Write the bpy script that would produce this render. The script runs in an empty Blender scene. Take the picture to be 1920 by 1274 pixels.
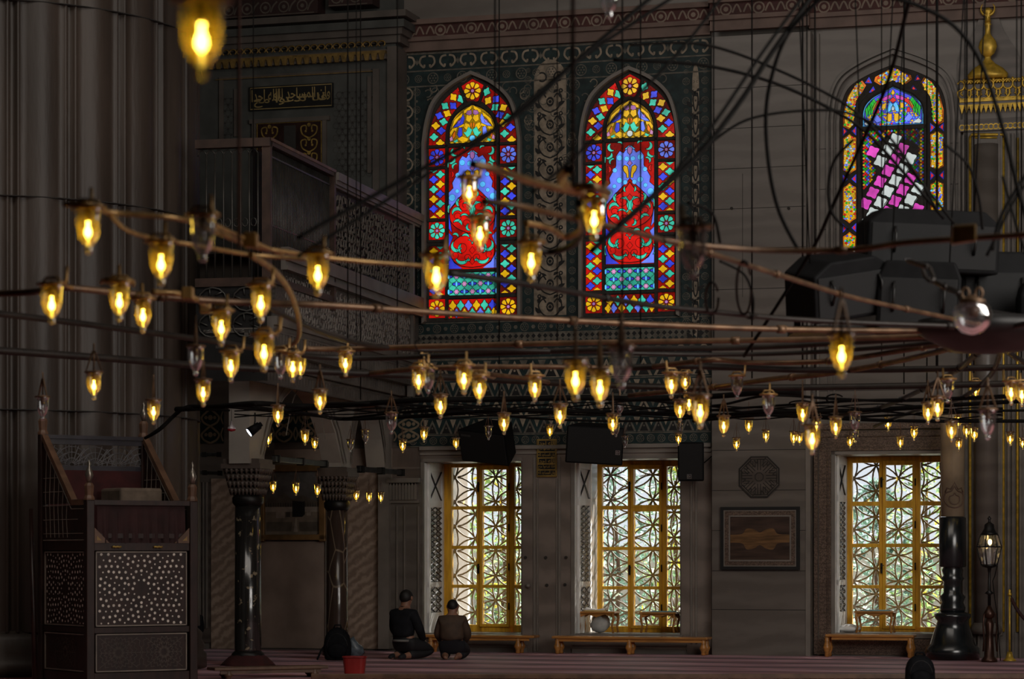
import bpy, math, random
from mathutils import Vector, Matrix
random.seed(7)
PI = math.pi
F = 4920.0            # focal length in pixels of the 1920 px wide frame
HC = 1.38             # eye height
YH = 1040.0           # horizon row
sc = bpy.context.scene
COL = sc.collection
sin, cos, R = math.sin, math.cos, math.radians

# ------------------------------------------------------------------ frames
class Frame:
    def __init__(s, o, ang):
        s.o = Vector(o); s.ang = ang; s.c = cos(ang); s.s = sin(ang)
    def w(s, p):
        x, y, z = p
        return Vector((s.o.x + x*s.c - y*s.s, s.o.y + x*s.s + y*s.c, s.o.z + z))
    def hit(s, px, d):
        """local x where the sight line through column px meets the plane y=d, and its world depth"""
        u = (px-960)/F
        # X = ox + x c - d s ; Y = oy + x s + d c ; X = u Y
        x = (u*(s.o.y + d*s.c) - s.o.x + d*s.s)/(s.c - u*s.s)
        return x, s.o.y + x*s.s + d*s.c
    def x(s, px, d=0.0): return s.hit(px, d)[0]
    def z(s, px, py, d=0.0): return HC + (YH-py)/F*s.hit(px, d)[1]
ID = Frame((0,0,0), 0)
W = Frame((0,37,0), -math.atan(0.3))
def at(px, py, Y): return Vector(((px-960)/F*Y, Y, HC + (YH-py)/F*Y))
def onplane(px, py, z): 
    Y = (z-HC)*F/(YH-py)
    return at(px, py, Y)

# ------------------------------------------------------------------ mesh builder
ORG = {}
class MB:
    def __init__(s): s.v = []; s.f = []; s.m = []; s.sm = []
    def add(s, vs, fs, mi=0, sm=False):
        b = len(s.v); s.v.extend([tuple(v) for v in vs])
        for f in fs:
            s.f.append([b+i for i in f]); s.m.append(mi); s.sm.append(sm)
    def box(s, x0, x1, y0, y1, z0, z1, mi=0):
        vs = [(x,y,z) for z in (z0,z1) for y in (y0,y1) for x in (x0,x1)]
        s.add(vs, [(0,2,3,1),(4,5,7,6),(0,1,5,4),(2,6,7,3),(0,4,6,2),(1,3,7,5)], mi)
    def cbox(s, c, d, mi=0):
        s.box(c[0]-d[0]/2,c[0]+d[0]/2,c[1]-d[1]/2,c[1]+d[1]/2,c[2]-d[2]/2,c[2]+d[2]/2, mi)
    def poly(s, pts, mi=0): s.add(pts, [list(range(len(pts)))], mi)
    def prism(s, pts, d0, d1, mi=0, mi2=None):
        """(x,z) outline pushed along y from d0 to d1"""
        n = len(pts)
        s.add([(p[0],d0,p[1]) for p in pts]+[(p[0],d1,p[1]) for p in pts],
              [list(range(n)), list(range(2*n-1,n-1,-1))], mi)
        b = len(s.v)-2*n
        for i in range(n):
            j = (i+1) % n
            s.f.append([b+i,b+i+n,b+j+n,b+j]); s.m.append(mi if mi2 is None else mi2); s.sm.append(False)
    def prismz(s, pts, z0, z1, mi=0):
        n = len(pts)
        s.add([(p[0],p[1],z0) for p in pts]+[(p[0],p[1],z1) for p in pts],
              [list(range(n-1,-1,-1)), list(range(n,2*n))]+[[i,(i+1)%n,(i+1)%n+n,i+n] for i in range(n)], mi)
    def hexa(s, a, b, mi=0):
        """a, b: two quads (4 corners each) joined to a solid"""
        s.add(list(a)+list(b), [(0,3,2,1),(4,5,6,7)]+[(i,(i+1)%4,(i+1)%4+4,i+4) for i in range(4)], mi)
    def tube(s, pts, r, mi=0, n=8, closed=False, cap=True, sm=True):
        pts = [Vector(p) for p in pts]; N = len(pts)
        if N < 2: return
        rr = r if isinstance(r, (list,tuple)) else [r]*N
        T = []
        for i in range(N):
            if closed: a, b = pts[i-1], pts[(i+1)%N]
            else: a, b = pts[max(i-1,0)], pts[min(i+1,N-1)]
            t = (b-a); T.append(t.normalized() if t.length > 1e-9 else Vector((0,0,1)))
        up = Vector((0,0,1)) if abs(T[0].z) < .9 else Vector((1,0,0))
        u = T[0].cross(up).normalized()
        b0 = len(s.v); vs = []
        for i in range(N):
            u = (u - T[i]*u.dot(T[i])).normalized(); w = T[i].cross(u)
            for k in range(n):
                a = 2*PI*k/n
                vs.append(pts[i] + (u*cos(a)+w*sin(a))*rr[i])
        fs = []
        for i in range(N if closed else N-1):
            j = (i+1) % N
            for k in range(n):
                l = (k+1) % n
                fs.append((i*n+k, i*n+l, j*n+l, j*n+k))
        s.add(vs, fs, mi, sm)
        if cap and not closed:
            s.f.append([b0+k for k in range(n-1,-1,-1)]); s.m.append(mi); s.sm.append(False)
            s.f.append([b0+(N-1)*n+k for k in range(n)]); s.m.append(mi); s.sm.append(False)
    def lathe(s, prof, c=(0,0,0), n=16, mi=0, sm=True, sx=1, sy=1, a0=0, ripple=0, nr=0):
        vs = []; m = len(prof)
        for (r, z) in prof:
            for k in range(n):
                a = a0+2*PI*k/n
                q = r*(1+ripple*abs(cos(nr*a/2))) if nr else r
                vs.append((c[0]+q*cos(a)*sx, c[1]+q*sin(a)*sy, c[2]+z))
        fs = [(i*n+k, i*n+(k+1)%n, (i+1)*n+(k+1)%n, (i+1)*n+k) for i in range(m-1) for k in range(n)]
        s.add(vs, fs, mi, sm)
        b = len(s.v)-m*n
        if prof[0][0] > 1e-4: s.f.append([b+k for k in range(n-1,-1,-1)]); s.m.append(mi); s.sm.append(False)
        if prof[-1][0] > 1e-4: s.f.append([b+(m-1)*n+k for k in range(n)]); s.m.append(mi); s.sm.append(False)
    def ell(s, c, r, mi=0, n=12, m=8):
        r = r if isinstance(r,(tuple,list)) else (r,r,r)
        prof = [(max(sin(PI*i/m),1e-5), -cos(PI*i/m)) for i in range(m+1)]
        vs = [(c[0]+q*cos(2*PI*k/n)*r[0], c[1]+q*sin(2*PI*k/n)*r[1], c[2]+z*r[2]) for q,z in prof for k in range(n)]
        s.add(vs, [(i*n+k, i*n+(k+1)%n, (i+1)*n+(k+1)%n, (i+1)*n+k) for i in range(m) for k in range(n)], mi, True)
    # --- flat ornament on a wall face: (x,z) at depth d
    def stroke(s, pts, w, d=0, mi=0, closed=False):
        N = len(pts); L = []; Rr = []
        for i in range(N):
            if closed: a, b = pts[i-1], pts[(i+1)%N]
            else: a, b = pts[max(i-1,0)], pts[min(i+1,N-1)]
            dx, dz = b[0]-a[0], b[1]-a[1]; l = math.hypot(dx,dz) or 1e-9
            nx, nz = -dz/l*w/2, dx/l*w/2
            L.append((pts[i][0]+nx, d, pts[i][1]+nz)); Rr.append((pts[i][0]-nx, d, pts[i][1]-nz))
        s.add(L+Rr, [(i,(i+1)%N,(i+1)%N+N,i+N) for i in range(N if closed else N-1)], mi)
    def disc(s, c, r, d=0, mi=0, n=10, rz=None):
        rz = rz or r
        s.poly([(c[0]+r*cos(2*PI*k/n), d, c[1]+rz*sin(2*PI*k/n)) for k in range(n)], mi)
    def ring(s, c, r, w, d=0, mi=0, n=14):
        s.stroke([(c[0]+r*cos(2*PI*k/n), c[1]+r*sin(2*PI*k/n)) for k in range(n)], w, d, mi, True)
    def build(s, name, mats, parent=None, frame=ID, o=(0,0,0), bevel=0, subsurf=0, mod=None):
        if parent is not None: o = ORG[parent.name]
        me = bpy.data.meshes.new(name)
        me.from_pydata([(v[0]-o[0], v[1]-o[1], v[2]-o[2]) for v in s.v], [], s.f)
        mats = mats if isinstance(mats,(list,tuple)) else [mats]
        for m in mats: me.materials.append(m)
        me.polygons.foreach_set('material_index', s.m)
        me.polygons.foreach_set('use_smooth', s.sm)
        me.update()
        ob = bpy.data.objects.new(name, me); COL.objects.link(ob)
        ORG[ob.name] = o
        if parent is None:
            ob.location = frame.w(o); ob.rotation_euler = (0,0,frame.ang)
        else: ob.parent = parent
        if bevel:
            b = ob.modifiers.new('b','BEVEL'); b.width = bevel; b.segments = 2; b.limit_method = 'ANGLE'
        return ob
def empty(name, o=(0,0,0), frame=ID):
    e = bpy.data.objects.new(name, None); COL.objects.link(e)
    e.location = frame.w(o); e.rotation_euler = (0,0,frame.ang); e.empty_display_size = .1
    ORG[e.name] = o
    return e
def tag(o, label=None, cat=None, group=None, kind=None):
    if label: o['label'] = label
    if cat: o['category'] = cat
    if group: o['group'] = group
    if kind: o['kind'] = kind
    return o
CH = {}
def dup(root, loc=None, rot=None, name=None):
    r = root.copy(); COL.objects.link(r)
    if name: r.name = name
    if loc is not None: r.location = loc
    if rot is not None: r.rotation_euler = rot
    kids = [x for x in CHILD(root)]
    for ch in kids:
        c = ch.copy(); COL.objects.link(c); c.parent = r
        for g in CHILD(ch):
            d = g.copy(); COL.objects.link(d); d.parent = c
    return r
_cc = {}
def CHILD(o):
    if o.name not in _cc: _cc[o.name] = [x for x in bpy.data.objects if x.parent == o]
    return _cc[o.name]
def cr(pts, seg=8, closed=False):
    """Catmull-Rom through points of any dimension"""
    P = [tuple(p) for p in pts]; N = len(P); out = []
    for i in range(N if closed else N-1):
        p0 = P[i-1] if (closed or i > 0) else P[0]; p1 = P[i]; p2 = P[(i+1)%N]
        p3 = P[(i+2)%N] if (closed or i+2 < N) else P[-1]
        for k in range(seg):
            t = k/seg; t2 = t*t; t3 = t2*t
            out.append(tuple(.5*((2*b)+(-a+c)*t+(2*a-5*b+4*c-d)*t2+(-a+3*b-3*c+d)*t3) for a,b,c,d in zip(p0,p1,p2,p3)))
    if not closed: out.append(P[-1])
    return out

# ------------------------------------------------------------------ materials
def lin(c):
    return tuple(((x/255)/12.92 if x/255 <= .04045 else (((x/255)+.055)/1.055)**2.4) for x in c)
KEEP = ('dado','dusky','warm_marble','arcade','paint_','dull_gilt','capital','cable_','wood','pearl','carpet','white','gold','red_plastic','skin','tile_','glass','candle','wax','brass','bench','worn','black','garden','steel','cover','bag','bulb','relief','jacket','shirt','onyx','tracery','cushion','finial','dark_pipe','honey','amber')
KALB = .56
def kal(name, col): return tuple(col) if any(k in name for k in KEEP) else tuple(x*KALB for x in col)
def mat(name, col, rough=.6, metal=0, var=.25, scale=4, bump=0, bscale=30, spec=.5, col2=None, stretch=(1,1,1), sheen=0):
    col = kal(name, col)
    m = bpy.data.materials.new(name); m.use_nodes = True
    nt = m.node_tree; N = nt.nodes; L = nt.links; b = N['Principled BSDF']
    b.inputs['Roughness'].default_value = rough; b.inputs['Metallic'].default_value = metal
    b.inputs['Specular IOR Level'].default_value = spec
    if sheen: b.inputs['Sheen Weight'].default_value = sheen
    tc = N.new('ShaderNodeTexCoord'); mp = N.new('ShaderNodeMapping'); mp.inputs['Scale'].default_value = stretch
    L.new(tc.outputs['Object'], mp.inputs['Vector'])
    no = N.new('ShaderNodeTexNoise'); no.inputs['Scale'].default_value = scale; no.inputs['Detail'].default_value = 6
    L.new(mp.outputs[0], no.inputs['Vector'])
    cr_ = N.new('ShaderNodeValToRGB')
    c1 = tuple(x*(1-var) for x in col); c2 = col2 or tuple(min(1,x*(1+var)) for x in col)
    cr_.color_ramp.elements[0].position = .35; cr_.color_ramp.elements[1].position = .65
    cr_.color_ramp.elements[0].color = (*c1,1); cr_.color_ramp.elements[1].color = (*c2,1)
    L.new(no.outputs['Fac'], cr_.inputs[0]); L.new(cr_.outputs[0], b.inputs['Base Color'])
    if bump:
        n2 = N.new('ShaderNodeTexNoise'); n2.inputs['Scale'].default_value = bscale; n2.inputs['Detail'].default_value = 4
        L.new(mp.outputs[0], n2.inputs['Vector'])
        bp = N.new('ShaderNodeBump'); bp.inputs['Strength'].default_value = bump; bp.inputs['Distance'].default_value = .02
        L.new(n2.outputs['Fac'], bp.inputs['Height']); L.new(bp.outputs[0], b.inputs['Normal'])
    return m
def marble(name, c1, c2, scale=1.2, dist=6, rot=(0,0,0), rough=.35, st=(1,1,1), wsc=2.0):
    """veined stone: distorted bands between two stone colours"""
    c1, c2 = kal(name, c1), kal(name, c2)
    m = bpy.data.materials.new(name); m.use_nodes = True
    nt = m.node_tree; N = nt.nodes; L = nt.links; b = N['Principled BSDF']
    b.inputs['Roughness'].default_value = rough
    tc = N.new('ShaderNodeTexCoord'); mp = N.new('ShaderNodeMapping')
    mp.inputs['Rotation'].default_value = rot; mp.inputs['Scale'].default_value = st
    L.new(tc.outputs['Object'], mp.inputs['Vector'])
    wv = N.new('ShaderNodeTexWave'); wv.bands_direction = 'Z'; wv.inputs['Scale'].default_value = wsc
    wv.inputs['Distortion'].default_value = dist; wv.inputs['Detail'].default_value = 5; wv.inputs['Detail Scale'].default_value = scale
    wv.inputs['Detail Roughness'].default_value = .6
    L.new(mp.outputs[0], wv.inputs['Vector'])
    no = N.new('ShaderNodeTexNoise'); no.inputs['Scale'].default_value = 1.3; no.inputs['Detail'].default_value = 8
    L.new(mp.outputs[0], no.inputs['Vector'])
    mx = N.new('ShaderNodeMath'); mx.operation = 'MULTIPLY'; L.new(wv.outputs['Fac'], mx.inputs[0]); L.new(no.outputs['Fac'], mx.inputs[1])
    rp = N.new('ShaderNodeValToRGB'); rp.color_ramp.elements[0].position = .05; rp.color_ramp.elements[1].position = .6
    rp.color_ramp.elements[0].color = (*c1,1); rp.color_ramp.elements[1].color = (*c2,1)
    L.new(mx.outputs[0], rp.inputs[0]); L.new(rp.outputs[0], b.inputs['Base Color'])
    return m
def glow(name, col, st, var=.25, sc_=40):
    """coloured glass that emits in place of daylight behind it"""
    m = bpy.data.materials.new(name); m.use_nodes = True
    nt = m.node_tree; N = nt.nodes; L = nt.links; b = N['Principled BSDF']
    b.inputs['Base Color'].default_value = (*[x*.15 for x in col],1); b.inputs['Roughness'].default_value = .25
    b.inputs['Emission Color'].default_value = (*col,1)  # emission stands in for daylight coming through the pane
    tc = N.new('ShaderNodeTexCoord'); no = N.new('ShaderNodeTexNoise'); no.inputs['Scale'].default_value = sc_*.08
    no.inputs['Detail'].default_value = 3
    L.new(tc.outputs['Object'], no.inputs['Vector'])
    mr = N.new('ShaderNodeMapRange'); mr.inputs[1].default_value = .35; mr.inputs[2].default_value = .65
    mr.inputs[3].default_value = st*(1-var*1.4); mr.inputs[4].default_value = st*(1+var)
    L.new(no.outputs['Fac'], mr.inputs[0]); L.new(mr.outputs[0], b.inputs['Emission Strength'])
    return m
def clear_glass(name, tint=(1,1,1), k=.1, rough=.02, trans=None):
    m = bpy.data.materials.new(name); m.use_nodes = True
    nt = m.node_tree; N = nt.nodes; L = nt.links; N.remove(N['Principled BSDF']); out = N['Material Output']
    t = N.new('ShaderNodeBsdfTransparent'); t.inputs[0].default_value = (*tint,1)
    g = N.new('ShaderNodeBsdfGlossy'); g.inputs['Roughness'].default_value = rough; g.inputs[0].default_value = (1,1,1,1)
    fr = N.new('ShaderNodeFresnel'); fr.inputs[0].default_value = 1.5
    ma = N.new('ShaderNodeMath'); ma.operation = 'MULTIPLY_ADD'; ma.inputs[1].default_value = .9; ma.inputs[2].default_value = k*.3
    L.new(fr.outputs[0], ma.inputs[0])
    mx = N.new('ShaderNodeMixShader'); L.new(ma.outputs[0], mx.inputs[0]); L.new(t.outputs[0], mx.inputs[1]); L.new(g.outputs[0], mx.inputs[2])
    last = mx
    if trans:
        d = N.new('ShaderNodeBsdfTranslucent'); d.inputs[0].default_value = (*trans,1)
        m2 = N.new('ShaderNodeMixShader'); m2.inputs[0].default_value = .125
        L.new(mx.outputs[0], m2.inputs[1]); L.new(d.outputs[0], m2.inputs[2]); last = m2
    L.new(last.outputs[0], out.inputs[0])
    return m
def emit(name, col, st):
    m = bpy.data.materials.new(name); m.use_nodes = True
    b = m.node_tree.nodes['Principled BSDF']
    b.inputs['Base Color'].default_value = (*col,1); b.inputs['Emission Color'].default_value = (*col,1)
    b.inputs['Emission Strength'].default_value = st
    return m
M = {}
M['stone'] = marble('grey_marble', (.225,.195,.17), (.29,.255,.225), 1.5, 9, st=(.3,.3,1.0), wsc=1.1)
M['stone2'] = marble('warm_marble', (.26,.19,.145), (.46,.35,.275), 3.0, 5.5, rot=(0,R(36),0), st=(1,1,1), wsc=2.6)
M['stone3'] = marble('brown_breccia', (.12,.08,.06), (.36,.25,.19), 6, 12, st=(2,2,2), wsc=3)
M['stone_dk'] = marble('dark_marble', (.13,.105,.09), (.22,.18,.155), 1.2, 6, st=(.5,.5,1.2), wsc=1.4)  # darker veined marble for side walls, ceiling and insets
M['dado'] = marble('dado_marble', (.17,.14,.12), (.26,.215,.185), 1.3, 8, st=(.5,.5,.7), wsc=1.0)  # paler panel marble, with lamp glow on the lower wall in its colour
M['trimstone'] = mat('pale_marble', (.36,.32,.28), .45, var=.15, scale=3)
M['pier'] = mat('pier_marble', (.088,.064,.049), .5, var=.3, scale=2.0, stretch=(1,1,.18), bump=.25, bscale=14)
M['joint'] = mat('joint_line', (.05,.045,.04), .9)
M['cornice'] = mat('rose_stone', (.27,.18,.145), .6, var=.2, scale=3)
M['frieze'] = mat('frieze_red', (.10,.025,.02), .7)
M['frieze_l'] = mat('frieze_cream', (.34,.26,.2), .7)
M['teal'] = mat('tile_teal', (.010,.024,.025), .5, var=.4, scale=9, spec=.3)
M['black'] = mat('tile_black', (.012,.012,.012), .5, spec=.3)
M['cream'] = mat('tile_cream', (.26,.215,.16), .6, var=.35, scale=10, spec=.3)
M['cream_d'] = mat('tile_grey', (.12,.11,.09), .6, var=.3, scale=14, spec=.3)
M['gold'] = mat('gold_leaf', (.62,.40,.05), .4, .45, var=.3, scale=12)
M['gold_p'] = mat('gold_paint', (.34,.22,.05), .5, .3, var=.3, scale=12)
M['wood_f'] = mat('honey_wood', (.92,.46,.035), .4, var=.22, scale=5, stretch=(4,4,.6))
M['wood_b'] = mat('bench_wood', (.45,.2,.05), .35, var=.3, scale=6, stretch=(.5,4,4))
M['wood_d'] = mat('dark_walnut', (.040,.015,.011), .4, var=.4, scale=6, stretch=(3,3,.7))
M['wood_l'] = mat('worn_walnut', (.13,.07,.042), .45, var=.3, scale=6)
M['wood_m'] = mat('gallery_wood', (.10,.05,.03), .5, var=.3, scale=6)
M['pearl'] = mat('mother_of_pearl', (.78,.70,.62), .3, var=.3, scale=20)
M['bone'] = mat('inlay_line', (.42,.35,.29), .5)
M['iron'] = mat('dark_iron', (.03,.028,.027), .45, .5, var=.3, scale=8)
M['iron_l'] = mat('tie_rod_iron', (.10,.10,.10), .4, .6, var=.4, scale=10)
M['brass'] = mat('brass_pipe', (.15,.085,.045), .42, .5, var=.35, scale=9)
M['pipe'] = mat('dark_pipe', (.020,.015,.012), .5, .4, var=.3, scale=6)
M['cable'] = mat('black_cable', (.006,.0055,.005), .7, metal=0, var=.2, scale=8, spec=.08)
M['blk'] = mat('black_plastic', (.005,.005,.0055), .65, 0, var=.2, scale=10, spec=.12)
M['grille'] = mat('speaker_grille', (.006,.006,.0065), .8, 0, var=.3, scale=120)
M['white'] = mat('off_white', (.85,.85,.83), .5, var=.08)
M['bedlead'] = mat('plaster_lead', (.055,.047,.04), .8, var=.25, scale=14)
M['lead'] = mat('lead_came', (.012,.011,.010), .7)
M['redcloth'] = mat('red_cloth', (.08,.012,.012), .9, var=.3, scale=6)
M['curtain'] = mat('maroon_curtain', (.05,.014,.014), .85, var=.3, scale=5)
M['glass'] = clear_glass('window_glass', (.98,.98,.98), .02)
M['cup'] = clear_glass('lamp_glass_lit', (1,.94,.80), .5, .06, trans=(1,.70,.06))
M['cup0'] = clear_glass('lamp_glass_clear', (.93,.95,.97), .5, .08, trans=(.7,.7,.7))
M['bulb'] = emit('bulb_glow', (1,.70,.10), 25)
M['bulb0'] = clear_glass('bulb_off', (.9,.9,.9), .6, .05)
M['steel'] = mat('steel', (.5,.5,.5), .3, .9, var=.1)
# coloured window glass
def G(n, c, s=1.0, v=.3): M['g_'+n] = glow('glass_'+n, lin(c), s, v)
G('red', (232,22,12), .75, .35); G('yel', (238,184,18), .85, .2); G('blu', (62,72,232), .85, .4); G('teal', (66,205,175), .85)
G('pur', (168,108,172), .85); G('lblu', (104,126,246), .95); G('cyan', (90,190,255), 1.0); G('white', (205,215,212), .85, .15)
G('green', (10,170,40), .95, .2); G('mag', (222,70,190), .85); G('ora', (240,120,14), .9); G('pink', (225,150,205), .8)

AF = {'ا':(0xFE8D,0xFE8E,0,0),'و':(0xFEED,0xFEEE,0,0),'د':(0xFEA9,0xFEAA,0,0),'ن':(0xFEE5,0xFEE6,0xFEE7,0xFEE8),'ل':(0xFEDD,0xFEDE,0xFEDF,0xFEE0),
 'م':(0xFEE1,0xFEE2,0xFEE3,0xFEE4),'س':(0xFEB1,0xFEB2,0xFEB3,0xFEB4),'ج':(0xFE9D,0xFE9E,0xFE9F,0xFEA0),'ه':(0xFEE9,0xFEEA,0xFEEB,0xFEEC),
 'ف':(0xFED1,0xFED2,0xFED3,0xFED4),'ت':(0xFE95,0xFE96,0xFE97,0xFE98),'ع':(0xFEC9,0xFECA,0xFECB,0xFECC),'ح':(0xFEA1,0xFEA2,0xFEA3,0xFEA4)}
def shape_text(t):
    out = []
    for w in t.split(' '):
        o = ''
        for i, c in enumerate(w):
            p = i > 0 and AF[w[i-1]][2]; n = i < len(w)-1 and AF[c][2]
            o += chr(AF[c][3 if p and n else 1 if p else 2 if n else 0])
        out.append(o[::-1])
    return ' '.join(out[::-1])
def script_text(mb, t, x0, x1, z0, z1, d, mi=0, bold=.02):
    cu = bpy.data.curves.new('t','FONT'); cu.body = shape_text(t); cu.offset = bold; cu.resolution_u = 3
    ob = bpy.data.objects.new('t', cu); COL.objects.link(ob); bpy.context.view_layer.update()
    me = ob.to_mesh(); V = [v.co.copy() for v in me.vertices]; Fs = [list(p.vertices) for p in me.polygons]
    ob.to_mesh_clear(); bpy.data.objects.remove(ob); bpy.data.curves.remove(cu)
    if not V: return
    ax, bx = min(v.x for v in V), max(v.x for v in V); ay, by = min(v.y for v in V), max(v.y for v in V)
    mb.add([(x0+(v.x-ax)/(bx-ax)*(x1-x0), d, z0+(v.y-ay)/(by-ay)*(z1-z0)) for v in V], Fs, mi)
# ------------------------------------------------------------------ camera
cd = bpy.data.cameras.new('camera'); cam = bpy.data.objects.new('camera', cd); COL.objects.link(cam)
cam.location = (0,0,HC); cam.rotation_euler = (PI/2,0,0)
cd.sensor_width = 36; cd.lens = F*36/1920; cd.shift_y = (YH-637)/1920; cd.clip_end = 300; cd.clip_start = .1
cd.dof.use_dof = True; cd.dof.focus_distance = 35.5; cd.dof.aperture_fstop = 2.8
sc.camera = cam
sc.view_settings.view_transform = 'Standard'; sc.view_settings.look = 'None'; sc.view_settings.gamma = 1
sc.view_settings.exposure = 0; sc.view_settings.use_curve_mapping = False
try:
    sc.cycles.use_denoising = True; sc.cycles.denoiser = 'OPENIMAGEDENOISE'
    sc.cycles.max_bounces = 6; sc.cycles.transparent_max_bounces = 24
    sc.cycles.sample_clamp_indirect = 3; sc.cycles.caustics_reflective = False; sc.cycles.caustics_refractive = False
except Exception: pass

# ------------------------------------------------------------------ sky, sun, added room fill
wd = bpy.data.worlds.new('sky'); sc.world = wd; wd.use_nodes = True
bg = wd.node_tree.nodes['Background']; bg.inputs[0].default_value = (.80,.86,.93,1); bg.inputs[1].default_value = 1.05
sd = bpy.data.lights.new('sun','SUN'); sd.energy = 26.0; sd.angle = R(.6); sd.color = (1,.95,.87)
sun = bpy.data.objects.new('sun', sd); COL.objects.link(sun)
def sun_dir():
    E, ph = R(45), R(24)
    n = Vector((-W.s, W.c, 0)); a = Vector((W.c, W.s, 0))
    return (n*cos(E)*cos(ph) + a*cos(E)*sin(ph) + Vector((0,0,sin(E))))
sun.rotation_euler = sun_dir().to_track_quat('Z','Y').to_euler(); sun.location = (0,60,30)
def area(name, loc, tgt, size, power, col):
    l = bpy.data.lights.new(name,'AREA'); l.shape = 'RECTANGLE'; l.size, l.size_y = size; l.energy = power; l.color = col
    o = bpy.data.objects.new(name, l); COL.objects.link(o); o.location = loc
    o.rotation_euler = (Vector(loc)-Vector(tgt)).to_track_quat('Z','Y').to_euler(); return o
area('dome_fill', W.w((3,-16,13.2)), W.w((1,0,4)), (14,8), 600, (1,.91,.81))  # added area light standing for unseen dome windows
area('side_fill', W.w((14.5,-20,6)), W.w((-3,0,.6)), (8,6), 860, (1,.95,.89))  # added fill from the right, aimed at the lower wall

# ------------------------------------------------------------------ window openings (x range, z range) in the wall frame
TH = 1.5
OP = []
for (l, r, t, b) in ((796,977,866,1190),(1078,1275,861,1191),(1566,1776,852,1190)):
    OP.append((W.x(l), W.x(r), W.z((l+r)/2,b), W.z((l+r)/2,t)))
TL, TR, TOPZ = -14.0, 18.0, 14.0
def wall_piece(mb, x0, x1, z0, z1): mb.box(x0,x1,0,TH,z0,z1)
mb = MB(); xs = TL
for (a,b,z0,z1) in OP:
    wall_piece(mb, xs, a, 0, TOPZ); wall_piece(mb, a, b, 0, z0); wall_piece(mb, a, b, z1, TOPZ); xs = b
wall_piece(mb, xs, TR, 0, TOPZ)
tag(mb.build('wall_back', M['stone'], frame=W), kind='structure')
wb = bpy.data.objects['wall_back']
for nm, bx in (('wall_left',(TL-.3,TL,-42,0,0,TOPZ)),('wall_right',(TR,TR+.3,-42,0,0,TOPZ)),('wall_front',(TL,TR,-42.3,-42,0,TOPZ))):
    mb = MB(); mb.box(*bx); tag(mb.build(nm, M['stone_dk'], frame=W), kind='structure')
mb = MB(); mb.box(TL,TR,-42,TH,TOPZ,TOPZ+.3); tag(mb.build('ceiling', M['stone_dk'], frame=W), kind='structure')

# carpet: woven prayer rows run along the wall
def carpet():
    m = bpy.data.materials.new('carpet'); m.use_nodes = True
    nt = m.node_tree; N = nt.nodes; L = nt.links; b = N['Principled BSDF']; b.inputs['Roughness'].default_value = .62
    b.inputs['Sheen Weight'].default_value = .12; b.inputs['Sheen Roughness'].default_value = .4
    b.inputs['Sheen Tint'].default_value = (.75,.8,1,1)
    tc = N.new('ShaderNodeTexCoord')
    wv = N.new('ShaderNodeTexWave'); wv.bands_direction = 'Y'; wv.inputs['Scale'].default_value = .245; wv.inputs['Distortion'].default_value = .5
    wv.inputs['Detail'].default_value = 3; wv.inputs['Detail Scale'].default_value = 3
    L.new(tc.outputs['Object'], wv.inputs['Vector'])
    rp = N.new('ShaderNodeValToRGB'); e = rp.color_ramp.elements
    e[0].position = 0; e[0].color = (.09,.012,.010,1); e[1].position = 1; e[1].color = (.62,.26,.24,1)
    x = e.new(.18); x.color = (.34,.06,.045,1)
    L.new(wv.outputs['Fac'], rp.inputs[0])
    no = N.new('ShaderNodeTexNoise'); no.inputs['Scale'].default_value = 7; no.inputs['Detail'].default_value = 8
    mp = N.new('ShaderNodeMapping'); mp.inputs['Scale'].default_value = (.12,.5,1); L.new(tc.outputs['Object'], mp.inputs[0]); L.new(mp.outputs[0], no.inputs['Vector'])
    mx = N.new('ShaderNodeMix'); mx.data_type = 'RGBA'; mx.blend_type = 'MULTIPLY'; mx.inputs[0].default_value = .8
    r2 = N.new('ShaderNodeValToRGB'); r2.color_ramp.elements[0].position = .40; r2.color_ramp.elements[0].color = (.38,.30,.28,1)
    r2.color_ramp.elements[1].position = .60; r2.color_ramp.elements[1].color = (1.25,1.7,2.1,1)  # bluish streaks: window light on the pile painted into the colour
    L.new(no.outputs['Fac'], r2.inputs[0]); L.new(rp.outputs[0], mx.inputs[6]); L.new(r2.outputs[0], mx.inputs[7])
    L.new(mx.outputs[2], b.inputs['Base Color'])
    bp = N.new('ShaderNodeBump'); bp.inputs['Strength'].default_value = .6; bp.inputs['Distance'].default_value = .03
    L.new(no.outputs['Fac'], bp.inputs['Height']); L.new(bp.outputs[0], b.inputs['Normal'])
    return m
M['carpet'] = carpet()
mb = MB(); mb.box(TL,TR,-42,0,-.2,0); tag(mb.build('floor', M['carpet'], frame=W), kind='structure')
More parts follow.
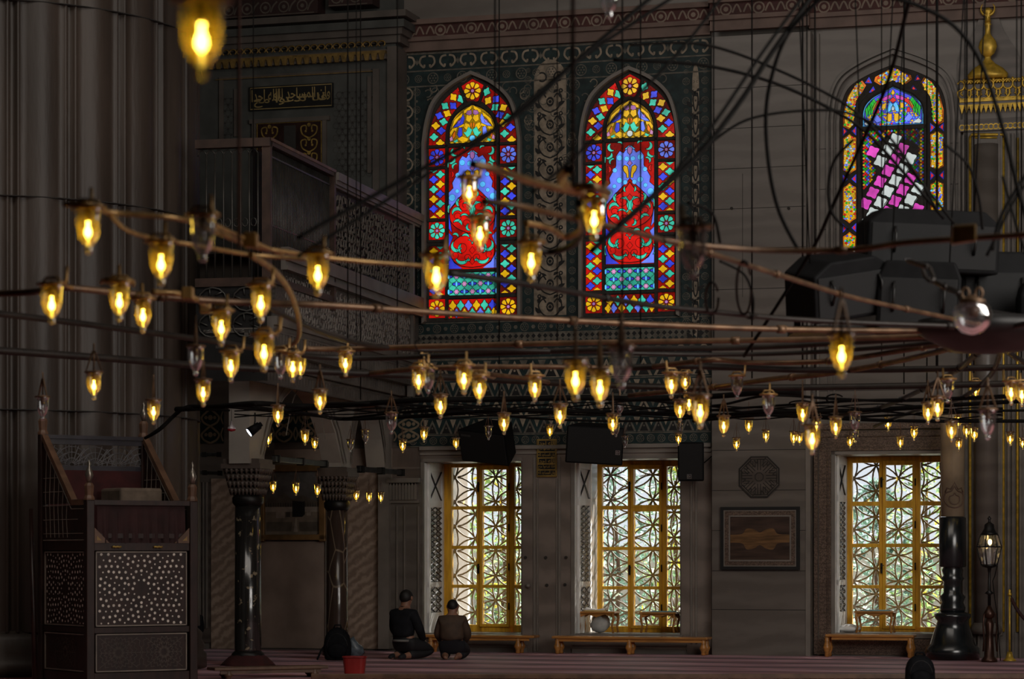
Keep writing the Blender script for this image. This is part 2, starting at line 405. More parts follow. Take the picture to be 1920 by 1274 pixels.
# ================================================================== TILEWORK between x=745 and x=1335
X0, X1 = W.x(745), W.x(1334)
def wz(px, py): return W.z(px, py, 0)
ZB, ZT = wz(1040,836), wz(1040,84)
def panel_front(mb, a, b, z0, z1, d=0.0, th=.03, mi=0): mb.box(a,b,d-th,d,z0,z1,mi)
tw = MB(); panel_front(tw, X0, X1, ZB, ZT, 0, .02, 0)
D1, D2, D3 = -.0235, -.026, -.029
TK, CR, CD, BK = 0, 1, 2, 3         # materials: teal, cream, grey cream, black
def rosette(mb, c, r, m1=CD, m2=BK, petals=6):
    mb.ring(c, r, r*.2, D2, m1, 16)
    for k in range(petals):
        a = 2*PI*k/petals; mb.disc((c[0]+r*.56*cos(a), c[1]+r*.56*sin(a)), r*.19, D2, m1, 6)
    mb.disc(c, r*.2, D2, m1, 6)
def hookc(mb, c, s, fx=1, rot=0, mi=CR, w=.16):
    """a curling C leaf"""
    pts = []
    for k in range(9):
        a = R(60+k*30); rr = s*(1-.03*k); x = cos(a)*rr*fx; z = sin(a)*rr
        pts.append((c[0]+x*cos(rot)-z*sin(rot), c[1]+x*sin(rot)+z*cos(rot)))
    mb.stroke(pts, s*w*1.6, D2, mi)
    mb.disc(pts[-1], s*.2, D2, mi, 6)
def tulip(mb, c, s, up=1, mi=CR):
    x, z = c
    mb.poly([(x,D2,z-s*up),(x+s*.5,D2,z-s*.3*up),(x+s*.45,D2,z+s*.6*up),(x+s*.18,D2,z+s*.1*up),(x,D2,z+s*up),(x-s*.18,D2,z+s*.1*up),(x-s*.45,D2,z+s*.6*up),(x-s*.5,D2,z-s*.3*up)], mi)
def leafp(mb, c, s, a, mi, w=.35):
    p = [(0,0),(.35,w),(.7,w*.8),(1,0),(.7,-w*.25),(.35,-w*.3)]
    mb.poly([(c[0]+s*(x*cos(a)-y*sin(a)), D3, c[1]+s*(x*sin(a)+y*cos(a))) for x,y in p], mi)
rnd = random.Random(3)
W1L, W1R = W.x(795), W.x(979); W2L, W2R = W.x(1086), W.x(1276)
# crest of curling leaves under the cornice
n = 15; p = (X1-X0)/n
tw.stroke([(X0,ZT-.02),(X1,ZT-.02)], .03, D1, CD)
for k in range(n):
    c = X0+(k+.5)*p; z = ZT-.14
    for f in (-1,1):
        tw.stroke(cr([(c+f*.02,z+.08),(c+f*.09,z+.06),(c+f*.11,z-.02),(c+f*.05,z-.08),(c+f*.04,z-.04)],4), .028, D2, CR)
    tulip(tw, (c+p/2,z), .05, 1, TK if k%2 else CD)
tw.stroke([(X0,ZT-.27),(X1,ZT-.27)], .02, D1, CD)
# row of rosettes
n = 21
for k in range(n): rosette(tw, (X0+(k+.5)*(X1-X0)/n, ZT-.38), .075 if k%2==0 else .05)
tw.stroke([(X0,ZT-.49),(X1,ZT-.49)], .02, D1, CD)
# scrolling scatter in the spandrels around the arches
for k in range(170):
    x = rnd.uniform(X0+.45, X1-.5); z = rnd.uniform(ZT-1.75, ZT-.52)
    for (cx) in ((W1L+W1R)/2, (W2L+W2R)/2):
        hw = .74
        dx = abs(x-cx)
        if dx < hw+.05 and z < wz(890,150)-(dx/hw)**1.7*.62+.12: break
    else:
        if k%5 == 0: rosette(tw, (x,z), .07)
        else: hookc(tw, (x,z), .06, rnd.choice((-1,1)), rnd.uniform(0,6), CD if k%3 else CR, .15)
# left strip: big curls and a chain of rosettes
zt, zb = ZT-.5, wz(770,600)
xa, xb = X0+.02, W1L-.03
tw.box(xa+.25, xa+.265, D1, -.02, zb, zt, CD)
z = zt-.1; k = 0
while z > zb:
    hookc(tw, (xa+.13, z), .10, -1, 0, CR, .15); tulip(tw, (xa+.15, z-.125), .05, -1, CD); leafp(tw,(xa+.12,z),.08,.5,CD)
    rosette(tw, (xb-.07, z+.03), .05); tw.disc((xb-.07, z-.1), .02, D2, CD, 6); z -= .25
# floral panel: dark flowers on pale ground with chains on both sides
def floral(xl, xr, z0, z1, arch=True):
    ch = .13
    for xx in (xl+ch/2, xr-ch/2):
        z = z0+.08; k = 0
        while z < z1-.05:
            rosette(tw, (xx,z), .048 if k%2==0 else .03); z += .135; k += 1
    a, b = xl+ch+.02, xr-ch-.02; c = (a+b)/2; h = (b-a)/2
    if arch: out = [(a,z0),(b,z0)]+[(c+h*cos(t), z1-.3+.3*sin(t)) for t in [PI*q/10 for q in range(11)]]
    else: out = [(a,z0),(b,z0),(b,z1),(a,z1)]
    tw.poly([(x,D1,z) for x,z in out], CR)
    z = z0+.12; k = 0
    while z < z1-.28:
        tw.disc((c,z), h*.24, D2, BK, 10, h*.3); tw.ring((c,z), h*.13, h*.05, D3, CR, 8)
        for f in (-1,1):
            tw.stroke(cr([(c,z-.15),(c+f*h*.45,z-.1),(c+f*h*.72,z+.02),(c+f*h*.45,z+.11),(c+f*h*.25,z+.06)],4), .02, D2, BK)
            leafp(tw, (c+f*h*.5,z-.08), .13, PI/2-f*.9 if f>0 else PI/2+.9, BK); leafp(tw, (c+f*h*.75,z+.05), .10, PI/2+f*.5, BK)
            tw.disc((c+f*h*.66,z+.15), h*.14, D2, BK, 7); tw.disc((c+f*h*.66,z+.15), h*.06, D3, CR, 5)
            leafp(tw, (c+f*h*.2,z+.12), .09, PI/2-f*1.1, BK)
        z += .32; k += 1
    if arch:
        for f in (-1,1): hookc(tw, (c+f*h*.5, z1-.25), h*.3, f, 0, BK, .2)
floral(W1R+.03, W2L-.03, wz(1030,592), wz(1030,112))
floral(W2R+.02, X1-.02, wz(1300,640), wz(1300,120))
# bands below the stained windows
def zr(py): return wz(1040,py)
def band(py0, py1, fn, step, x0=X0+.02, x1=X1-.02):
    n = max(1,round((x1-x0)/step)); s = (x1-x0)/n; zc = (zr(py0)+zr(py1))/2; h = zr(py0)-zr(py1)
    for k in range(n): fn(x0+(k+.5)*s, zc, s, h, k)
def hline(py, w=.015, mi=CD): tw.stroke([(X0,zr(py)),(X1,zr(py))], w, D1, mi)
def rect(py0, py1, mi): tw.poly([(X0,D1+.0015,zr(py0)),(X1,D1+.0015,zr(py0)),(X1,D1+.0015,zr(py1)),(X0,D1+.0015,zr(py1))], mi)
band(603,621, lambda x,z,s,h,k: rosette(tw,(x,z),h*.42) if k%2==0 else tw.disc((x,z),.03,D2,CD,6), .13); hline(601); hline(623)
rect(624,645,CD)
def dia(x,z,s,h,k):
    for dz in (-.25,.25): tw.poly([(x-s*.38,D2,z+dz*h),(x,D2,z+dz*h+h*.22),(x+s*.38,D2,z+dz*h),(x,D2,z+dz*h-h*.22)], TK if dz<0 else BK)
band(624,645, dia, .085)
def scroll(x,z,s,h,k):
    tw.stroke(cr([(x-s/2,z-h*.3),(x-s*.2,z+h*.25),(x,z+h*.3),(x+s*.2,z+h*.25),(x+s/2,z-h*.3)],4), .018, D2, CR if k%2 else CD); tulip(tw,(x,z-h*.05),h*.24,1,CD)
band(650,668, scroll, .16); hline(648); hline(670)
def zig(c1, c2):
    def f(x,z,s,h,k):
        tw.poly([(x-s*.47,D2,z-h*.5),(x,D2,z+h*.46),(x+s*.47,D2,z-h*.5)], c1)
        tw.poly([(x-s*.30,D2-.001,z-h*.46),(x,D2-.001,z+h*.2),(x+s*.30,D2-.001,z-h*.46)], BK)
        tulip(tw,(x,z-h*.24),h*.2,1,c2)
        tw.poly([(x+s*.5-s*.22,D3,z+h*.48),(x+s*.5,D3,z-h*.1),(x+s*.5+s*.22,D3,z+h*.48)], c2)
        tw.disc((x,z-h*.1),h*.07,D3,c1,6)
    return f
band(674,708, zig(CR,CD), .26); hline(672); hline(711)
band(714,742, zig(CD,CR), .21); hline(744)
band(747,778, zig(CR,CD), .26); hline(781)
band(784,812, zig(CD,CR), .21); hline(814)
band(816,833, lambda x,z,s,h,k: rosette(tw,(x,z),h*.40) , .15); hline(835)
t_ = tw.build('tilework', [M['teal'],M['cream'],M['cream_d'],M['black']], parent=wb)

# ================================================================== marble dado with panels between the windows
dd = MB()
_x = W.x(736)
for (a,b,z0,z1) in OP[:2]:
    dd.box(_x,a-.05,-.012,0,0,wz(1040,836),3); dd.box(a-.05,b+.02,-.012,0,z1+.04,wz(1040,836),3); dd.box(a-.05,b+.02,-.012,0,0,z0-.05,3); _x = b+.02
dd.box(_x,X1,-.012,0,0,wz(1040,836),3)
def moulding(mb, x, z0, z1, w=.035, d=0.0, p=.03, mi=1): mb.box(x-w/2, x+w/2, d-p, d, z0, z1, mi)
def hmould(mb, xa, xb, z, w=.04, d=0.0, p=.04, mi=1): mb.box(xa, xb, d-p, d, z-w/2, z+w/2, mi)
zd = wz(1040,836)
for (a,b) in ((W.x(980),W.x(1076)),):
    for q,(px) in enumerate((1003,1009,1045,1050)):
        moulding(dd, W.x(px), .02, wz(1040,858) if q in (0,3) else wz(1040,898), .02 if q in (1,2) else .03)
hmould(dd, X0+.35, X1, zd-.02, .05, p=.06); hmould(dd, X0+.35, X1, zd-.10, .03, p=.035)
for px in (748,762,784,1297,1306): moulding(dd, W.x(px), .15, wz(1040,905) if px<800 else wz(1040,870), .025)
for (x,z) in ((986,1046),(1024,1046),(1062,1046),(1026,1098),(1060,1097)): dd.tube([(W.x(x),-.001,wz(x,z)),(W.x(x),-.03,wz(x,z))], .022, 2, 8)
dd.ell((W.x(992),-.045,wz(992,1099)), (.035,.035,.03), 1)
for (a,b,z0,z1) in OP:            # pale arrises round the openings
    dd.box(a-.05,a,-.03,.02,z0-.04,z1+.045,1); dd.box(a-.05,b+.02,-.03,.02,z1,z1+.045,1)
    dd.box(a-.09,b+.05,-.06,.0,z0-.05,z0,1)
    hmould(dd, a-.03, b+.1, .12, .03, p=.03); hmould(dd, a-.03, b+.1, .03, .06, p=.05)
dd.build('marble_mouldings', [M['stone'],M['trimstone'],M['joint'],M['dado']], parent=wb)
# cornice with carved red frieze running above the tiles
co = MB()
def ctn(pxa, pxb, d=0, dz=0):
    a, b = W.x(pxa,d), W.x(pxb,d)
    z = [wz(1040,y)+dz for y in (84,66,42,12)]
    co.box(a,b,d-.10,d,z[0],z[1],0); co.box(a,b,d-.16,d,z[1]-.0,z[1]+.06,0)
    co.box(a,b,d-.12,d,z[1]+.06,z[2]+.05,1)
    co.box(a,b,d-.2,d,z[2]+.05,z[2]+.12,0); co.box(a,b,d-.06,d,z[2]+.12,z[2]+1.6,2)
    n = int((b-a)/.42); s = (b-a)/n; zc = (z[1]+.06+z[2]+.05)/2; h = (z[2]-z[1])
    for k in range(n):
        x = a+(k+.5)*s
        co.ring((x,zc), .075, .022, d-.123, 3, 12); co.disc((x,zc), .035, d-.124, 3, 8)
        for f in (-1,1):
            co.stroke(cr([(x+f*.09,zc-.05),(x+f*.15,zc+.06),(x+f*.21,zc-.05)],4), .024, d-.123, 3)
ctn(745, 1334); ctn(1334, 1519, -.22, .0); ctn(1519, 1990)
co.build('cornice', [M['cornice'],M['frieze'],M['stone'],M['frieze_l']], parent=wb)

# plain marble pier between the tiles and the third window
pr = MB(); pa, pb = W.x(1335,-.22), W.x(1515,-.22); zt = wz(1430,70)
pr.box(pa,pb,-.22,0,0,zt,0)
for z in (.62,1.15,1.7,2.25,2.8,3.35,3.9,4.45,5.0,5.55,6.1,6.65,7.2,7.75): pr.box(pa+.001,pb-.001,-.2225,-.2,z,z+.008,1)
for px,(y0,y1) in ((1398,(330,560)),): pr.box(W.x(px),W.x(px)+.006,-.2225,-.2,wz(px,560),wz(px,330),1)
pr.box(pb-.03,pb+.035,-.235,-.0,0,zt,2); pr.box(pb+.09,pb+.12,-.05,0,0,zt,2)
for px in (1372,1479): pr.tube([(W.x(px,-.22),-.20,wz(px,395)),(W.x(px,-.22),-.24,wz(px,395))], .02, 1, 8)
tag(pr.build('wall_pier', [M['stone'],M['joint'],M['trimstone']], frame=W), kind='structure')

# ================================================================== octagonal carved ornament + stone picture panel
def octo():
    d = -.22; c = (W.x(1424,d), W.z(1424,895,d)); r = .30
    o = (c[0], d, c[1]); root = empty('wall_ornament', o, W)
    tag(root, 'carved octagonal stone medallion of angular lettering on the marble pier', 'ornament')
    mb = MB(); P8 = lambda q,off=R(22.5): [(c[0]+q*cos(off+PI*k/4), c[1]+q*sin(off+PI*k/4)) for k in range(8)]
    mb.prism(P8(r), d-.02, d, 0); mb.build('stone_disc', [M['stone_dk']], root)
    m2 = MB()
    for q,w in ((r*.98,.022),(r*.88,.012),(r*.2,.012)): m2.stroke(P8(q), w, d-.023, 0, True)
    for k in range(8):
        a = R(22.5)+PI*k/4+PI/8
        def T(u,v): return (c[0]+u*cos(a)-v*sin(a), c[1]+u*sin(a)+v*cos(a))
        for off in (-.055,-.02,.02,.055):
            m2.stroke([T(r*.25+abs(off),off),T(r*.78,off)], .011, d-.023, 0)
        m2.stroke([T(r*.8,-.09),T(r*.8,.03),T(r*.62,.03)], .011, d-.023, 0)
        m2.stroke([T(r*.45,.085),T(r*.7,.085),T(r*.7,.12),T(r*.84,.12)], .011, d-.023, 0)
        m2.stroke([T(r*.5,-.11),T(r*.72,-.11)], .011, d-.023, 0)
    m2.build('carved_lines', [M['joint']], root)
octo()
def picture():
    d = -.22; a, b = W.x(1352,d), W.x(1500,d); z0, z1 = W.z(1425,1069,d), W.z(1425,951,d)
    root = empty('stone_panel', ((a+b)/2,d,z0), W)
    tag(root, 'framed inlaid panel of book-matched brown marble on the marble pier, below the octagonal medallion', 'wall panel')
    def fr(name, i, j, m, p):
        mb = MB()
        for (x0,x1,y0,y1) in ((a+i,b-i,z0+i,z0+j),(a+i,b-i,z1-j,z1-i),(a+i,a+j,z0+j,z1-j),(b-j,b-i,z0+j,z1-j)): mb.box(x0,x1,d-p,d,y0,y1)
        mb.build(name, [m], root)
    fr('outer_frame', 0, .045, M['black'], .05)
    fr('pale_line', .045, .058, M['trimstone'], .045)
    fr('stone_band', .058, .115, M['stone3'], .04)
    fr('inner_line', .115, .135, M['trimstone'], .042)
    mb = MB(); mb.box(a+.135,b-.135,d-.03,d,z0+.135,z1-.135); mb.build('centre_slab', [mat('onyx_dark',(.05,.03,.022),.35,var=.5,scale=5,stretch=(.4,1,3))], root)
    c = ((a+b)/2,(z0+z1)/2); h = (b-a)/2-.135; m2 = MB()
    up = [(-h,.05),(-h*.6,.06),(-h*.45,.13),(-h*.2,.12),(0,.08),(h*.2,.12),(h*.45,.13),(h*.6,.06),(h,.05)]
    U = cr(up,5); m2.prism([(c[0]+x,c[1]+z) for x,z in U]+[(c[0]+x,c[1]-z*1.15) for x,z in reversed(U)], d-.033, d-.029)
    m2.build('onyx_cloud', [mat('onyx_light',(.16,.085,.035),.35,var=.4,scale=8,stretch=(.5,1,4))], root)
picture()

# gold calligraphy panel between windows one and two
def gold_panel():
    d = 0; a, b = W.x(1008), W.x(1045); z0, z1 = wz(1026,895), wz(1026,824)
    root = empty('inscription_panel', ((a+b)/2,d,z0), W)
    tag(root, 'tall narrow gold panel of dark lettering on the wall between the two black speakers', 'inscription')
    mb = MB(); mb.box(a,b,-.05,0,z0,z1); mb.build('gilded_board', [M['gold_p']], root, bevel=.006)
    m2 = MB(); r = random.Random(5); rows = 6; h = (z1-z0-.03)/rows
    m2.stroke([(a+.012,z0+.012),(b-.012,z0+.012),(b-.012,z1-.012),(a+.012,z1-.012)], .006, -.0515, 0, True)
    for i in range(rows):
        zc = z0+.015+(i+.5)*h
        m2.box(a+.02,b-.02,-.0505,-.05,zc-h*.4,zc+h*.4)
    m2.build('dark_field', [M['black']], root)
    m3 = MB()
    for i in range(rows):
        zc = z0+.015+(i+.5)*h
        script_text(m3, ('وان المساجد لله','فلا تدعوا مع','الله احدا')[i%3], a+.025, b-.025, zc-h*.34, zc+h*.34, -.053, 0, .015)
    m3.build('lettering', [M['gold_p']], root)
gold_panel()

# ================================================================== LOWER WINDOWS
def lower_window(idx, px, cols, jamb):
    a, b, z0, z1 = OP[idx]; d = .85; pc = (px[0]+px[1])/2
    o = ((a+b)/2, d, z0); root = empty('window_%d' % (idx+1), o, W); tag(root, kind='structure')
    X = lambda p: W.x(p, d); Z = lambda y: W.z(pc, y, d)
    t, bt = px[2], px[3]
    fr = MB(); L = X(jamb); Rt = b+.12
    T0, T1 = d-.04, d+.05
    rows = [(878,950),(956,1024),(1030,1097),(1103,1171)] if idx < 2 else [(869,941),(949,1020),(1027,1098),(1104,1175)]
    if idx == 1: rows = [(877,949),(956,1026),(1032,1100),(1106,1174)]
    fr.box(L, X(cols[0][0])-.0, T0, T1, z0, z1); fr.box(X(cols[2][1]), Rt+.3, T0, T1, z0, z1)
    fr.box(X(cols[0][0]), X(cols[2][1]), T0, T1, Z(rows[0][0]-1), z1)
    fr.box(X(cols[0][0]), X(cols[2][1]), T0, T1, z0, Z(rows[3][1]+1))
    for (q0,q1) in ((0,1),(1,2)): fr.box(X(cols[q0][1]), X(cols[q1][0]), T0, T1, z0, z1)
    for r in range(3):
        for q in (0,2): fr.box(X(cols[q][0]), X(cols[q][1]), T0, T1, Z(rows[r+1][0]), Z(rows[r][1]))
    fr.build('frame', [M['wood_f']], root, bevel=.006)
    # middle casements stand proud of the frame
    ca = MB(); e = .035
    cl, crr = X(cols[1][0]), X(cols[1][1])
    for (ra, rb) in ((0,0),(1,3)):
        top, bot = Z(rows[ra][0]), Z(rows[rb][1])
        ca.box(cl-e,cl+.008,T0-.035,T0+.04,bot-e,top+e); ca.box(crr-.008,crr+e,T0-.035,T0+.04,bot-e,top+e)
        ca.box(cl,crr,T0-.035,T0+.04,top-.03,top+e); ca.box(cl,crr,T0-.035,T0+.04,bot-e,bot+.008)
        for r in range(ra,rb): ca.box(cl,crr,T0-.02,T0+.04,Z(rows[r+1][0]),Z(rows[r][1]))
    ca.build('casement', [M['wood_f']], root, bevel=.005)
    hd = MB()
    for (r,f) in ((0,.5),(2,.55)):
        z = Z(rows[r][0])*(1-f)+Z(rows[r][1])*f; x = (X(cols[0][1])+cl)/2-.004
        hd.box(x-.013,x+.013,T0-.05,T0-.03,z-.07,z+.07); hd.tube([(x,T0-.05,z),(x,T0-.085,z),(x+.02,T0-.09,z+.035),(x+.035,T0-.085,z+.04)], .009, 0, 6)
    hd.build('handle', [M['iron']], root)
    hg = MB()
    for r in (0,1,2,3): 
        z = (Z(rows[r][0])+Z(rows[r][1]))/2; hg.tube([(crr+e,T0-.045,z-.05),(crr+e,T0-.045,z+.05)], .011, 0, 6)
    hg.build('hinge', [M['iron']], root)
    gl = MB(); gl.box(L+.03, Rt, d, d+.006, z0+.05, z1-.05); gl.build('pane', [M['glass']], root)
    # stone tracery of overlapping circles on the outer face of the wall
    tr = MB(); dt = 1.36; s = .362
    k6 = s*math.sqrt(3)/2
    c0x = W.x(jamb+24 if idx<2 else 1601, dt); c0z = W.z(pc, 1126 if idx<2 else 1139, dt)
    ax, bx, az, bz = a+.0, b+.0, z0, z1+.0
    def seg(P):
        run = []
        for p in P+[None]:
            ok = p is not None and ax-.02 < p[0] < bx+.02 and az-.02 < p[1] < bz+.02
            if ok: run.append(p)
            else:
                if len(run) > 1: bar(run)
                run = []
    def bar(run):
        w = .011
        for i in range(len(run)-1):
            (x0,zz0),(x1,zz1) = run[i],run[i+1]; l = math.hypot(x1-x0,zz1-zz0); nx,nz = -(zz1-zz0)/l*w,(x1-x0)/l*w
            tr.hexa([(x0-nx,dt,zz0-nz),(x0+nx,dt,zz0+nz),(x0+nx,dt+.018,zz0+nz),(x0-nx,dt+.018,zz0-nz)],
                    [(x1-nx,dt,zz1-nz),(x1+nx,dt,zz1+nz),(x1+nx,dt+.018,zz1+nz),(x1-nx,dt+.018,zz1-nz)])
    for i in range(-3,9):
        for j in range(-4,12):
            cx = c0x+i*k6; cz = c0z+j*s+(s/2 if i%2 else 0)
            if not (ax-s < cx < bx+s and az-s < cz < bz+s): continue
            seg([(cx+s*cos(2*PI*q/30), cz+s*sin(2*PI*q/30)) for q in range(31)])
            if ax < cx < bx and az < cz < bz: tr.prism([(cx+.026*cos(2*PI*q/10), cz+.026*sin(2*PI*q/10)) for q in range(10)], dt-.005, dt+.022)
    tr.build('stone_tracery', [mat('tracery_stone_%d'%idx, (.16,.16,.155), .7, var=.1)], root)
    # folded-back carved shutter lining the left reveal
    sh = MB(); y0, y1 = .12, .80; x = a+.012
    sh.box(a, x+.02, y0, y0+.07, z0, z1-.03, 0); sh.box(a, x+.02, y1-.07, y1, z0, z1-.03, 0)
    sh.box(a-.001, a+.004, -.0, .85, z0, z1-.01, 0)  # added white liner, stands in for daylight on the left reveal
    for (f0,f1,kind) in ((0,.12,'s'),(.12,.27,'l'),(.27,.30,'s'),(.30,.74,'l'),(.74,.78,'s'),(.78,.95,'x'),(.95,1,'s')):
        za, zb_ = z0+(z1-z0)*f0, z0+(z1-z0)*f1
        if kind == 's': sh.box(a, x+.012, y0, y1, za, zb_, 0)
        elif kind == 'l':
            nn = max(2,int((zb_-za)/.075)); st = (zb_-za)/nn
            for q in range(nn):
                for (u0,u1) in ((0,.5),(.5,1)):
                    ya, yb = y0+.07+(y1-y0-.14)*u0, y0+.07+(y1-y0-.14)*u1
                    sh.tube([(x,ya,za+q*st),(x,yb,za+(q+1)*st)], .011, 1, 4, sm=False); sh.tube([(x,yb,za+q*st),(x,ya,za+(q+1)*st)], .011, 1, 4, sm=False)
                sh.box(a,x+.008,y0+.07,y1-.07,za+q*st-.008,za+q*st+.008,1)
        else:
            sh.tube([(x,y0+.07,za),(x,y1-.07,zb_)], .014, 1, 4); sh.tube([(x,y1-.07,za),(x,y0+.07,zb_)], .014, 1, 4)
            sh.ring((0,0),0.001,.001); 
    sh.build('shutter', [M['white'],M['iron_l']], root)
    st = MB(); st.box(a-.0, b+.0, -.0, TH, z0-.02, z0+.012); st.build('sill', [M['trimstone']], root)
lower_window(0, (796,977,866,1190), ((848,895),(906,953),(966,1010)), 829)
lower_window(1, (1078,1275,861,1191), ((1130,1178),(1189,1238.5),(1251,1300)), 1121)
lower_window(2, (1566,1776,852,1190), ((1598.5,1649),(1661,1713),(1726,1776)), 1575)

# ================================================================== STAINED WINDOWS (outline numbers in image rows, drawn upright)
class Stain:
    """flat leaded drawing; x right of centre, y up from the foot, metres"""
    def __init__(s, name, cx, zb, m, mats, d=-.02, ybot=0):
        s.cx = cx; s.zb = zb; s.m = m; s.yb = ybot; s.d = d
        s.gl = MB(); s.ld = MB(); s.idx = {n:i for i,n in enumerate(mats)}; s.mats = mats; s.n = 0
    def P(s, p): return (s.cx+p[0]*s.m, s.zb+(s.yb-p[1])*s.m)
    def piece(s, pts, col, lift=0, lw=1.3):
        q = [s.P(p) for p in pts]; dd = s.d-.004-lift*.003
        s.gl.poly([(x,dd,z) for x,z in q], s.idx[col])
        if lw: s.ld.stroke(q, lw*s.m, dd-.002, 0, True)
    def circ(s, c, r, col, lift=0, lw=1.1, ry=None, n=12):
        s.piece([(c[0]+r*cos(2*PI*k/n), c[1]+(ry or r)*sin(2*PI*k/n)) for k in range(n)], col, lift, lw)
    def rect(s, x0, x1, y0, y1, col, lift=0, lw=1.3): s.piece([(x0,y0),(x1,y0),(x1,y1),(x0,y1)], col, lift, lw)
    def quat(s, c, a, b, ang, col, lift=1):
        pts = []
        for k in range(4):
            t = k*PI/2
            for (f,r) in ((0,1),(.22,.84),(.5,.66),(.78,.84)):
                tt = t+f*PI/2; pts.append((a*r*cos(tt), b*r*sin(tt)))
        s.piece([(c[0]+x*cos(ang)-y*sin(ang), c[1]+x*sin(ang)+y*cos(ang)) for x,y in pts], col, lift)
    def flower(s, c, r, col, cen, bgc='red', hw=None, hh=None):
        if hw: s.rect(c[0]-hw,c[0]+hw,c[1]-hh,c[1]+hh,bgc)
        for k in range(8):
            a = PI/8*0+k*PI/4
            p = [(.28,0),(.55,.20),(.82,.30),(1,.16),(1,-.16),(.82,-.30),(.55,-.20)]
            s.piece([(c[0]+r*(x*cos(a)-y*sin(a)), c[1]+r*(x*sin(a)+y*cos(a))) for x,y in p], col, 1, 1.0)
        s.circ(c, r*.22, cen, 1)
    def crescent(s, c, r, a0, a1, w, col, lift=2):
        n = 8; o = []; i_ = []
        for k in range(n+1):
            t = k/n; a = R(a0+(a1-a0)*t); ww = w*sin(PI*min(1,t*.9+.1))
            o.append((c[0]+(r+ww/2)*cos(a), c[1]+(r+ww/2)*sin(a))); i_.append((c[0]+(r-ww/2)*cos(a), c[1]+(r-ww/2)*sin(a)))
        s.piece(o+i_[::-1], col, lift, 1.0)
    def done(s, root, lead='lead'):
        s.gl.build('coloured_glass', [M['g_'+n] for n in s.mats], root); s.ld.build('lead_lines', [M[lead]], root)
def arch_pts(hw, ys, ya, n=10, k=((1,0),(.925,.335),(.77,.62),(.42,.85),(0,1))):
    """half arch from the right spring to the apex"""
    P = [(hw*a, ys+(ya-ys)*b) for a,b in k]; return cr(P, n)
def full_outline(hw, ys, ya, yb):
    h = arch_pts(hw, ys, ya, 6); return [(hw,yb)]+h+[(-x,y) for x,y in h[::-1]][1:]+[(-hw,yb)]
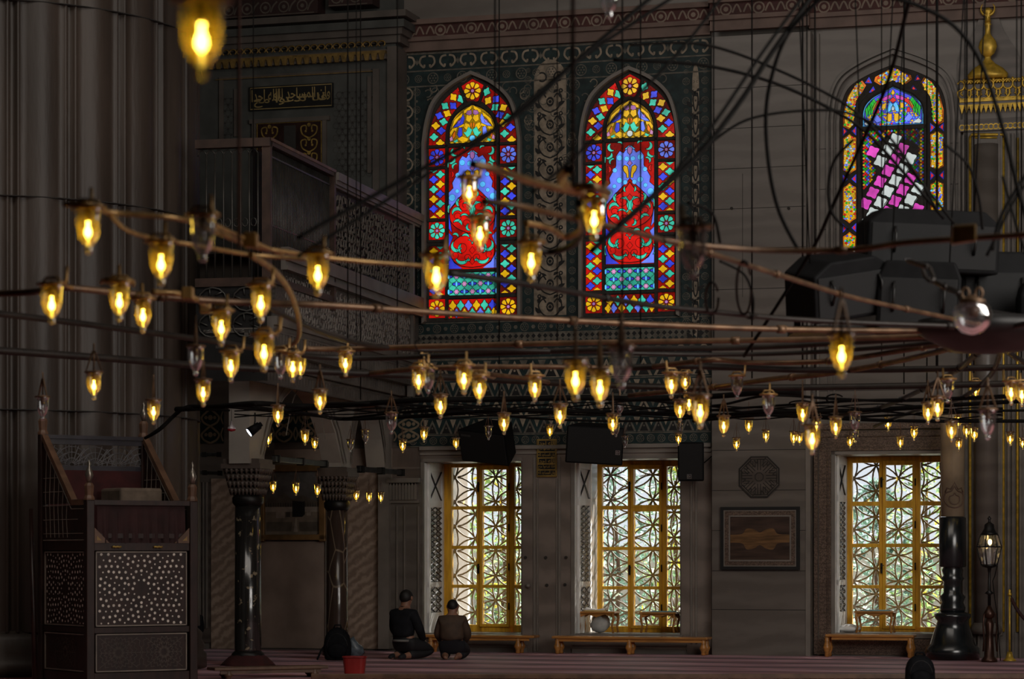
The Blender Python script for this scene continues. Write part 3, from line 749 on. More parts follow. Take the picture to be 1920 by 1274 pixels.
def stained(idx, pxc, ybase, hw=87):
    """the two matching windows in the tiled wall"""
    cx = W.x(pxc); zb = W.z(pxc, ybase); m = W.hit(pxc,0)[1]/F
    YB = 592.0
    o = (cx, -.02, zb); root = empty('window_%d' % idx, o, W); tag(root, kind='structure')
    S = Stain('s', cx, zb, m, ['red','yel','blu','teal','pur','lblu','cyan','white','ora','pink'], ybot=YB)
    back = MB(); out = full_outline(hw+5, 258, 133, YB+3)
    back.prism([S.P(p) for p in out], -.024, -.02); back.build('plaster_ground', [M['bedlead']], root)
    # projecting stone surround
    fr = MB(); o1 = full_outline(hw+4, 258, 134, YB+2); o2 = full_outline(hw+10, 258, 127, YB+6)
    n = len(o1)
    for i in range(n-1):
        a, b, c, d_ = S.P(o1[i]), S.P(o1[i+1]), S.P(o2[i+1]), S.P(o2[i])
        fr.hexa([(a[0],-.12,a[1]),(d_[0],-.12,d_[1]),(d_[0],-.0,d_[1]),(a[0],-.0,a[1])],[(b[0],-.12,b[1]),(c[0],-.12,c[1]),(c[0],-.0,c[1]),(b[0],-.0,b[1])])
    fr.build('stone_surround', [M['trimstone'] if idx==4 else M['trimstone']], root)
    cyc = ['yel','blu','teal']
    def chain(fx, y0, y1, off=0, ang=0):
        """border of quatrefoils; fx centre, going down"""
        x0, x1 = fx-16, fx+16
        n = max(3, round((y1-y0)/9.2)); st = (y1-y0)/n
        S.rect(x0, x1, y0, y1, 'red', 0)
        for k in range(n+1):
            y = y0+k*st; x = fx+(6.5 if (k+off)%2 else -6.5)
            col = cyc[(k*2+off)%3]
            if k == 0: S.piece([(x-8,y0+.8),(x+8,y0+.8),(x,y0+7)], 'teal', 1)
            elif k == n: S.piece([(x-8,y1-.8),(x+8,y1-.8),(x,y1-7)], 'yel', 1)
            else: S.quat((x,y), 9.6, 8.0, 0, col)
    for sx in (-1,1):
        X = sx*70
        S.flower((X,285), 15.5, 'blu' if sx<0 else 'lblu', 'pur', 'red', 16.5, 17)
        chain(X, 308, 400, 0 if sx<0 else 1)
        S.flower((X,423), 15.5, 'teal', 'pur', 'red', 16.5, 17)
        chain(X, 452, 545, 1 if sx<0 else 0)
        S.flower((X,569.5), 15.5, 'yel', 'pur', 'red', 16.5, 18)
        # arch border
        ho = [(sx*x,y) for x,y in cr([(86.5,262),(85,238),(79,215),(68,192),(50,172),(28,155)],5)]
        hi = [(sx*x,y) for x,y in cr([(54,262),(52,238),(48,221),(41,207),(30,194),(17,184)],5)]
        S.piece(ho+hi[::-1], 'red', 0)
        N = 11
        for k in range(N):
            t = (k+.5)/N*(len(ho)-1); i = int(t); f = t-i
            po = [ho[i][q]*(1-f)+ho[i+1][q]*f for q in (0,1)]; pi_ = [hi[i][q]*(1-f)+hi[i+1][q]*f for q in (0,1)]
            an = math.atan2(pi_[1]-po[1], pi_[0]-po[0]); g = .3 if (k+(sx>0))%2 else .7
            S.quat((po[0]*(1-g)+pi_[0]*g, po[1]*(1-g)+pi_[1]*g), 9.4, 8.0, an, cyc[(k*2)%3])
    # keystone flower
    S.piece([(0,140),(22,153),(12,182),(0,188),(-12,182),(-22,153)], 'red', 0)
    S.flower((0,163), 16.5, 'yel', 'pur')
    # lunette
    L = cr([(45,260),(45,236),(40,219),(32,207),(17,196),(0,189)],4); lun = L+[(-x,y) for x,y in L[::-1]][1:]
    S.piece(lun, 'yel', 0)
    for sx in (-1,1):
        q = lambda P, c, l=1: S.piece([(sx*x,y) for x,y in P], c, l, .9)
        q([(2,190),(17,199),(17,205),(8,203),(2,196)], 'yel'); q([(20,203),(36,216),(43,236),(36,226),(26,214),(20,211)], 'yel')
        q([(18,206),(24,216),(38,230),(30,230),(18,224),(15,214)], 'lblu' if sx>0 else 'blu', 2)
        q([(4,206),(12,208),(13,218),(6,222),(0,214)], 'yel'); q([(2,199),(10,200),(13,206),(6,209),(1,206)], 'pur',2)
        q([(4,226),(14,222),(18,230),(10,238),(2,240)], 'yel'); q([(0,236),(8,230),(13,240),(18,240),(10,250),(4,246)], 'teal',2)
        q([(20,232),(26,230),(30,244),(26,250),(20,246)], 'lblu' if sx>0 else 'blu',2); q([(30,230),(40,232),(45,240),(42,246),(36,236),(32,238)], 'yel')
        q([(8,252),(20,247),(30,252),(20,259),(10,258)], 'yel'); q([(34,236),(40,244),(38,252),(33,246)],'ora'); q([(40,246),(45,250),(44,256),(38,254)], 'pink')
        q([(30,252),(38,256),(34,259),(28,258)], 'teal'); q([(16,224),(26,226),(28,232),(20,230),(14,230)], 'yel'); q([(22,216),(29,218),(31,224),(25,224)], 'pur',2)
        q([(1,222),(6,226),(3,234),(1,230)], 'ora')
    S.circ((0,252), 6, 'white' if idx>4 else 'cyan', 2)
    for x in (-40,-30,-18,-6,6,18,30,40): S.piece([(x-4,260),(x+4,260),(x,257)], 'yel', 3, .6)
    # main panel
    S.rect(-47,47,268,497,'red')
    blu = [(0,276),(9,283),(12,288),(20,284),(27,294),(27,312),(33,322),(40,334),(38,344),(47,352),(47,385),(38,376),(22,358),(8,345),(0,336)]
    for sx in (-1,1):
        S.piece([(sx*x,y) for x,y in blu], 'lblu', 1)
        for (x,y,r) in ((20,297,5.5),(6,299,4.5),(29,320,4.5),(20,339,5.5),(40,362,6.5),(9,343,4.5),(30,350,4)): S.circ((sx*x,y), r, 'cyan', 2, .5)
        S.piece([(sx*x,y) for x,y in ((1,274),(11,281),(7,282),(1,279))], 'cyan', 2)
        S.piece([(sx*x,y) for x,y in ((2,326),(4,314),(10,311),(14,315),(12,322),(7,328),(6,335),(2,335))], 'yel', 3)
        for (c,r,a0,a1,w,col) in (((34,276),7,-60,130,6,'teal'),((42,290),7,60,220,6,'teal'),((33,304),6,-120,60,5,'teal'),((40,300),9,-40,40,5,'teal'),((20,272),5,180,330,4,'teal'),((44,318),6,120,260,5,'red')):
            S.crescent((sx*c[0],c[1]), r, a0 if sx>0 else 180-a0, a1 if sx>0 else 180-a1, w, col, 2)
    S.piece([(-5,279),(0,276),(5,279),(4,288),(0,292),(-4,288)], 'pur', 3); S.piece([(0,302),(5,308),(0,313),(-5,308)], 'pur', 3)
    for sx in (-1,1):        # lower blue corners
        for tri in ([(47,388),(47,420),(40,428),(44,404)],[(47,428),(47,455),(38,436)],[(47,460),(47,496),(20,496),(36,484),(44,470)]):
            S.piece([(sx*x,y) for x,y in tri], 'lblu' if sx>0 else 'blu', 1)
    med = cr([(0,343),(12,358),(32,372),(44,388),(43,406),(30,420),(12,428),(0,432)],3); S.piece(med+[(-x,y) for x,y in med[::-1]][1:], 'red', 2, 1.6)
    med2 = cr([(0,428),(22,434),(38,446),(44,464),(38,480),(22,491),(0,494)],3); S.piece(med2+[(-x,y) for x,y in med2[::-1]][1:], 'red', 2, 1.6)
    cres = [((12,386),14,110,300,9),((-2,384),0,0,0,0),((30,392),9,200,380,7),((22,372),8,-60,70,6),((5,356),6,60,-60,4),((36,384),12,-50,40,5),((30,414),9,180,330,6),((5,418),6,100,-80,5),
            ((16,404),10,210,330,4),((30,452),10,150,-60,7),((20,472),13,20,170,7),((14,458),12,-50,60,5),((6,448),6,150,300,4),((38,470),12,-50,60,5),((14,440),8,200,330,5),((8,486),6,190,340,4),((34,436),6,180,330,5)]
    for (c,r,a0,a1,w) in cres:
        if w:
            for sx in (-1,1): S.crescent((sx*c[0],c[1]), r, a0 if sx>0 else 180-a0, a1 if sx>0 else 180-a1, w, 'teal', 3)
    for (cx_,cy_,r0,t0,t1) in ((14,378,12,0,430),(30,398,10,90,500),(12,412,9,180,560),(20,456,13,0,420),(34,470,9,60,420),(10,476,9,120,480),(24,368,8,200,520)):
        for sx in (-1,1): S.ld.stroke([S.P((sx*(cx_+r0*(1-.7*k/16)*cos(R(t0+(t1-t0)*k/16))), cy_+r0*(1-.7*k/16)*sin(R(t0+(t1-t0)*k/16)))) for k in range(17)], 1.0*m, -.043)
    for y in (372,402,440,462,482): S.piece([(0,y-7),(6,y),(0,y+7),(-6,y)], 'red' if y!=402 else 'ora', 4, 1.2)
    # star net
    S.rect(-47,47,503,546,'teal')
    for i in range(-3,4):
        for j in range(3):
            x = i*15.6; y = 503+7+j*14.5
            if (i+j)%2 == 0: 
                pts = [(x+(6.4 if k%2==0 else 3.4)*cos(k*PI/6), y+(6.4 if k%2==0 else 3.4)*sin(k*PI/6)) for k in range(12)]
                if abs(x)<46: S.piece([(max(-47,min(47,a)),b) for a,b in pts], 'pink', 2, 1)
            else:
                for f in (-1,1): 
                    if abs(x+f*5)<44: S.circ((x+f*5,y), 3.6, 'blu', 2, 1, 3, 8)
                S.circ((x,y), 2.5, 'cyan', 3, .8, 5, 8)
            for f in (-1,1):
                if abs(x+f*7.8)<45: S.ld.stroke([S.P((x,y-7)),S.P((x+f*7.8,y)),S.P((x,y+7))], .0075, S.d-.014)
    # foot panel
    S.rect(-47,47,553,589,'red')
    cc = ['yel','teal','lblu','yel','teal','blu','yel']
    for k in range(6): S.quat((-39+k*15.6,565), 8, 10.5, 0, cc[k], 1)
    for k in range(7): S.quat((-46.8+k*15.6 if 0<k<6 else (-46.8+k*15.6)*.9,579) , 7.5, 9.5, 0, ['yel','lblu','yel','teal','lblu','teal','yel'][k], 2)
    # bars
    bars = MB()
    def br(x0,y0,x1,y1,w=6):
        a, b = S.P((x0,y0)), S.P((x1,y1)); bars.stroke([a,b], w*m, -.05)
    for x in (-50.5,50.5): br(x,262,x,590,5.5)
    for y in (264.5,499.8,549.5): br(-88,y,88,y,5) if y==264.5 else br(-48,y,48,y,5)
    for y in (304.5,403,442.5,549):
        for f in (-1,1): br(f*53,y,f*88,y,5)
    for f in (-1,1):
        a = [S.P((f*x,y)) for x,y in cr([(50,262),(49.5,236),(45,220),(37,207),(24,196),(10,188),(0,184)],4)]; bars.stroke(a, 5*m, -.05)
        br(f*14,187,f*25,152,4)
    bars.build('plaster_bars', [M['bedlead']], root)
    S.done(root)
stained(4, 887, 600); stained(5, 1182, 591)
# ================================================================== third stained window, right of the pier
def stained_right():
    pxc = 1675.0; cx = W.x(pxc); YB = 600.0; zb = W.z(pxc,YB); m = W.hit(pxc,0)[1]/F
    root = empty('window_6', (cx,-.02,zb), W); tag(root, kind='structure')
    S = Stain('s', cx, zb, m, ['red','yel','blu','teal','pur','lblu','cyan','white','ora','green','mag'], ybot=YB)
    kk = ((1,0),(.95,.36),(.80,.64),(.45,.84),(0,1))
    def outl(hw, ys, ya, yb):
        h = arch_pts(hw, ys, ya, 6, kk); return [(hw,yb)]+h+[(-x,y) for x,y in h[::-1]][1:]+[(-hw,yb)]
    back = MB(); back.prism([S.P(p) for p in outl(101,222,122,YB+4)], -.024, -.02); back.build('plaster_ground', [M['bedlead']], root)
    fr = MB()      # stepped ogee mouldings round the recess
    for (w0,w1,ya0,ya1,dd) in ((101,106,122,114,.05),(112,116,103,97,.09),(122,126,92,87,.05)):
        o1, o2 = outl(w0,225,ya0,YB+60), outl(w1,225,ya1,YB+60)
        for i in range(len(o1)-1):
            a,b,c,e = S.P(o1[i]),S.P(o1[i+1]),S.P(o2[i+1]),S.P(o2[i])
            fr.hexa([(a[0],-dd,a[1]),(e[0],-dd,e[1]),(e[0],0,e[1]),(a[0],0,a[1])],[(b[0],-dd,b[1]),(c[0],-dd,c[1]),(c[0],0,c[1]),(b[0],0,b[1])])
    fr.build('stone_mouldings', [M['stone']], root)
    rnd = random.Random(11); pal = ['green','yel','red','cyan','blu','yel','white','green','yel','lblu']
    def fill(inside, x0, x1, y0, y1, step, sz):
        y = y0; r = 0
        while y < y1:
            x = x0+(step/2 if r%2 else 0)
            while x < x1:
                px, py = x+rnd.uniform(-.8,.8), y+rnd.uniform(-.8,.8)
                if inside(px,py):
                    a = rnd.uniform(0,PI); n = 5; q = sz*rnd.uniform(.75,1.2)
                    S.piece([(px+q*rnd.uniform(.7,1.1)*cos(a+2*PI*k/n), py+q*rnd.uniform(.6,1)*sin(a+2*PI*k/n)) for k in range(n)], rnd.choice(pal), 2, .45)
                x += step
            y += step*.9; r += 1
    def cart(poly, box):
        S.piece(poly, 'ora', 0, 1.5)
        cx_ = sum(p[0] for p in poly)/len(poly); cy_ = sum(p[1] for p in poly)/len(poly)
        def ins(x,y,P=[(cx_+(p[0]-cx_)*.8, cy_+(p[1]-cy_)*.93) for p in poly]):
            c = False; j = len(P)-1
            for i in range(len(P)):
                if (P[i][1] > y) != (P[j][1] > y) and x < (P[j][0]-P[i][0])*(y-P[i][1])/(P[j][1]-P[i][1]+1e-9)+P[i][0]: c = not c
                j = i
            return c
        S.piece([(cx_+(p[0]-cx_)*.82, cy_+(p[1]-cy_)*.94) for p in poly], 'yel', 1, .8)
        fill(ins, box[0], box[1], box[2], box[3], 4.7, 2.7)
    for sx in (-1,1):
        for (y0,y1) in ((247,325),(340,417),(432,509),(524,596)):
            P = [(69,y0+9),(76,y0+5),(82,y0),(88,y0+5),(95,y0+9),(95,y1-9),(88,y1-5),(82,y1),(76,y1-5),(69,y1-9)]
            cart([(sx*x,y) for x,y in P], (min(sx*69,sx*95),max(sx*69,sx*95),y0,y1))
        for y in (243,333,425,517):
            for dx in (-1,1):
                P = [(82+dx*13,y-9),(82+dx*13,y+9),(82+dx*3,y)]; S.piece([(sx*x,yy) for x,yy in P], 'blu', 0); 
                S.piece([(sx*(82+dx*(13-.8*9 if 0 else 11)),y-5),(sx*(82+dx*11),y+5),(sx*(82+dx*6),y)], 'red', 1, .6)
        P = [(sx*x,y) for x,y in [(95,234),(95,212),(87,178),(72,156),(58,148),(50,158),(58,172),(68,185),(73,208),(74,232),(83,240)]]
        cart(P, (min(sx*50,sx*95),max(sx*50,sx*95),146,238))
        for (x,y) in ((46,150),(38,168)):
            S.piece([(sx*(x-7),y+5),(sx*(x+8),y+4),(sx*(x-1),y-8)], 'blu', 0); S.piece([(sx*(x-3),y+3),(sx*(x+4),y+2),(sx*(x-0),y-3)], 'red', 1, .6)
    cart([(0,126),(16,134),(34,143),(36,152),(24,160),(0,152),(-24,160),(-36,152),(-34,143),(-16,134)], (-36,36,128,158))
    # lunette with cyan edge
    L = cr([(57,236),(57,212),(52,196),(38,182),(18,172),(0,163)],5); lun = L+[(-x,y) for x,y in L[::-1]][1:]
    S.piece(lun, 'cyan', 0, 1.6); S.piece([(x*.94,236+(y-236)*.94-2) for x,y in lun], 'blu', 1, 1.2)
    fill(lambda x,y: y<233 and abs(x)<50 and y>172+abs(x)*.45+max(0,abs(x)-40)*2, -52, 52, 172, 234, 5.2, 2.6)
    for sx in (-1,1):
        q = lambda P,c,l=3: S.piece([(sx*x,y) for x,y in P], c, l, .9)
        for k in range(3): q([(50-k*5,222-k*2),(52-k*4,204-k*5),(44-k*4,192-k*4),(40-k*5,196-k*2),(46-k*5,210-k*3)], 'green')
        q([(20,184),(32,190),(40,202),(36,208),(30,198),(22,192)], 'red'); q([(4,178),(16,182),(26,186),(18,190),(6,186)], 'mag')
        q([(0,196),(6,192),(10,200),(14,212),(6,210),(2,204)], 'cyan'); q([(12,192),(20,196),(22,204),(14,204)], 'yel'); q([(26,204),(32,204),(32,212),(26,212)], 'red')
        q([(2,214),(10,214),(16,222),(8,230),(2,226)], 'yel'); q([(20,226),(30,214),(38,222),(30,230)], 'lblu'); q([(14,230),(22,222),(20,232)], 'green')
        q([(36,232),(48,224),(54,230),(50,234)], 'white'); q([(20,208),(26,216),(22,220),(17,214)], 'green'); q([(40,212),(48,220),(42,222)], 'yel'); q([(4,232),(16,232),(10,226)],'cyan')
    S.circ((0,204), 4, 'white', 3, .8); S.piece([(0,168),(4,175),(0,180),(-4,175)], 'yel', 3); S.piece([(0,183),(7,189),(0,194),(-7,189)], 'red', 3)
    # small lattice mosaic and the big quatrefoils inside a vase outline
    med = cr([(2,250),(20,262),(42,272),(46,286),(40,302),(32,314),(34,330),(46,346),(57,362),(57,378)],4)
    def half(y):
        P = med
        if y < P[0][1]: return -1
        for i in range(len(P)-1):
            if P[i][1] <= y <= P[i+1][1]: t = (y-P[i][1])/(P[i+1][1]-P[i][1]+1e-9); return P[i][0]*(1-t)+P[i+1][0]*t
        return 99
    r = 0; y = 246.0; pm = ['yel','green','red','lblu','yel','red','green','blu']
    while y < 375:
        x = -55 + (2.9 if r%2 else 0); c = 0
        while x < 57:
            if abs(x) > half(y)+2.5: S.piece([(x-2.5,y),(x,y-2.4),(x+2.5,y),(x,y+2.4)], pm[(c+r*2)%8 if r%2 else (c*3+r)%8], 0, .0)
            x += 5.8; c += 1
        y += 3.1; r += 1
    for i in range(-26,26):
        for j in range(-26,26):
            x = (i+j)*14.0+4; y = 262-i*20+j*18.5
            if 256 < y < 590 and abs(x) < min(half(y),60)-5:
                S.quat((x,y), 13.8, 13.0, -.35, 'white' if j%2==0 else 'mag', 1)
                if j%2==0: S.quat((x+1.5,y+2), 13.6, 13, -.35, 'teal' if (i%3==0) else 'white', 0)
    bars = MB()
    for sx in (-1,1):
        for x in (59.5+3,): bars.stroke([S.P((sx*x,240)),S.P((sx*x,600))], 8*m, -.05)
    bars.stroke([S.P((-62,240.5)),S.P((62,240.5))], 7*m, -.05)
    for sx in (-1,1): bars.stroke([S.P((sx*x,y)) for x,y in cr([(62,240),(62,210),(56,192),(40,176),(18,165),(0,157)],4)], 7*m, -.05)
    bars.build('plaster_bars', [M['bedlead']], root)
    S.done(root)
stained_right()

# brown breccia frame round the third window, and the recess wall mouldings
b3 = MB(); a, b, z0, z1 = OP[2]
b3.box(W.x(1531),a-.05,-.05,0,.02,z1+.35,0); b3.box(W.x(1531),W.x(1768),-.05,0,z1+.05,z1+.32,0)
b3.box(W.x(1531),b,-.08,0,.02,z0-.06,0)
b3.box(W.x(1531)-.02,W.x(1535),-.09,0,.02,z1+.42,0); b3.box(W.x(1553),W.x(1555),-.075,0,.02,z1+.22,0)
b3.box(W.x(1528),W.x(1768),-.09,0,z1+.34,z1+.42,0); b3.box(W.x(1536),W.x(1768),-.075,0,z1+.24,z1+.26,0)
for z in (3.6,4.15,4.7,5.25,5.8,6.35,6.9): b3.box(W.x(1529),W.x(1798),-.0025,0,z,z+.007,1)
for px in (1553,1563): b3.box(W.x(px),W.x(px+3),-.02,0,z1+.45,wz(1560,225),2)
b3.build('breccia_frame', [M['stone3'],M['joint'],M['stone']], parent=wb)

# ================================================================== mihrab side: pilasters with gold lines, crest and crescent finial
def mihrab():
    x0 = W.x(1800); root = empty('wall_niche_frame', (x0,0,0), W); tag(root, kind='structure')
    s = MB(); d = -.06; X = lambda p,d=-.14: W.x(p,d)
    Zt = wz(1860,160)
    s.box(X(1806), X(2000), -.12, 0, 0, Zt, 0)
    s.box(X(1826), X(1880), -.17, -.12, .3, wz(1850,260), 0)
    s.tube([(X(1850),-.17,.45),(X(1850),-.17,wz(1850,275))], .16, 0, 20)       # engaged shaft
    s.lathe([(.19,0),(.21,.05),(.2,.1),(.165,.15)], (X(1850),-.17,.32), 18, 0)
    for (w0,px) in ((.03,1808),(.03,1836),(.025,1874),(.03,1892),(.02,1900),(.03,1914)): s.box(X(px)-w0/2,X(px)+w0/2,-.19,-.1,.0,wz(1850,255),0)
    s.build('marble_pilaster', [M['stone']], root)
    g = MB()
    for px in (1819,1881.5,1908): g.tube([(X(px),-.15,.35),(X(px),-.15,wz(px,262))], .019, 0, 8)
    g.tube([(X(1819),-.15,wz(1819,262)),(X(1822),-.16,wz(1822,256)),(X(1882),-.16,wz(1882,256)),(X(1884),-.15,wz(1884,264))], .02, 0, 8)
    g.tube([(X(1829),-.175,wz(1829,262)),(X(1870),-.175,wz(1870,262))], .014, 0, 8)
    g.build('gold_line', [M['gold']], root)
    c = MB(); bx0, bx1 = X(1800), X(2000)
    zc = [wz(1860,y) for y in (248,234,228,206,191,152)]
    c.box(bx0,bx1,-.17,0,zc[0],zc[1],0); c.box(bx0,bx1,-.15,0,zc[1],zc[2]+.02,1); c.box(bx0,bx1,-.17,0,zc[3],zc[4],0); c.box(bx0,bx1,-.19,0,zc[4]-.02,zc[4]+.03,2)
    n = 22; st = (bx1-bx0)/n
    for k in range(n):
        x = bx0+(k+.5)*st
        c.ring((x,(zc[0]+zc[1])/2), .035, .014, -.175, 2, 10); c.disc((x+st/2,(zc[0]+zc[1])/2), .014, -.175, 2, 6)
        c.prism([(x-.035,zc[3]+.05),(x+.035,zc[3]+.05),(x,zc[3]-.07)], -.2, -.15, 2)       # hanging stalactites
    for k in range(11):
        x = bx0+(k+.5)*2*st; h = zc[5]-zc[4]
        for f in (-1,1):
            c.tube([(x+f*a_,-.18,zc[4]+b_*h) for a_,b_ in cr([(.0,.05),(.07,.15),(.085,.45),(.02,.55),(.0,.8),(.05,.95),(.09,.8)],4)], .014, 2, 6)
            c.tube([(x+f*a_,-.18,zc[4]+b_*h) for a_,b_ in cr([(.02,.25),(.05,.35),(.03,.45)],4)], .01, 2, 5)
        c.ell((x,-.18,zc[4]+.95*h), (.022,.02,.03), 2, 8, 6)
    c.box(bx0,bx1,-.165,-.10,zc[4],zc[5]-.06,3)
    c.build('gilded_crest', [M['stone'],M['stone_dk'],M['gold'],M['stone_dk']], root)
    f = MB(); fx = X(1852,-.16); z = lambda y: wz(1852,y)
    f.lathe([(.26,z(152)-z(152)),(.27,.06),(.20,.14),(.10,.2),(.045,.26),(.035,.34),(.06,.36),(.035,.38)], (fx,-.16,z(152)), 18, 0, sy=.5)
    f.lathe([(.03,0),(.09,.05),(.125,.14),(.105,.22),(.05,.29),(.035,.32),(.035,.42),(.05,.44),(.035,.46),(.035,.58),(.065,.62),(.03,.66)], (fx,-.16,z(112)), 16, 0, sy=.6)
    f.lathe([(.045,0),(.01,.12),(.002,.15)], (fx,-.16,z(46)), 10, 0)
    f.tube([(fx+.09*cos(R(a)),-.16,z(21)+.09*sin(R(a))) for a in range(-225,46,15)], [.004+.016*sin(PI*k/18) for k in range(19)], 0, 8)
    f.build('crescent_finial', [M['gold']], root)
    st2 = MB()         # ghost outline of the onion shaped stone panel behind
    st2.prism([(fx+x_,z(165)+y_) for x_,y_ in cr([(-.40,0),(-.40,.4),(-.22,.7),(0,1.15),(.22,.7),(.40,.4),(.40,0)],5)], -.05, -.0, 0)
    st2.build('onion_panel', [M['stone_dk']], root)
mihrab()

# ================================================================== LEFT: marble back wall under the loge
dl = MB()
def pan(px0, px1, py0, py1, mi, d=0.0, th=.03): dl.box(W.x(px0),W.x(px1),d-th,d,wz((px0+px1)/2,py1),wz((px0+px1)/2,py0),mi)
pan(300,398,905,1205,1); pan(398,442,898,1217,2,0,.045); pan(442,490,880,1217,1); pan(486,612,1016,1216,3,0,.02)
pan(612,622,880,1217,4,0,.05); pan(622,715,880,1217,2,0,.03); pan(715,735,700,1217,4,0,.14)
pan(735,795,900,1217,0,0,.06)
for p in (748,762,788): dl.box(W.x(p)-.012,W.x(p)+.012,-.085,0,.5,wz(p,950),4)
for p in (377,384,390): dl.box(W.x(p)-.012,W.x(p)+.012,-.06,0,.3,wz(p,905),4)
hx0, hx1 = W.x(735), W.x(787)
for q in range(9):
    x = hx0+(q+.5)*(hx1-hx0)/9; dl.prism([(x-.02,wz(760,938)),(x+.02,wz(760,938)),(x+.02,wz(760,912)),(x,wz(760,906)),(x-.02,wz(760,912))], -.13, -.05, 4)
dl.box(hx0-.03,hx1+.04,-.16,0,wz(760,906),wz(760,898),4); dl.box(hx0-.01,hx1+.02,-.1,0,wz(760,944),wz(760,938),4)
for (y0,y1,m_) in ((842,878,3),(800,842,1),(880,898,3)): pan(515,795,y0,y1,m_,0,.012)
dl.build('marble_panels', [M['stone'],M['stone_dk'],M['stone2'],mat('dusky_marble',(.30,.23,.19),.45,var=.2,scale=2),M['trimstone']], parent=wb)
# tile patches seen through the arches
tl = MB()
for (pa_,pb_,ya,yb,cnt) in ((372,420,768,832,1),(512,600,768,830,2),(683,722,775,828,1),(740,795,785,830,1)):
    a, b = W.x(pa_), W.x(pb_); z0, z1 = wz(pa_,yb), wz(pa_,ya)
    tl.box(a,b,-.03,0,z0,z1,0); n = max(1,round((b-a)/.3)); s = (b-a)/n
    for k in range(n):
        x = a+(k+.5)*s
        for j in range(2):
            z = z0+(j+.5)*(z1-z0)/2; q = (z1-z0)/4
            for f in (-1,1):
                tl.stroke(cr([(x,z-q),(x+f*s*.25,z-q*.6),(x+f*s*.34,z),(x+f*s*.2,z+q*.5),(x,z+q)],4), .03, -.032, 1)
                tl.stroke(cr([(x+f*s*.5,z-q*.8),(x+f*s*.42,z),(x+f*s*.5,z+q*.8)],4), .022, -.032, 1)
                tl.disc((x+f*s*.17,z), .028, -.032, 1, 6)
            tl.disc((x,z), .04, -.032, 1, 8)
tl.build('tile_patch', [M['teal'],mat('tile_sand',(.22,.17,.11),.5,var=.2,scale=9)], parent=wb)

# painting of a shrine courtyard with a gilt frame
def painting():
    a, b = W.x(488), W.x(614); z0, z1 = wz(550,1016), wz(550,872); d = -.05
    root = empty('painting', ((a+b)/2,0,z0), W); tag(root, 'gilt-framed painting of a black cube shrine in a courtyard, between the two columns', 'painting')
    mb = MB(); w = .1
    for (x0,x1,y0,y1) in ((a,b,z0+.02,z0+w),(a,b,z1-w,z1),(a,a+w,z0,z1),(b-w,b,z0,z1)): mb.box(x0,x1,-.1,0,y0,y1)
    mb.build('frame', [mat('dull_gilt',(.26,.15,.06),.45,.3,var=.3)], root, bevel=.012)
    c = MB(); X0_,X1_,Z0_,Z1_ = a+w,b-w,z0+w,z1-w; H = Z1_-Z0_; Wd = X1_-X0_
    c.box(X0_,X1_,d,0,Z0_,Z1_,0)
    e = d-.002
    P = lambda pts,mi,k=0: c.poly([(X0_+u*Wd,e-k*.0008,Z0_+v*H) for u,v in pts], mi)
    P([(0,0),(1,0),(1,.36),(0,.36)],1); P([(0,.36),(1,.36),(1,.46),(0,.5)],2,1)
    P([(0,.5),(.12,.64),(.2,.58),(.34,.66),(.5,.56),(.7,.62),(1,.5),(1,.44),(0,.44)],3,1)
    for k in range(22): P([(k/22,.44),(k/22+.025,.44),(k/22+.025,.50),(k/22+.012,.52),(k/22,.50)],4,2)
    P([(.5,.28),(.68,.28),(.68,.52),(.5,.54)],5,4); P([(.68,.28),(.73,.32),(.73,.53),(.68,.52)],6,4)
    P([(.2,.26),(.36,.26),(.36,.42),(.2,.42)],2,3); P([(.38,.28),(.46,.28),(.46,.36),(.38,.36)],4,3); P([(.76,.3),(.84,.3),(.84,.4),(.8,.44),(.76,.4)],2,3)
    P([(.52,.04),(.56,.26),(.58,.26),(.6,.04)],2,3); P([(.02,.05),(.48,.05),(.5,.2),(.02,.2)],3,2); P([(.63,.05),(.98,.05),(.98,.2),(.62,.2)],3,2)
    cols = [(.12,.115,.11),(.22,.18,.14),(.36,.31,.26),(.12,.10,.08),(.075,.065,.055),(.008,.008,.008),(.014,.013,.012)]
    c.build('canvas', [mat('paint_%d'%i, q, .6, var=.25, scale=7) for i,q in enumerate(cols)], root)
painting()

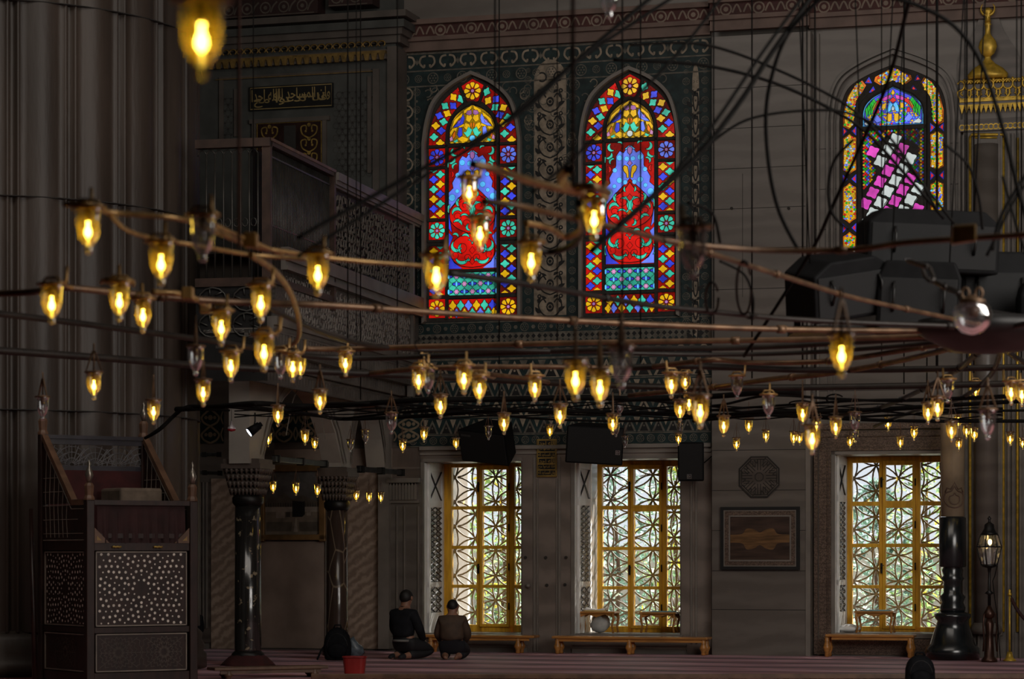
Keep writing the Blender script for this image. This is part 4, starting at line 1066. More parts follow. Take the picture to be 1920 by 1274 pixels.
# upper left: royal loge wall with golden crest, calligraphy panel and gilt door
def loge_wall():
    d = -.42; root = empty('wall_loge', (W.x(560,d),d,0), W); tag(root, kind='structure')
    X = lambda p: W.x(p,d); Z = lambda y,p=580: W.z(p,y,d)
    zlow = Z(470)
    mb = MB(); xr = X(742)
    mb.box(X(250),xr,d,0,zlow,Z(-60),0)
    mb.box(X(728),xr+.03,d-.05,0,zlow-1.2,Z(88,735),1); mb.box(X(700),X(712),d-.03,d,zlow,Z(130,700),1)
    # stepped cornice
    for (y0,y1,p,m_) in ((84,70,.08,1),(70,58,.14,1),(58,44,.20,0),(40,28,.26,1)): mb.box(X(250),xr+.03+p*.8,d-p,0,Z(y0,700),Z(y1,700),m_)
    for (px0,px1,y0,y1) in ((412,420,140,255),(690,697,150,330),(412,697,136,142),(440,446,160,250)): mb.box(X(px0),X(px1),d-.03,d,Z(y1),Z(y0),1)
    for px in (478,610): mb.box(X(px)-.03,X(px)+.03,d-.05,d,zlow,Z(222),1)
    mb.box(X(470),X(620),d-.06,d,Z(228),Z(220),1)
    mb.build('wall_face', [mat('loge_stone',(.11,.115,.105),.6,var=.25,scale=3), mat('loge_trim',(.16,.135,.115),.6,var=.2,scale=3)], root)
    g = MB(); n = 24; a, b = X(395), X(728); st = (b-a)/n
    g.box(a,b,d-.10,d,Z(122,560),Z(104,560),1)
    for k in range(n):
        x = a+(k+.5)*st; z = Z(104,560); z2 = Z(112,560)
        g.tube([(x+.05*cos(R(t)),d-.12,z+.075+.04*sin(R(t))) for t in range(-60,241,30)], .011, 0, 5)
        g.prism([(x-st*.4,z2),(x+st*.4,z2),(x+st*.2,Z(124,560)),(x-st*.2,Z(124,560))], d-.13, d-.09, 0)
    g.box(a,b,d-.13,d,z2+.0,z2+.04,0)
    for (px0,px1,y) in ((405,700,140),): g.box(X(px0),X(px1),d-.035,d-.03,Z(y+1.5),Z(y),0)
    g.build('gold_crest', [mat('old_gold',(.22,.14,.04),.5,.4,var=.3,scale=12),M['stone_dk']], root)
    # calligraphy
    m2 = MB(); ca, cb = X(469), X(626); za, zb_ = Z(205,548), Z(160,548)
    m2.box(ca,cb,d-.04,d,za,zb_,0); m2.build('lettering_board', [M['black']], root)
    m3 = MB(); r = random.Random(8)
    m3.stroke([(ca+.02,za+.02),(cb-.02,za+.02),(cb-.02,zb_-.02),(ca+.02,zb_-.02)], .012, d-.042, 0, True)
    h = zb_-za; w_ = cb-ca
    script_text(m3, 'وان المساجد لله', ca+w_*.30, cb-.04, za+h*.30, zb_-.045, d-.043, 0, .012)
    script_text(m3, 'الله احدا', ca+.04, ca+w_*.36, za+h*.36, zb_-.045, d-.0435, 0, .012)
    script_text(m3, 'فلا تدعوا مع', ca+w_*.06, ca+w_*.93, za+.04, za+h*.62, d-.044, 0, .012)
    m3.build('calligraphy', [mat('calligraphy_gold',(.34,.25,.1),.5,.2,var=.3)], root)
    # gilt scroll door
    m4 = MB(); da, db = X(482), X(606); dz0, dz1 = zlow, Z(228,545)
    m4.box(da,db,d-.03,d,dz0,dz1,0); m4.box(X(534),X(556),d-.032,d-.03,dz0,Z(236,545),1)
    m4.build('door_leaf', [M['wood_d'],M['joint']], root)
    m5 = MB()
    for cc,fl in ((X(507),1),(X(581),-1)):
        z = dz0+.1
        while z < dz1-.1:
            for f in (-1,1):
                m5.stroke(cr([(cc,z-.1),(cc+f*.1,z-.04),(cc+f*.12,z+.06),(cc+f*.05,z+.08),(cc+f*.04,z+.02)],4), .02, d-.035)
                m5.disc((cc+f*.05,z+.0), .018, d-.036, 0, 6)
            m5.disc((cc,z+.09), .03, d-.036, 0, 7); z += .2
    for x in (da+.015,db-.015): m5.stroke([(x,dz0),(x,dz1)], .014, d-.035)
    m5.stroke([(da,dz1-.015),(db,dz1-.015)], .014, d-.035)
    m5.build('gilt_scroll', [mat('door_gold',(.30,.20,.05),.5,.4,var=.4,scale=15)], root)
    # pierced side panels
    m6 = MB()
    for (p0,p1,y0,y1) in ((416,440,180,250),(630,694,170,330)):
        xa_, xb_ = X(p0), X(p1); z = Z(y1); i = 0
        while z < Z(y0):
            x = xa_+(.05 if i%2 else .0)
            while x < xb_:
                m6.ring((x,z), .046, .014, d-.004, 0, 6); m6.disc((x+.05,z+.03), .016, d-.004, 1, 6); x += .1
            z += .087; i += 1
    m6.build('pierced_panel', [mat('pierced_stone',(.08,.078,.07),.7,var=.3),M['joint']], root)
    # painted beams near the top
    m7 = MB()
    for (y0,y1,px0,px1) in ((34,0,430,610),(24,0,630,712)):
        m7.box(X(px0),X(px1),d-.3,d-.0,Z(y0),Z(y0)+.6,0)
        a_ = X(px0); k = 0
        while a_ < X(px1)-.2:
            m7.ring((a_+.12,Z(y0)+.12), .075, .02, d-.303, 1, 12); m7.disc((a_+.12,Z(y0)+.12), .03, d-.303, 1, 8)
            m7.stroke(cr([(a_+.2,Z(y0)+.05),(a_+.24,Z(y0)+.14),(a_+.3,Z(y0)+.2)],4), .025, d-.303, 1); m7.stroke([(a_,Z(y0)+.015),(a_+.3,Z(y0)+.015)], .015, d-.303, 1); a_ += .28
    m7.build('painted_beam', [mat('beam_red',(.04,.012,.01),.7),mat('beam_cream',(.14,.115,.09),.7)], root)
loge_wall()

# ================================================================== loge parapet that runs out from the wall over the arcade
PF, PB = at(499,1040,30.5), at(785,1040,37.35)
GA = math.atan2(PB.y-PF.y, PB.x-PF.x); GL = math.hypot(PB.x-PF.x, PB.y-PF.y)
GF = Frame((PF.x,PF.y,0), GA)            # x runs from the near corner back to the wall, -y is the hall side
def gz(px, py): return GF.z(px, py, 0)
M['wood_d2'] = mat('loge_wood', (.05,.028,.02), .5, var=.3, scale=6)
def loge():
    root = empty('wall_loge_parapet', (0,0,0), GF); tag(root, kind='structure')
    HT = 5.05+HC
    # image row of the top rail follows z=HT; offsets below it in metres
    zt = 6.22; z1, z2, z3 = zt, 4.92, 4.12
    xs_ = GF.x(621)
    wood = MB(); TOPW = zt
    wood.box(0,xs_,-.06,.06,TOPW-.08,TOPW,0); wood.box(0,xs_,-.07,-.05,TOPW-.03,TOPW+.005,1); wood.box(.05,xs_-.07,.18,.20,4.6,TOPW-.1,2); wood.box(-.035,.035,-.06,.04,4.55,TOPW+.0,0); wood.box(xs_-.06,xs_+.01,-.06,.05,4.45,TOPW-.02,0)
    wood.box(0,xs_,-.05,.05,4.55,4.63,0)
    wood.box(-.06,.06,-.06,.85,TOPW-.1,TOPW,0)      # front rail runs left
    wood.box(-.06,.06,-.06,.85,4.5,4.6,0)
    wood.build('timber_rail', [M['wood_d2'],M['wood_l'],M['black']], root)
    bars = MB(); n = 40
    for k in range(n):
        x = .06+(k+.5)*(xs_-.14)/n
        bars.tube([(x,0,4.6),(x,0,TOPW-.1)], .011, 0, 5)
        if k%2==0:
            bars.ring((x,5.25), .03, .01, 0, 0, 8)
    bars.box(.06,xs_-.08,-.012,.012,5.22,5.24,0); bars.box(.06,xs_-.08,-.012,.012,TOPW-.2,TOPW-.18,0)
    for k in range(7):
        y = .10+k*.105
        bars.tube([(0,y,4.55),(0,y,TOPW-.16)], .012, 0, 5)
        bars.tube([(0,y+.0525+.0525*cos(R(t)),TOPW-.19+.07*sin(R(t))) for t in range(0,181,30)], .009, 0, 5)
        bars.tube([(0,y+.0525+.035*cos(R(t)),5.25+.05*sin(R(t))) for t in range(0,361,45)], .008, 0, 5)
    bars.build('balustrade', [mat('pewter_bars',(.10,.095,.085),.4,.5,var=.3)], root)
    st = MB()
    def band(za,zb_,p,x0=xs_,m_=0): st.box(x0,GL,-p,.05,za,zb_,m_)
    band(zt-.12,zt-.02,.10); band(zt-.17,zt-.12,.07); band(zt-.20,zt-.17,.04)
    lz1 = 5.02
    band(lz1-.0,zt-.2,-.02,xs_,2)               # black sheet put in for the shade behind the lattice
    for x0 in (xs_,): st.box(x0,x0+.06,-.03,.05,lz1,zt-.2,0)
    st.box(GL-.45,GL-.37,-.04,.05,3.6,zt-.2,0)
    band(lz1-.16,lz1,.10,.55); band(lz1-.22,lz1-.16,.06,.55); band(lz1-.27,lz1-.22,.09,.55)
    band(4.1,lz1-.27,.0,.35,1)
    band(4.06,4.16,.10,.1); band(4.0,4.06,.06,.1)
    st.box(-.05,GL,-.02,.25,3.76,4.0,1)
    # corbel dentils in two receding rows
    for row,(za,zb_,yy,stp) in enumerate(((3.82,3.98,-.05,.12),(3.62,3.78,.10,.12),(3.44,3.58,.25,.12))):
        x = .0
        while x < GL-.1:
            st.prism([(x,zb_),(x+stp*.7,zb_),(x+stp*.35,za)], yy, yy+.15, 0); x += stp
        st.box(-.05,GL,yy-.01,.6,zb_,zb_+.035,0)
    st.box(-.05,GL,.02,.75,3.96,4.0,1)
    st.box(-.05,.05,0,.85,3.4,3.9,2); 
    st.build('stone_parapet', [mat('loge_marble',(.24,.215,.19),.5,var=.2,scale=3),mat('loge_panel',(.14,.125,.11),.55,var=.35,scale=25),M['black']], root)
    # pierced arabesque lattice
    la = MB(); r = random.Random(4)
    def scrolls(x0,x1,za,zb_,s,dep,w,mi):
        z = za+s*.5; i = 0
        while z < zb_-s*.3:
            x = x0+s*(.5 if i%2 else .9)
            while x < x1-s*.4:
                a = r.uniform(0,6.28); q = s*.5
                la.tube([(x+q*(1-.09*k)*cos(a+k*.62), dep, z+q*(1-.09*k)*sin(a+k*.62)) for k in range(8)], w, mi, 4, sm=False)
                la.tube([(x-q*.7*cos(a),dep,z-q*.7*sin(a)),(x+q*.3*sin(a),dep,z-q*.3*cos(a))], w*1.1, mi, 4, sm=False)
                x += s*.78
            z += s*.74; i += 1
    scrolls(xs_+.1, GL-.48, lz1+.03, zt-.24, .15, -.0, .013, 0)
    scrolls(.7, GL-.48, 4.1, lz1-.3, .13, -.0, .011, 1)
    la.build('arabesque_lattice', [mat('lattice_marble',(.21,.185,.16),.55,var=.25),mat('relief_marble',(.20,.18,.16),.55,var=.25)], root)
    # roundel screen under the front rail
    rs = MB(); rs.box(-.03,.03,.0,.85,3.9,4.5,0)
    for k in range(2):
        for j in range(2):
            c = (.22+k*.42, 4.05+j*.3)
            rs.tube([(-.05,c[0]+.17*cos(R(t)),c[1]+.14*sin(R(t))) for t in range(0,361,30)], .012, 1, 5)
            for q in range(6): rs.tube([(-.05,c[0]+.06*cos(q*PI/3),c[1]+.06*sin(q*PI/3)),(-.05,c[0]+.16*cos(q*PI/3+.3),c[1]+.13*sin(q*PI/3+.3))], .01, 1, 4)
    rs.build('roundel_screen', [M['black'],mat('screen_metal',(.12,.12,.11),.4,.4)], root)
loge()

# ================================================================== arcade below: two columns, arches and spandrel wall
AF_ = at(465,1040,32.6); AB_ = at(705,1040,37.45)
AA = math.atan2(AB_.y-AF_.y, AB_.x-AF_.x); AL = math.hypot(AB_.x-AF_.x, AB_.y-AF_.y)
AR = Frame((AF_.x,AF_.y,0), AA)
cB = AR.x(632)                       # place of the rear column
def arcade():
    root = empty('wall_arcade', (0,0,0), AR); tag(root, kind='structure')
    mb = MB(); zt = 3.86; zs = 2.62; th = .27
    mb2 = MB()
    def wallarch(x0, x1, half):
        """pointed arch opening between x0 and x1"""
        w = x1-x0; c = (x0+x1)/2; N = 12
        top = zs+.95
        P = []
        for k in range(N+1):
            t = k/N; u = t*2-1
            P.append((c+u*w/2, zs+(top-zs)*(1-abs(u)**1.9)**.72 if abs(u)<1 else zs))
        for k in range(N):
            a, b = P[k], P[k+1]
            mb.hexa([(a[0],-th/2,a[1]),(a[0],th/2,a[1]),(a[0],th/2,zt),(a[0],-th/2,zt)],[(b[0],-th/2,b[1]),(b[0],th/2,b[1]),(b[0],th/2,zt),(b[0],-th/2,zt)],0)
        for off,ww in ((.05,.03),(.14,.03)):
            mb2.stroke([(c+(p[0]-c)*(1+off*.9),zs+(p[1]-zs)*(1+off*1.0)+.0) for p in P], ww, -th/2-.02, 0)
    wallarch(.22, cB-.22, 0); wallarch(cB+.22, AL-.02, 0); pass
    for x0,x1 in ((-.22,.22),(cB-.22,cB+.22)): mb.box(x0,x1,-th/2,th/2,2.565,zt,0)
    mb.box(-.3,-.22+.0,-th/2,th/2,2.5,zt,0)
    # ogee labels
    for c in (cB*.5,(cB+AL)/2):
        for f in (-1,1): mb2.stroke(cr([(c+f*.75,2.9),(c+f*.5,3.35),(c+f*.2,3.6),(c,3.84)],5), .035, -th/2-.025, 0)
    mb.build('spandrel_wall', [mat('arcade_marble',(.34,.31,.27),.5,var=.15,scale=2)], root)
    mb2.build('arch_moulding', [M['trimstone']], root)
    return root
arcade()
def column(x, rad, name, label, mcol, ruff=False):
    root = empty(name, (x,0,0), AR); tag(root, label, 'column', kind='thing')
    s = MB(); s.lathe([(rad*1.0,.16),(rad*1.02,.2),(rad,.6),(rad*.96,2.02)], (x,0,0), 28, 0); s.build('shaft', [mcol], root)
    b = MB(); b.lathe([(rad*1.35,0),(rad*1.35,.06),(rad*1.2,.1),(rad*1.25,.14),(rad*1.02,.18)], (x,0,0), 24, 0); b.build('base', [M['iron']], root)
    c = MB(); c.lathe([(rad*1.0,1.98),(rad*1.18,2.02),(rad*1.2,2.08),(rad*1.02,2.12)], (x,0,0), 24, 0); c.build('collar', [M['iron']], root)
    k = MB(); hw = rad*1.5
    for i in range(4):
        r0 = rad*1.05+(hw-rad*1.05)*i/4; z = 2.12+i*.085; nn = 8+i*0
        k.box(x-r0,x+r0,-r0,r0,z+.03,z+.085,0)
        for q in range(-3,4):
            for (dx,dy) in ((1,0),(0,1)):
                for sg in (-1,1):
                    px_, py_ = (x+q*r0/3.5, sg*r0) if dx else (x+sg*r0, q*r0/3.5)
                    k.lathe([(.004,-.01),(.022,.04),(.03,.07)], (px_,py_,z), 5, 0)
    k.box(x-hw*1.05,x+hw*1.05,-hw*1.05,hw*1.05,2.44,2.50,0); k.box(x-hw*.95,x+hw*.95,-hw*.95,hw*.95,2.50,2.56,0)
    k.build('capital', [mat(name+'_capital',(.11,.085,.07),.5,var=.2)], root)
    if ruff:
        q = MB(); q.lathe([(rad*1.05,.14),(rad*1.35,.10),(rad*1.75,.03),(rad*1.9,.0)], (x,0,0), 24, 0, ripple=.12, nr=9); q.build('cloth_skirt', [M['redcloth']], root)
def specked():
    m = mat('black_specked_stone',(.02,.019,.018),.16,var=.3,scale=6,spec=.9); nt = m.node_tree; N = nt.nodes; L = nt.links; b = N['Principled BSDF']
    b.inputs['Coat Weight'].default_value = .6
    tc = N.new('ShaderNodeTexCoord'); v = N.new('ShaderNodeTexNoise'); v.inputs['Scale'].default_value = 12; v.inputs['Detail'].default_value = 6
    L.new(tc.outputs['Object'], v.inputs['Vector']); rp = N.new('ShaderNodeValToRGB')
    e = rp.color_ramp.elements; e[0].position = .63; e[0].color = (.018,.017,.016,1); e[1].position = .69; e[1].color = (.30,.24,.16,1)
    L.new(v.outputs['Fac'], rp.inputs[0]); L.new(rp.outputs[0], b.inputs['Base Color']); return m
column(0, .165, 'marble_column', 'black polished column with pale specks and a red cloth skirt, nearer the wooden pulpit', specked(), True)
def veined():
    m = marble('veined_brown', (.05,.03,.022), (.10,.06,.045), 2, 6); nt = m.node_tree; N = nt.nodes; L = nt.links; b = N['Principled BSDF']; b.inputs['Roughness'].default_value = .2
    b.inputs['Coat Weight'].default_value = .6
    tc = N.new('ShaderNodeTexCoord'); mp = N.new('ShaderNodeMapping'); mp.inputs['Rotation'].default_value = (0,R(35),0); mp.inputs['Scale'].default_value = (3,3,1.4)
    L.new(tc.outputs['Object'], mp.inputs[0])
    v = N.new('ShaderNodeTexVoronoi'); v.feature = 'DISTANCE_TO_EDGE'; v.inputs['Scale'].default_value = 1.3; L.new(mp.outputs[0], v.inputs['Vector'])
    rp = N.new('ShaderNodeValToRGB'); e = rp.color_ramp.elements; e[0].position = .0; e[0].color = (.26,.2,.14,1); e[1].position = .035; e[1].color = (.055,.036,.028,1)
    L.new(v.outputs['Distance'], rp.inputs[0]); L.new(rp.outputs[0], b.inputs['Base Color']); return m
column(cB, .15, 'marble_column', 'dark brown column with pale diagonal veins, behind the black backpack', veined())

# iron tie rods between the column heads
def tie(name, label, p, q, r=.035):
    root = empty(name, tuple(p), ID); tag(root, label, 'tie rod')
    v = (q-p); l = v.length; u = v.normalized(); w = Vector((0,0,1)); s_ = u.cross(w).normalized()
    mb = MB(); e = r
    A = [p+s_*a+w*b for a,b in ((-e,-e),(e,-e),(e,e),(-e,e))]; B = [x+v for x in A]
    mb.hexa(A,B); mb.build('square_bar', [M['iron_l']], root, bevel=.005)
    for f in (.05,.5,.95):
        m2 = MB(); c = p+v*f; m2.hexa([c-u*.03+s_*a+w*b for a,b in ((-e*1.4,-e*1.4),(e*1.4,-e*1.4),(e*1.4,e*1.4),(-e*1.4,e*1.4))],[c+u*.03+s_*a+w*b for a,b in ((-e*1.4,-e*1.4),(e*1.4,-e*1.4),(e*1.4,e*1.4),(-e*1.4,e*1.4))])
        m2.build('clamp', [M['iron']], root)
YC = AR.w((0,0,0)).y; YB2 = AR.w((cB,0,0)).y
tie('tie_rod', 'square iron tie rod running from the black column towards the brown one', at(513,861,YC+.3), at(612,871,YB2-.4))
tie('tie_rod', 'square iron tie rod running right from the brown column head to the wall', at(672,880,YB2+.3), at(756,887,37.0))
tie('tie_rod', 'thin dark iron rod across the bay left of the black column, the lower one', at(352,886,YC+.5), at(416,888,YC+.5), .022)
tie('tie_rod', 'thin dark iron rod across the bay left of the black column, the upper one', at(352,853,YC+.5), at(414,853,YC+.5), .022)

# ================================================================== giant reeded pier on the far left
def pier():
    Y = 31.9; Xc = at(-30,1040,Y).x; Rr = 2.56
    root = empty('wall_pier_column', (Xc,Y,0)); tag(root, kind='structure')
    mb = MB(); n = 24; prof = []
    sub = [0,.04,.06,.085,.11,.14,.25,.4,.5,.6,.75,.86,.89,.915,.94,.96]
    def rad(u):      # one reed: bead at the joint, broad shallow bulge between
        if u < .05 or u > .95: return -.055
        if u < .13 or u > .87: return -.0+.02*sin(PI*((u-.05)/.08 if u<.13 else (u-.87)/.08))
        return -.02+.075*sin(PI*(u-.13)/.74)
    ring = [(a+u) for a in range(n) for u in sub]
    zs_ = [.5,3.0,3.01,4.2,5.6,5.61,8,8.01,14]
    vs = []; fs = []
    for z in zs_:
        for t in ring:
            a = 2*PI*t/n+.06; u = t-int(t); r = Rr+rad(u); vs.append((Xc+r*cos(a), Y+r*sin(a), z))
    m_ = len(ring)
    fs = [(i*m_+k, i*m_+(k+1)%m_, (i+1)*m_+(k+1)%m_, (i+1)*m_+k) for i in range(len(zs_)-1) for k in range(m_)]
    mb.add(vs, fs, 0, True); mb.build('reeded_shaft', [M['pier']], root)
    b = MB(); b.lathe([(Rr+.13,0),(Rr+.13,.16),(Rr+.09,.2),(Rr+.11,.27),(Rr+.07,.34),(Rr+.08,.42),(Rr-.02,.52)], (Xc,Y,0), 96, 0); b.build('pier_base', [M['pier']], root)
    j = MB()
    for z in (3.0,5.4,7.6): j.lathe([(Rr+.058,z),(Rr+.06,z+.006),(Rr+.058,z+.012)], (Xc,Y,0), 96, 0)
    j.build('course_joint', [M['joint']], root)
pier()
# ================================================================== OUTSIDE: paving, planting and a white post seen through the tracery
g = MB(); g.box(TL,TR,TH,26,-.25,-.05); tag(g.build('ground', mat('garden_gravel',(.45,.43,.38),.9,var=.2), frame=W), kind='structure')
def tree(t, d, h, wd_, n, cols, seed, label, trunk=True, low=.2):
    r = random.Random(seed); root = empty('garden_tree', (t,d,-.05), W); tag(root, label, 'tree', 'trees in the garden outside')
    tr = MB()
    tr.tube([(t,d,-.05),(t+.05,d,h*.3),(t-.04,d+.05,h*.6),(t,d,h*.85)], [.045,.035,.025,.012], 0, 7)
    for k in range(9):
        a = r.uniform(0,6.28); z = h*r.uniform(.15,.7); l = wd_*r.uniform(.4,.9)
        tr.tube([(t,d,z),(t+cos(a)*l*.5,d+sin(a)*l*.4,z+l*.35),(t+cos(a)*l,d+sin(a)*l*.7,z+l*.5)], [.014,.010,.005], 0, 5)
    tr.build('trunk', [M['wood_m']], root)
    lf = MB()
    for k in range(n):
        a = r.uniform(0,6.28); q = wd_*math.sqrt(r.random()); z = low+r.random()*(h-low); f = sin(PI*min(1,(z/h)*.85+.12)); c = Vector((t+cos(a)*q*f, d+sin(a)*q*f*.8, z))
        u = Vector((r.uniform(-1,1),r.uniform(-1,1),r.uniform(-.6,.8))).normalized(); v = u.cross(Vector((r.uniform(-1,1),r.uniform(-1,1),1))).normalized()
        s = r.uniform(.05,.11)
        p = [c-u*s, c+v*s*.35, c+u*s, c-v*s*.35]; lf.poly(p, r.choices(range(len(cols)), [6,4,1][:len(cols)])[0])
    lf.build('foliage', cols, root)
def leafm(n, c, tr_=.4):
    m = bpy.data.materials.new(n); m.use_nodes = True; b = m.node_tree.nodes['Principled BSDF']; nt = m.node_tree
    b.inputs['Base Color'].default_value = (*c,1); b.inputs['Roughness'].default_value = .45
    t = nt.nodes.new('ShaderNodeBsdfTranslucent'); t.inputs[0].default_value = (*[min(1,x*1.6) for x in c],1)
    mx = nt.nodes.new('ShaderNodeMixShader'); mx.inputs[0].default_value = tr_
    nt.links.new(b.outputs[0], mx.inputs[1]); nt.links.new(t.outputs[0], mx.inputs[2]); nt.links.new(mx.outputs[0], nt.nodes['Material Output'].inputs[0]); return m
LG = [leafm('leaf_green',(.22,.34,.12)), leafm('leaf_dark',(.08,.14,.07)), leafm('leaf_yellow',(.62,.52,.05))]
LB = [leafm('leaf_blue',(.20,.34,.28)), leafm('leaf_deep',(.08,.14,.12)), leafm('leaf_pale',(.6,.7,.55))]
tree(W.x(935,4)+.0, 4.2, 3.6, .95, 1500, LG, 1, 'leafy tree with yellow blossom seen through the window beside the two kneeling men')
tree(W.x(1155,4.4), 4.4, 3.5, .95, 1300, LB, 2, 'green tree seen through the left half of the middle window')
tree(W.x(1260,5), 5.2, 3.0, .8, 900, LG, 3, 'green tree seen through the right edge of the middle window')
tree(W.x(1640,4.4), 4.4, 2.5, .95, 1300, LB, 4, 'bushy green tree seen through the left half of the window beside the candle')
tree(W.x(1740,4.8), 4.8, 3.3, .85, 1000, LG, 5, 'green tree seen through the window just left of the giant candle')
tree(W.x(1000,6), 6.5, 3.3, 1.3, 900, LB, 6, 'pale green tree further back, behind the window nearest the kneeling men')
pw = MB(); pw.box(W.x(836,3),W.x(877,3),3,3.12,-.05,5.5); pp = pw.build('garden_post', M['white'], frame=W, o=(W.x(851,3),3,-.05)); tag(pp, 'tall white square post outside the window beside the two kneeling men', 'post')
gw = MB(); gw.box(TL,TR,14,14.3,-.05,1.5); tag(gw.build('wall_garden', mat('garden_wall',(.35,.36,.33),.8,var=.3,scale=2), frame=W), kind='structure')

# ================================================================== benches under the windows
def bench(frame, x0, x1, yc, zt, dep, legs, label, name='bench', m_='wood_b', bracket=True):
    root = empty(name, ((x0+x1)/2,yc,0), frame); tag(root, label, 'bench', 'low wooden benches')
    s = MB(); s.box(x0,x1,yc-dep/2,yc+dep/2,zt-.035,zt); s.build('seat', [M[m_]], root, bevel=.008)
    a = MB(); a.box(x0+.08,x1-.08,yc-dep/2+.03,yc-dep/2+.05,zt-.075,zt-.035); a.build('apron', [M[m_]], root)
    for lx in legs:
        for ly in (-1,1):
            l = MB(); h = zt-.04
            l.lathe([(.022,0),(.032,h*.08),(.028,h*.2),(.05,h*.42),(.052,h*.5),(.03,h*.75),(.036,h*.85),(.026,h*.9),(.04,h)], (lx,yc+ly*(dep/2-.055),0), 12, 0)
            l.build('leg', [M[m_]], root)
    return root
bw = lambda px,py: W.z(px,py,-.35)
bench(W, W.x(800,-.35), W.x(1007,-.35), -.36, bw(900,1191), .30, [W.x(812,-.35), W.x(975,-.35)], 'low turned-leg bench behind the two kneeling men, under the left window')
bench(W, W.x(1040,-.35), W.x(1331,-.35), -.36, bw(1180,1194), .30, [W.x(1049,-.35), W.x(1183,-.35), W.x(1322,-.35)], 'long low turned-leg bench below the two reading stands')
bench(W, W.x(1551,-.35), W.x(1716,-.35), -.36, bw(1640,1190), .30, [W.x(1553,-.35), W.x(1708,-.35)], 'low turned-leg bench in front of the window next to the giant candle')
FB = Frame(at(395,1268,29.0)*1, R(26)); FB.o.z = 0
bench(FB, 0, 1.35, 0, .13, .26, [.18, 1.2], 'long plain low bench on the carpet beside the wooden pulpit', m_='wood_l')

# reading stands in the window niches, with books
def stand(px0, px1, ytop, ybot, label, pc):
    d = .32; x0, x1 = W.x(px0,d), W.x(px1,d); zt = W.z(pc,ytop,d); zb = OP[0][2]+.012 if pc < 1000 else W.z(pc,ybot,d)
    zb = max(zb, .0); root = empty('reading_stand', ((x0+x1)/2,d,zb), W); tag(root, label, 'stand', 'small reading stands in the window niches')
    t = MB(); t.box(x0,x1,d-.17,d+.17,zt-.025,zt); t.build('top', [M['wood_b']], root, bevel=.006)
    a = MB()
    for y in (d-.14,d+.13):
        P = [(x0+.03,zt-.025),(x1-.03,zt-.025),(x1-.03,zt-.09)]+[(x1-.03-(x1-x0-.06)*k/8, zt-.06-.02*cos(2*PI*k/4)) for k in range(1,8)]+[(x0+.03,zt-.09)]
        a.prism(P, y, y+.015)
    a.build('apron', [M['wood_b']], root)
    for lx,f in ((x0+.035,1),(x1-.035,-1)):
        for ly in (-.14,.14):
            l = MB(); h = zt-.03-zb
            l.tube([(lx,d+ly,zt-.03),(lx-f*.012,d+ly,zb+h*.75),(lx+f*.01,d+ly,zb+h*.35),(lx-f*.008,d+ly,zb)], [.022,.019,.013,.017], 0, 8); l.build('leg', [M['wood_b']], root)
    return (x0,x1,d,zt)
OPZ = [o[2]+.012 for o in OP]
def stand2(i, *a):
    global _z
    return stand(*a)
s1 = stand(1087,1158,1147,1187,'small carved-leg stand with an open book, in the left side of the middle window',1125)
s2 = stand(1203,1272,1148,1187,'small carved-leg stand in the right side of the middle window niche',1240)
s3 = stand(1605,1678,1146,1188,'small carved-leg stand in the window niche beside the giant candle',1640)
def book(x, y, z, w, l, h, ang, openb, label, cov):
    root = empty('book', (x,y,z), W); tag(root, label, 'book')
    c, s = cos(ang), sin(ang); T = lambda u,v,k: (x+u*c-v*s, y+u*s+v*c, z+k)
    if openb:
        for f in (-1,1):
            m = MB(); m.hexa([T(0,-l/2,.004),T(f*w,-l/2,.02),T(f*w,l/2,.02),T(0,l/2,.004)],[T(0,-l/2,.004+h),T(f*w,-l/2,.02+h*1.6),T(f*w,l/2,.02+h*1.6),T(0,l/2,.004+h)]); m.build('pages', [M['white']], root)
        m = MB(); m.hexa([T(-w-.01,-l/2-.01,.0),T(w+.01,-l/2-.01,.0),T(w+.01,l/2+.01,.0),T(-w-.01,l/2+.01,.0)],[T(-w-.01,-l/2-.01,.018),T(w+.01,-l/2-.01,.018),T(w+.01,l/2+.01,.018),T(-w-.01,l/2+.01,.018)]); m.build('cover', [cov], root)
    else:
        m = MB(); m.hexa([T(-w/2,-l/2,0),T(w/2,-l/2,0),T(w/2,l/2,0),T(-w/2,l/2,0)],[T(-w/2,-l/2,.004),T(w/2,-l/2,.004),T(w/2,l/2,.004),T(-w/2,l/2,.004)])
        m.hexa([T(-w/2,-l/2,h-.004),T(w/2,-l/2,h-.004),T(w/2,l/2,h-.004),T(-w/2,l/2,h-.004)],[T(-w/2,-l/2,h),T(w/2,-l/2,h),T(w/2,l/2,h),T(-w/2,l/2,h)]); m.build('cover', [cov], root)
        m = MB(); m.hexa([T(-w/2+.01,-l/2+.008,.004),T(w/2-.008,-l/2+.008,.004),T(w/2-.008,l/2-.008,.004),T(-w/2+.01,l/2-.008,.004)],[T(-w/2+.01,-l/2+.008,h-.004),T(w/2-.008,-l/2+.008,h-.004),T(w/2-.008,l/2-.008,h-.004),T(-w/2+.01,l/2-.008,h-.004)]); m.build('pages', [M['white']], root)
cv1 = mat('cover_tan',(.55,.38,.12),.5); cv2 = mat('cover_blue',(.10,.35,.42),.5)
book((s1[0]*.55+s1[1]*.45), s1[2]-.02, s1[3], .14, .22, .02, .1, True, 'open book with white pages on the left reading stand in the middle window', cv1)
book(s2[0]*.4+s2[1]*.6, s2[2], s2[3], .34, .22, .012, .0, False, 'thin blue-covered book lying on the right reading stand in the middle window', cv2)
book(s3[0]*.5+s3[1]*.5, s3[2], s3[3], .40, .24, .012, .0, False, 'blue-covered book on the reading stand beside the giant candle', cv2)
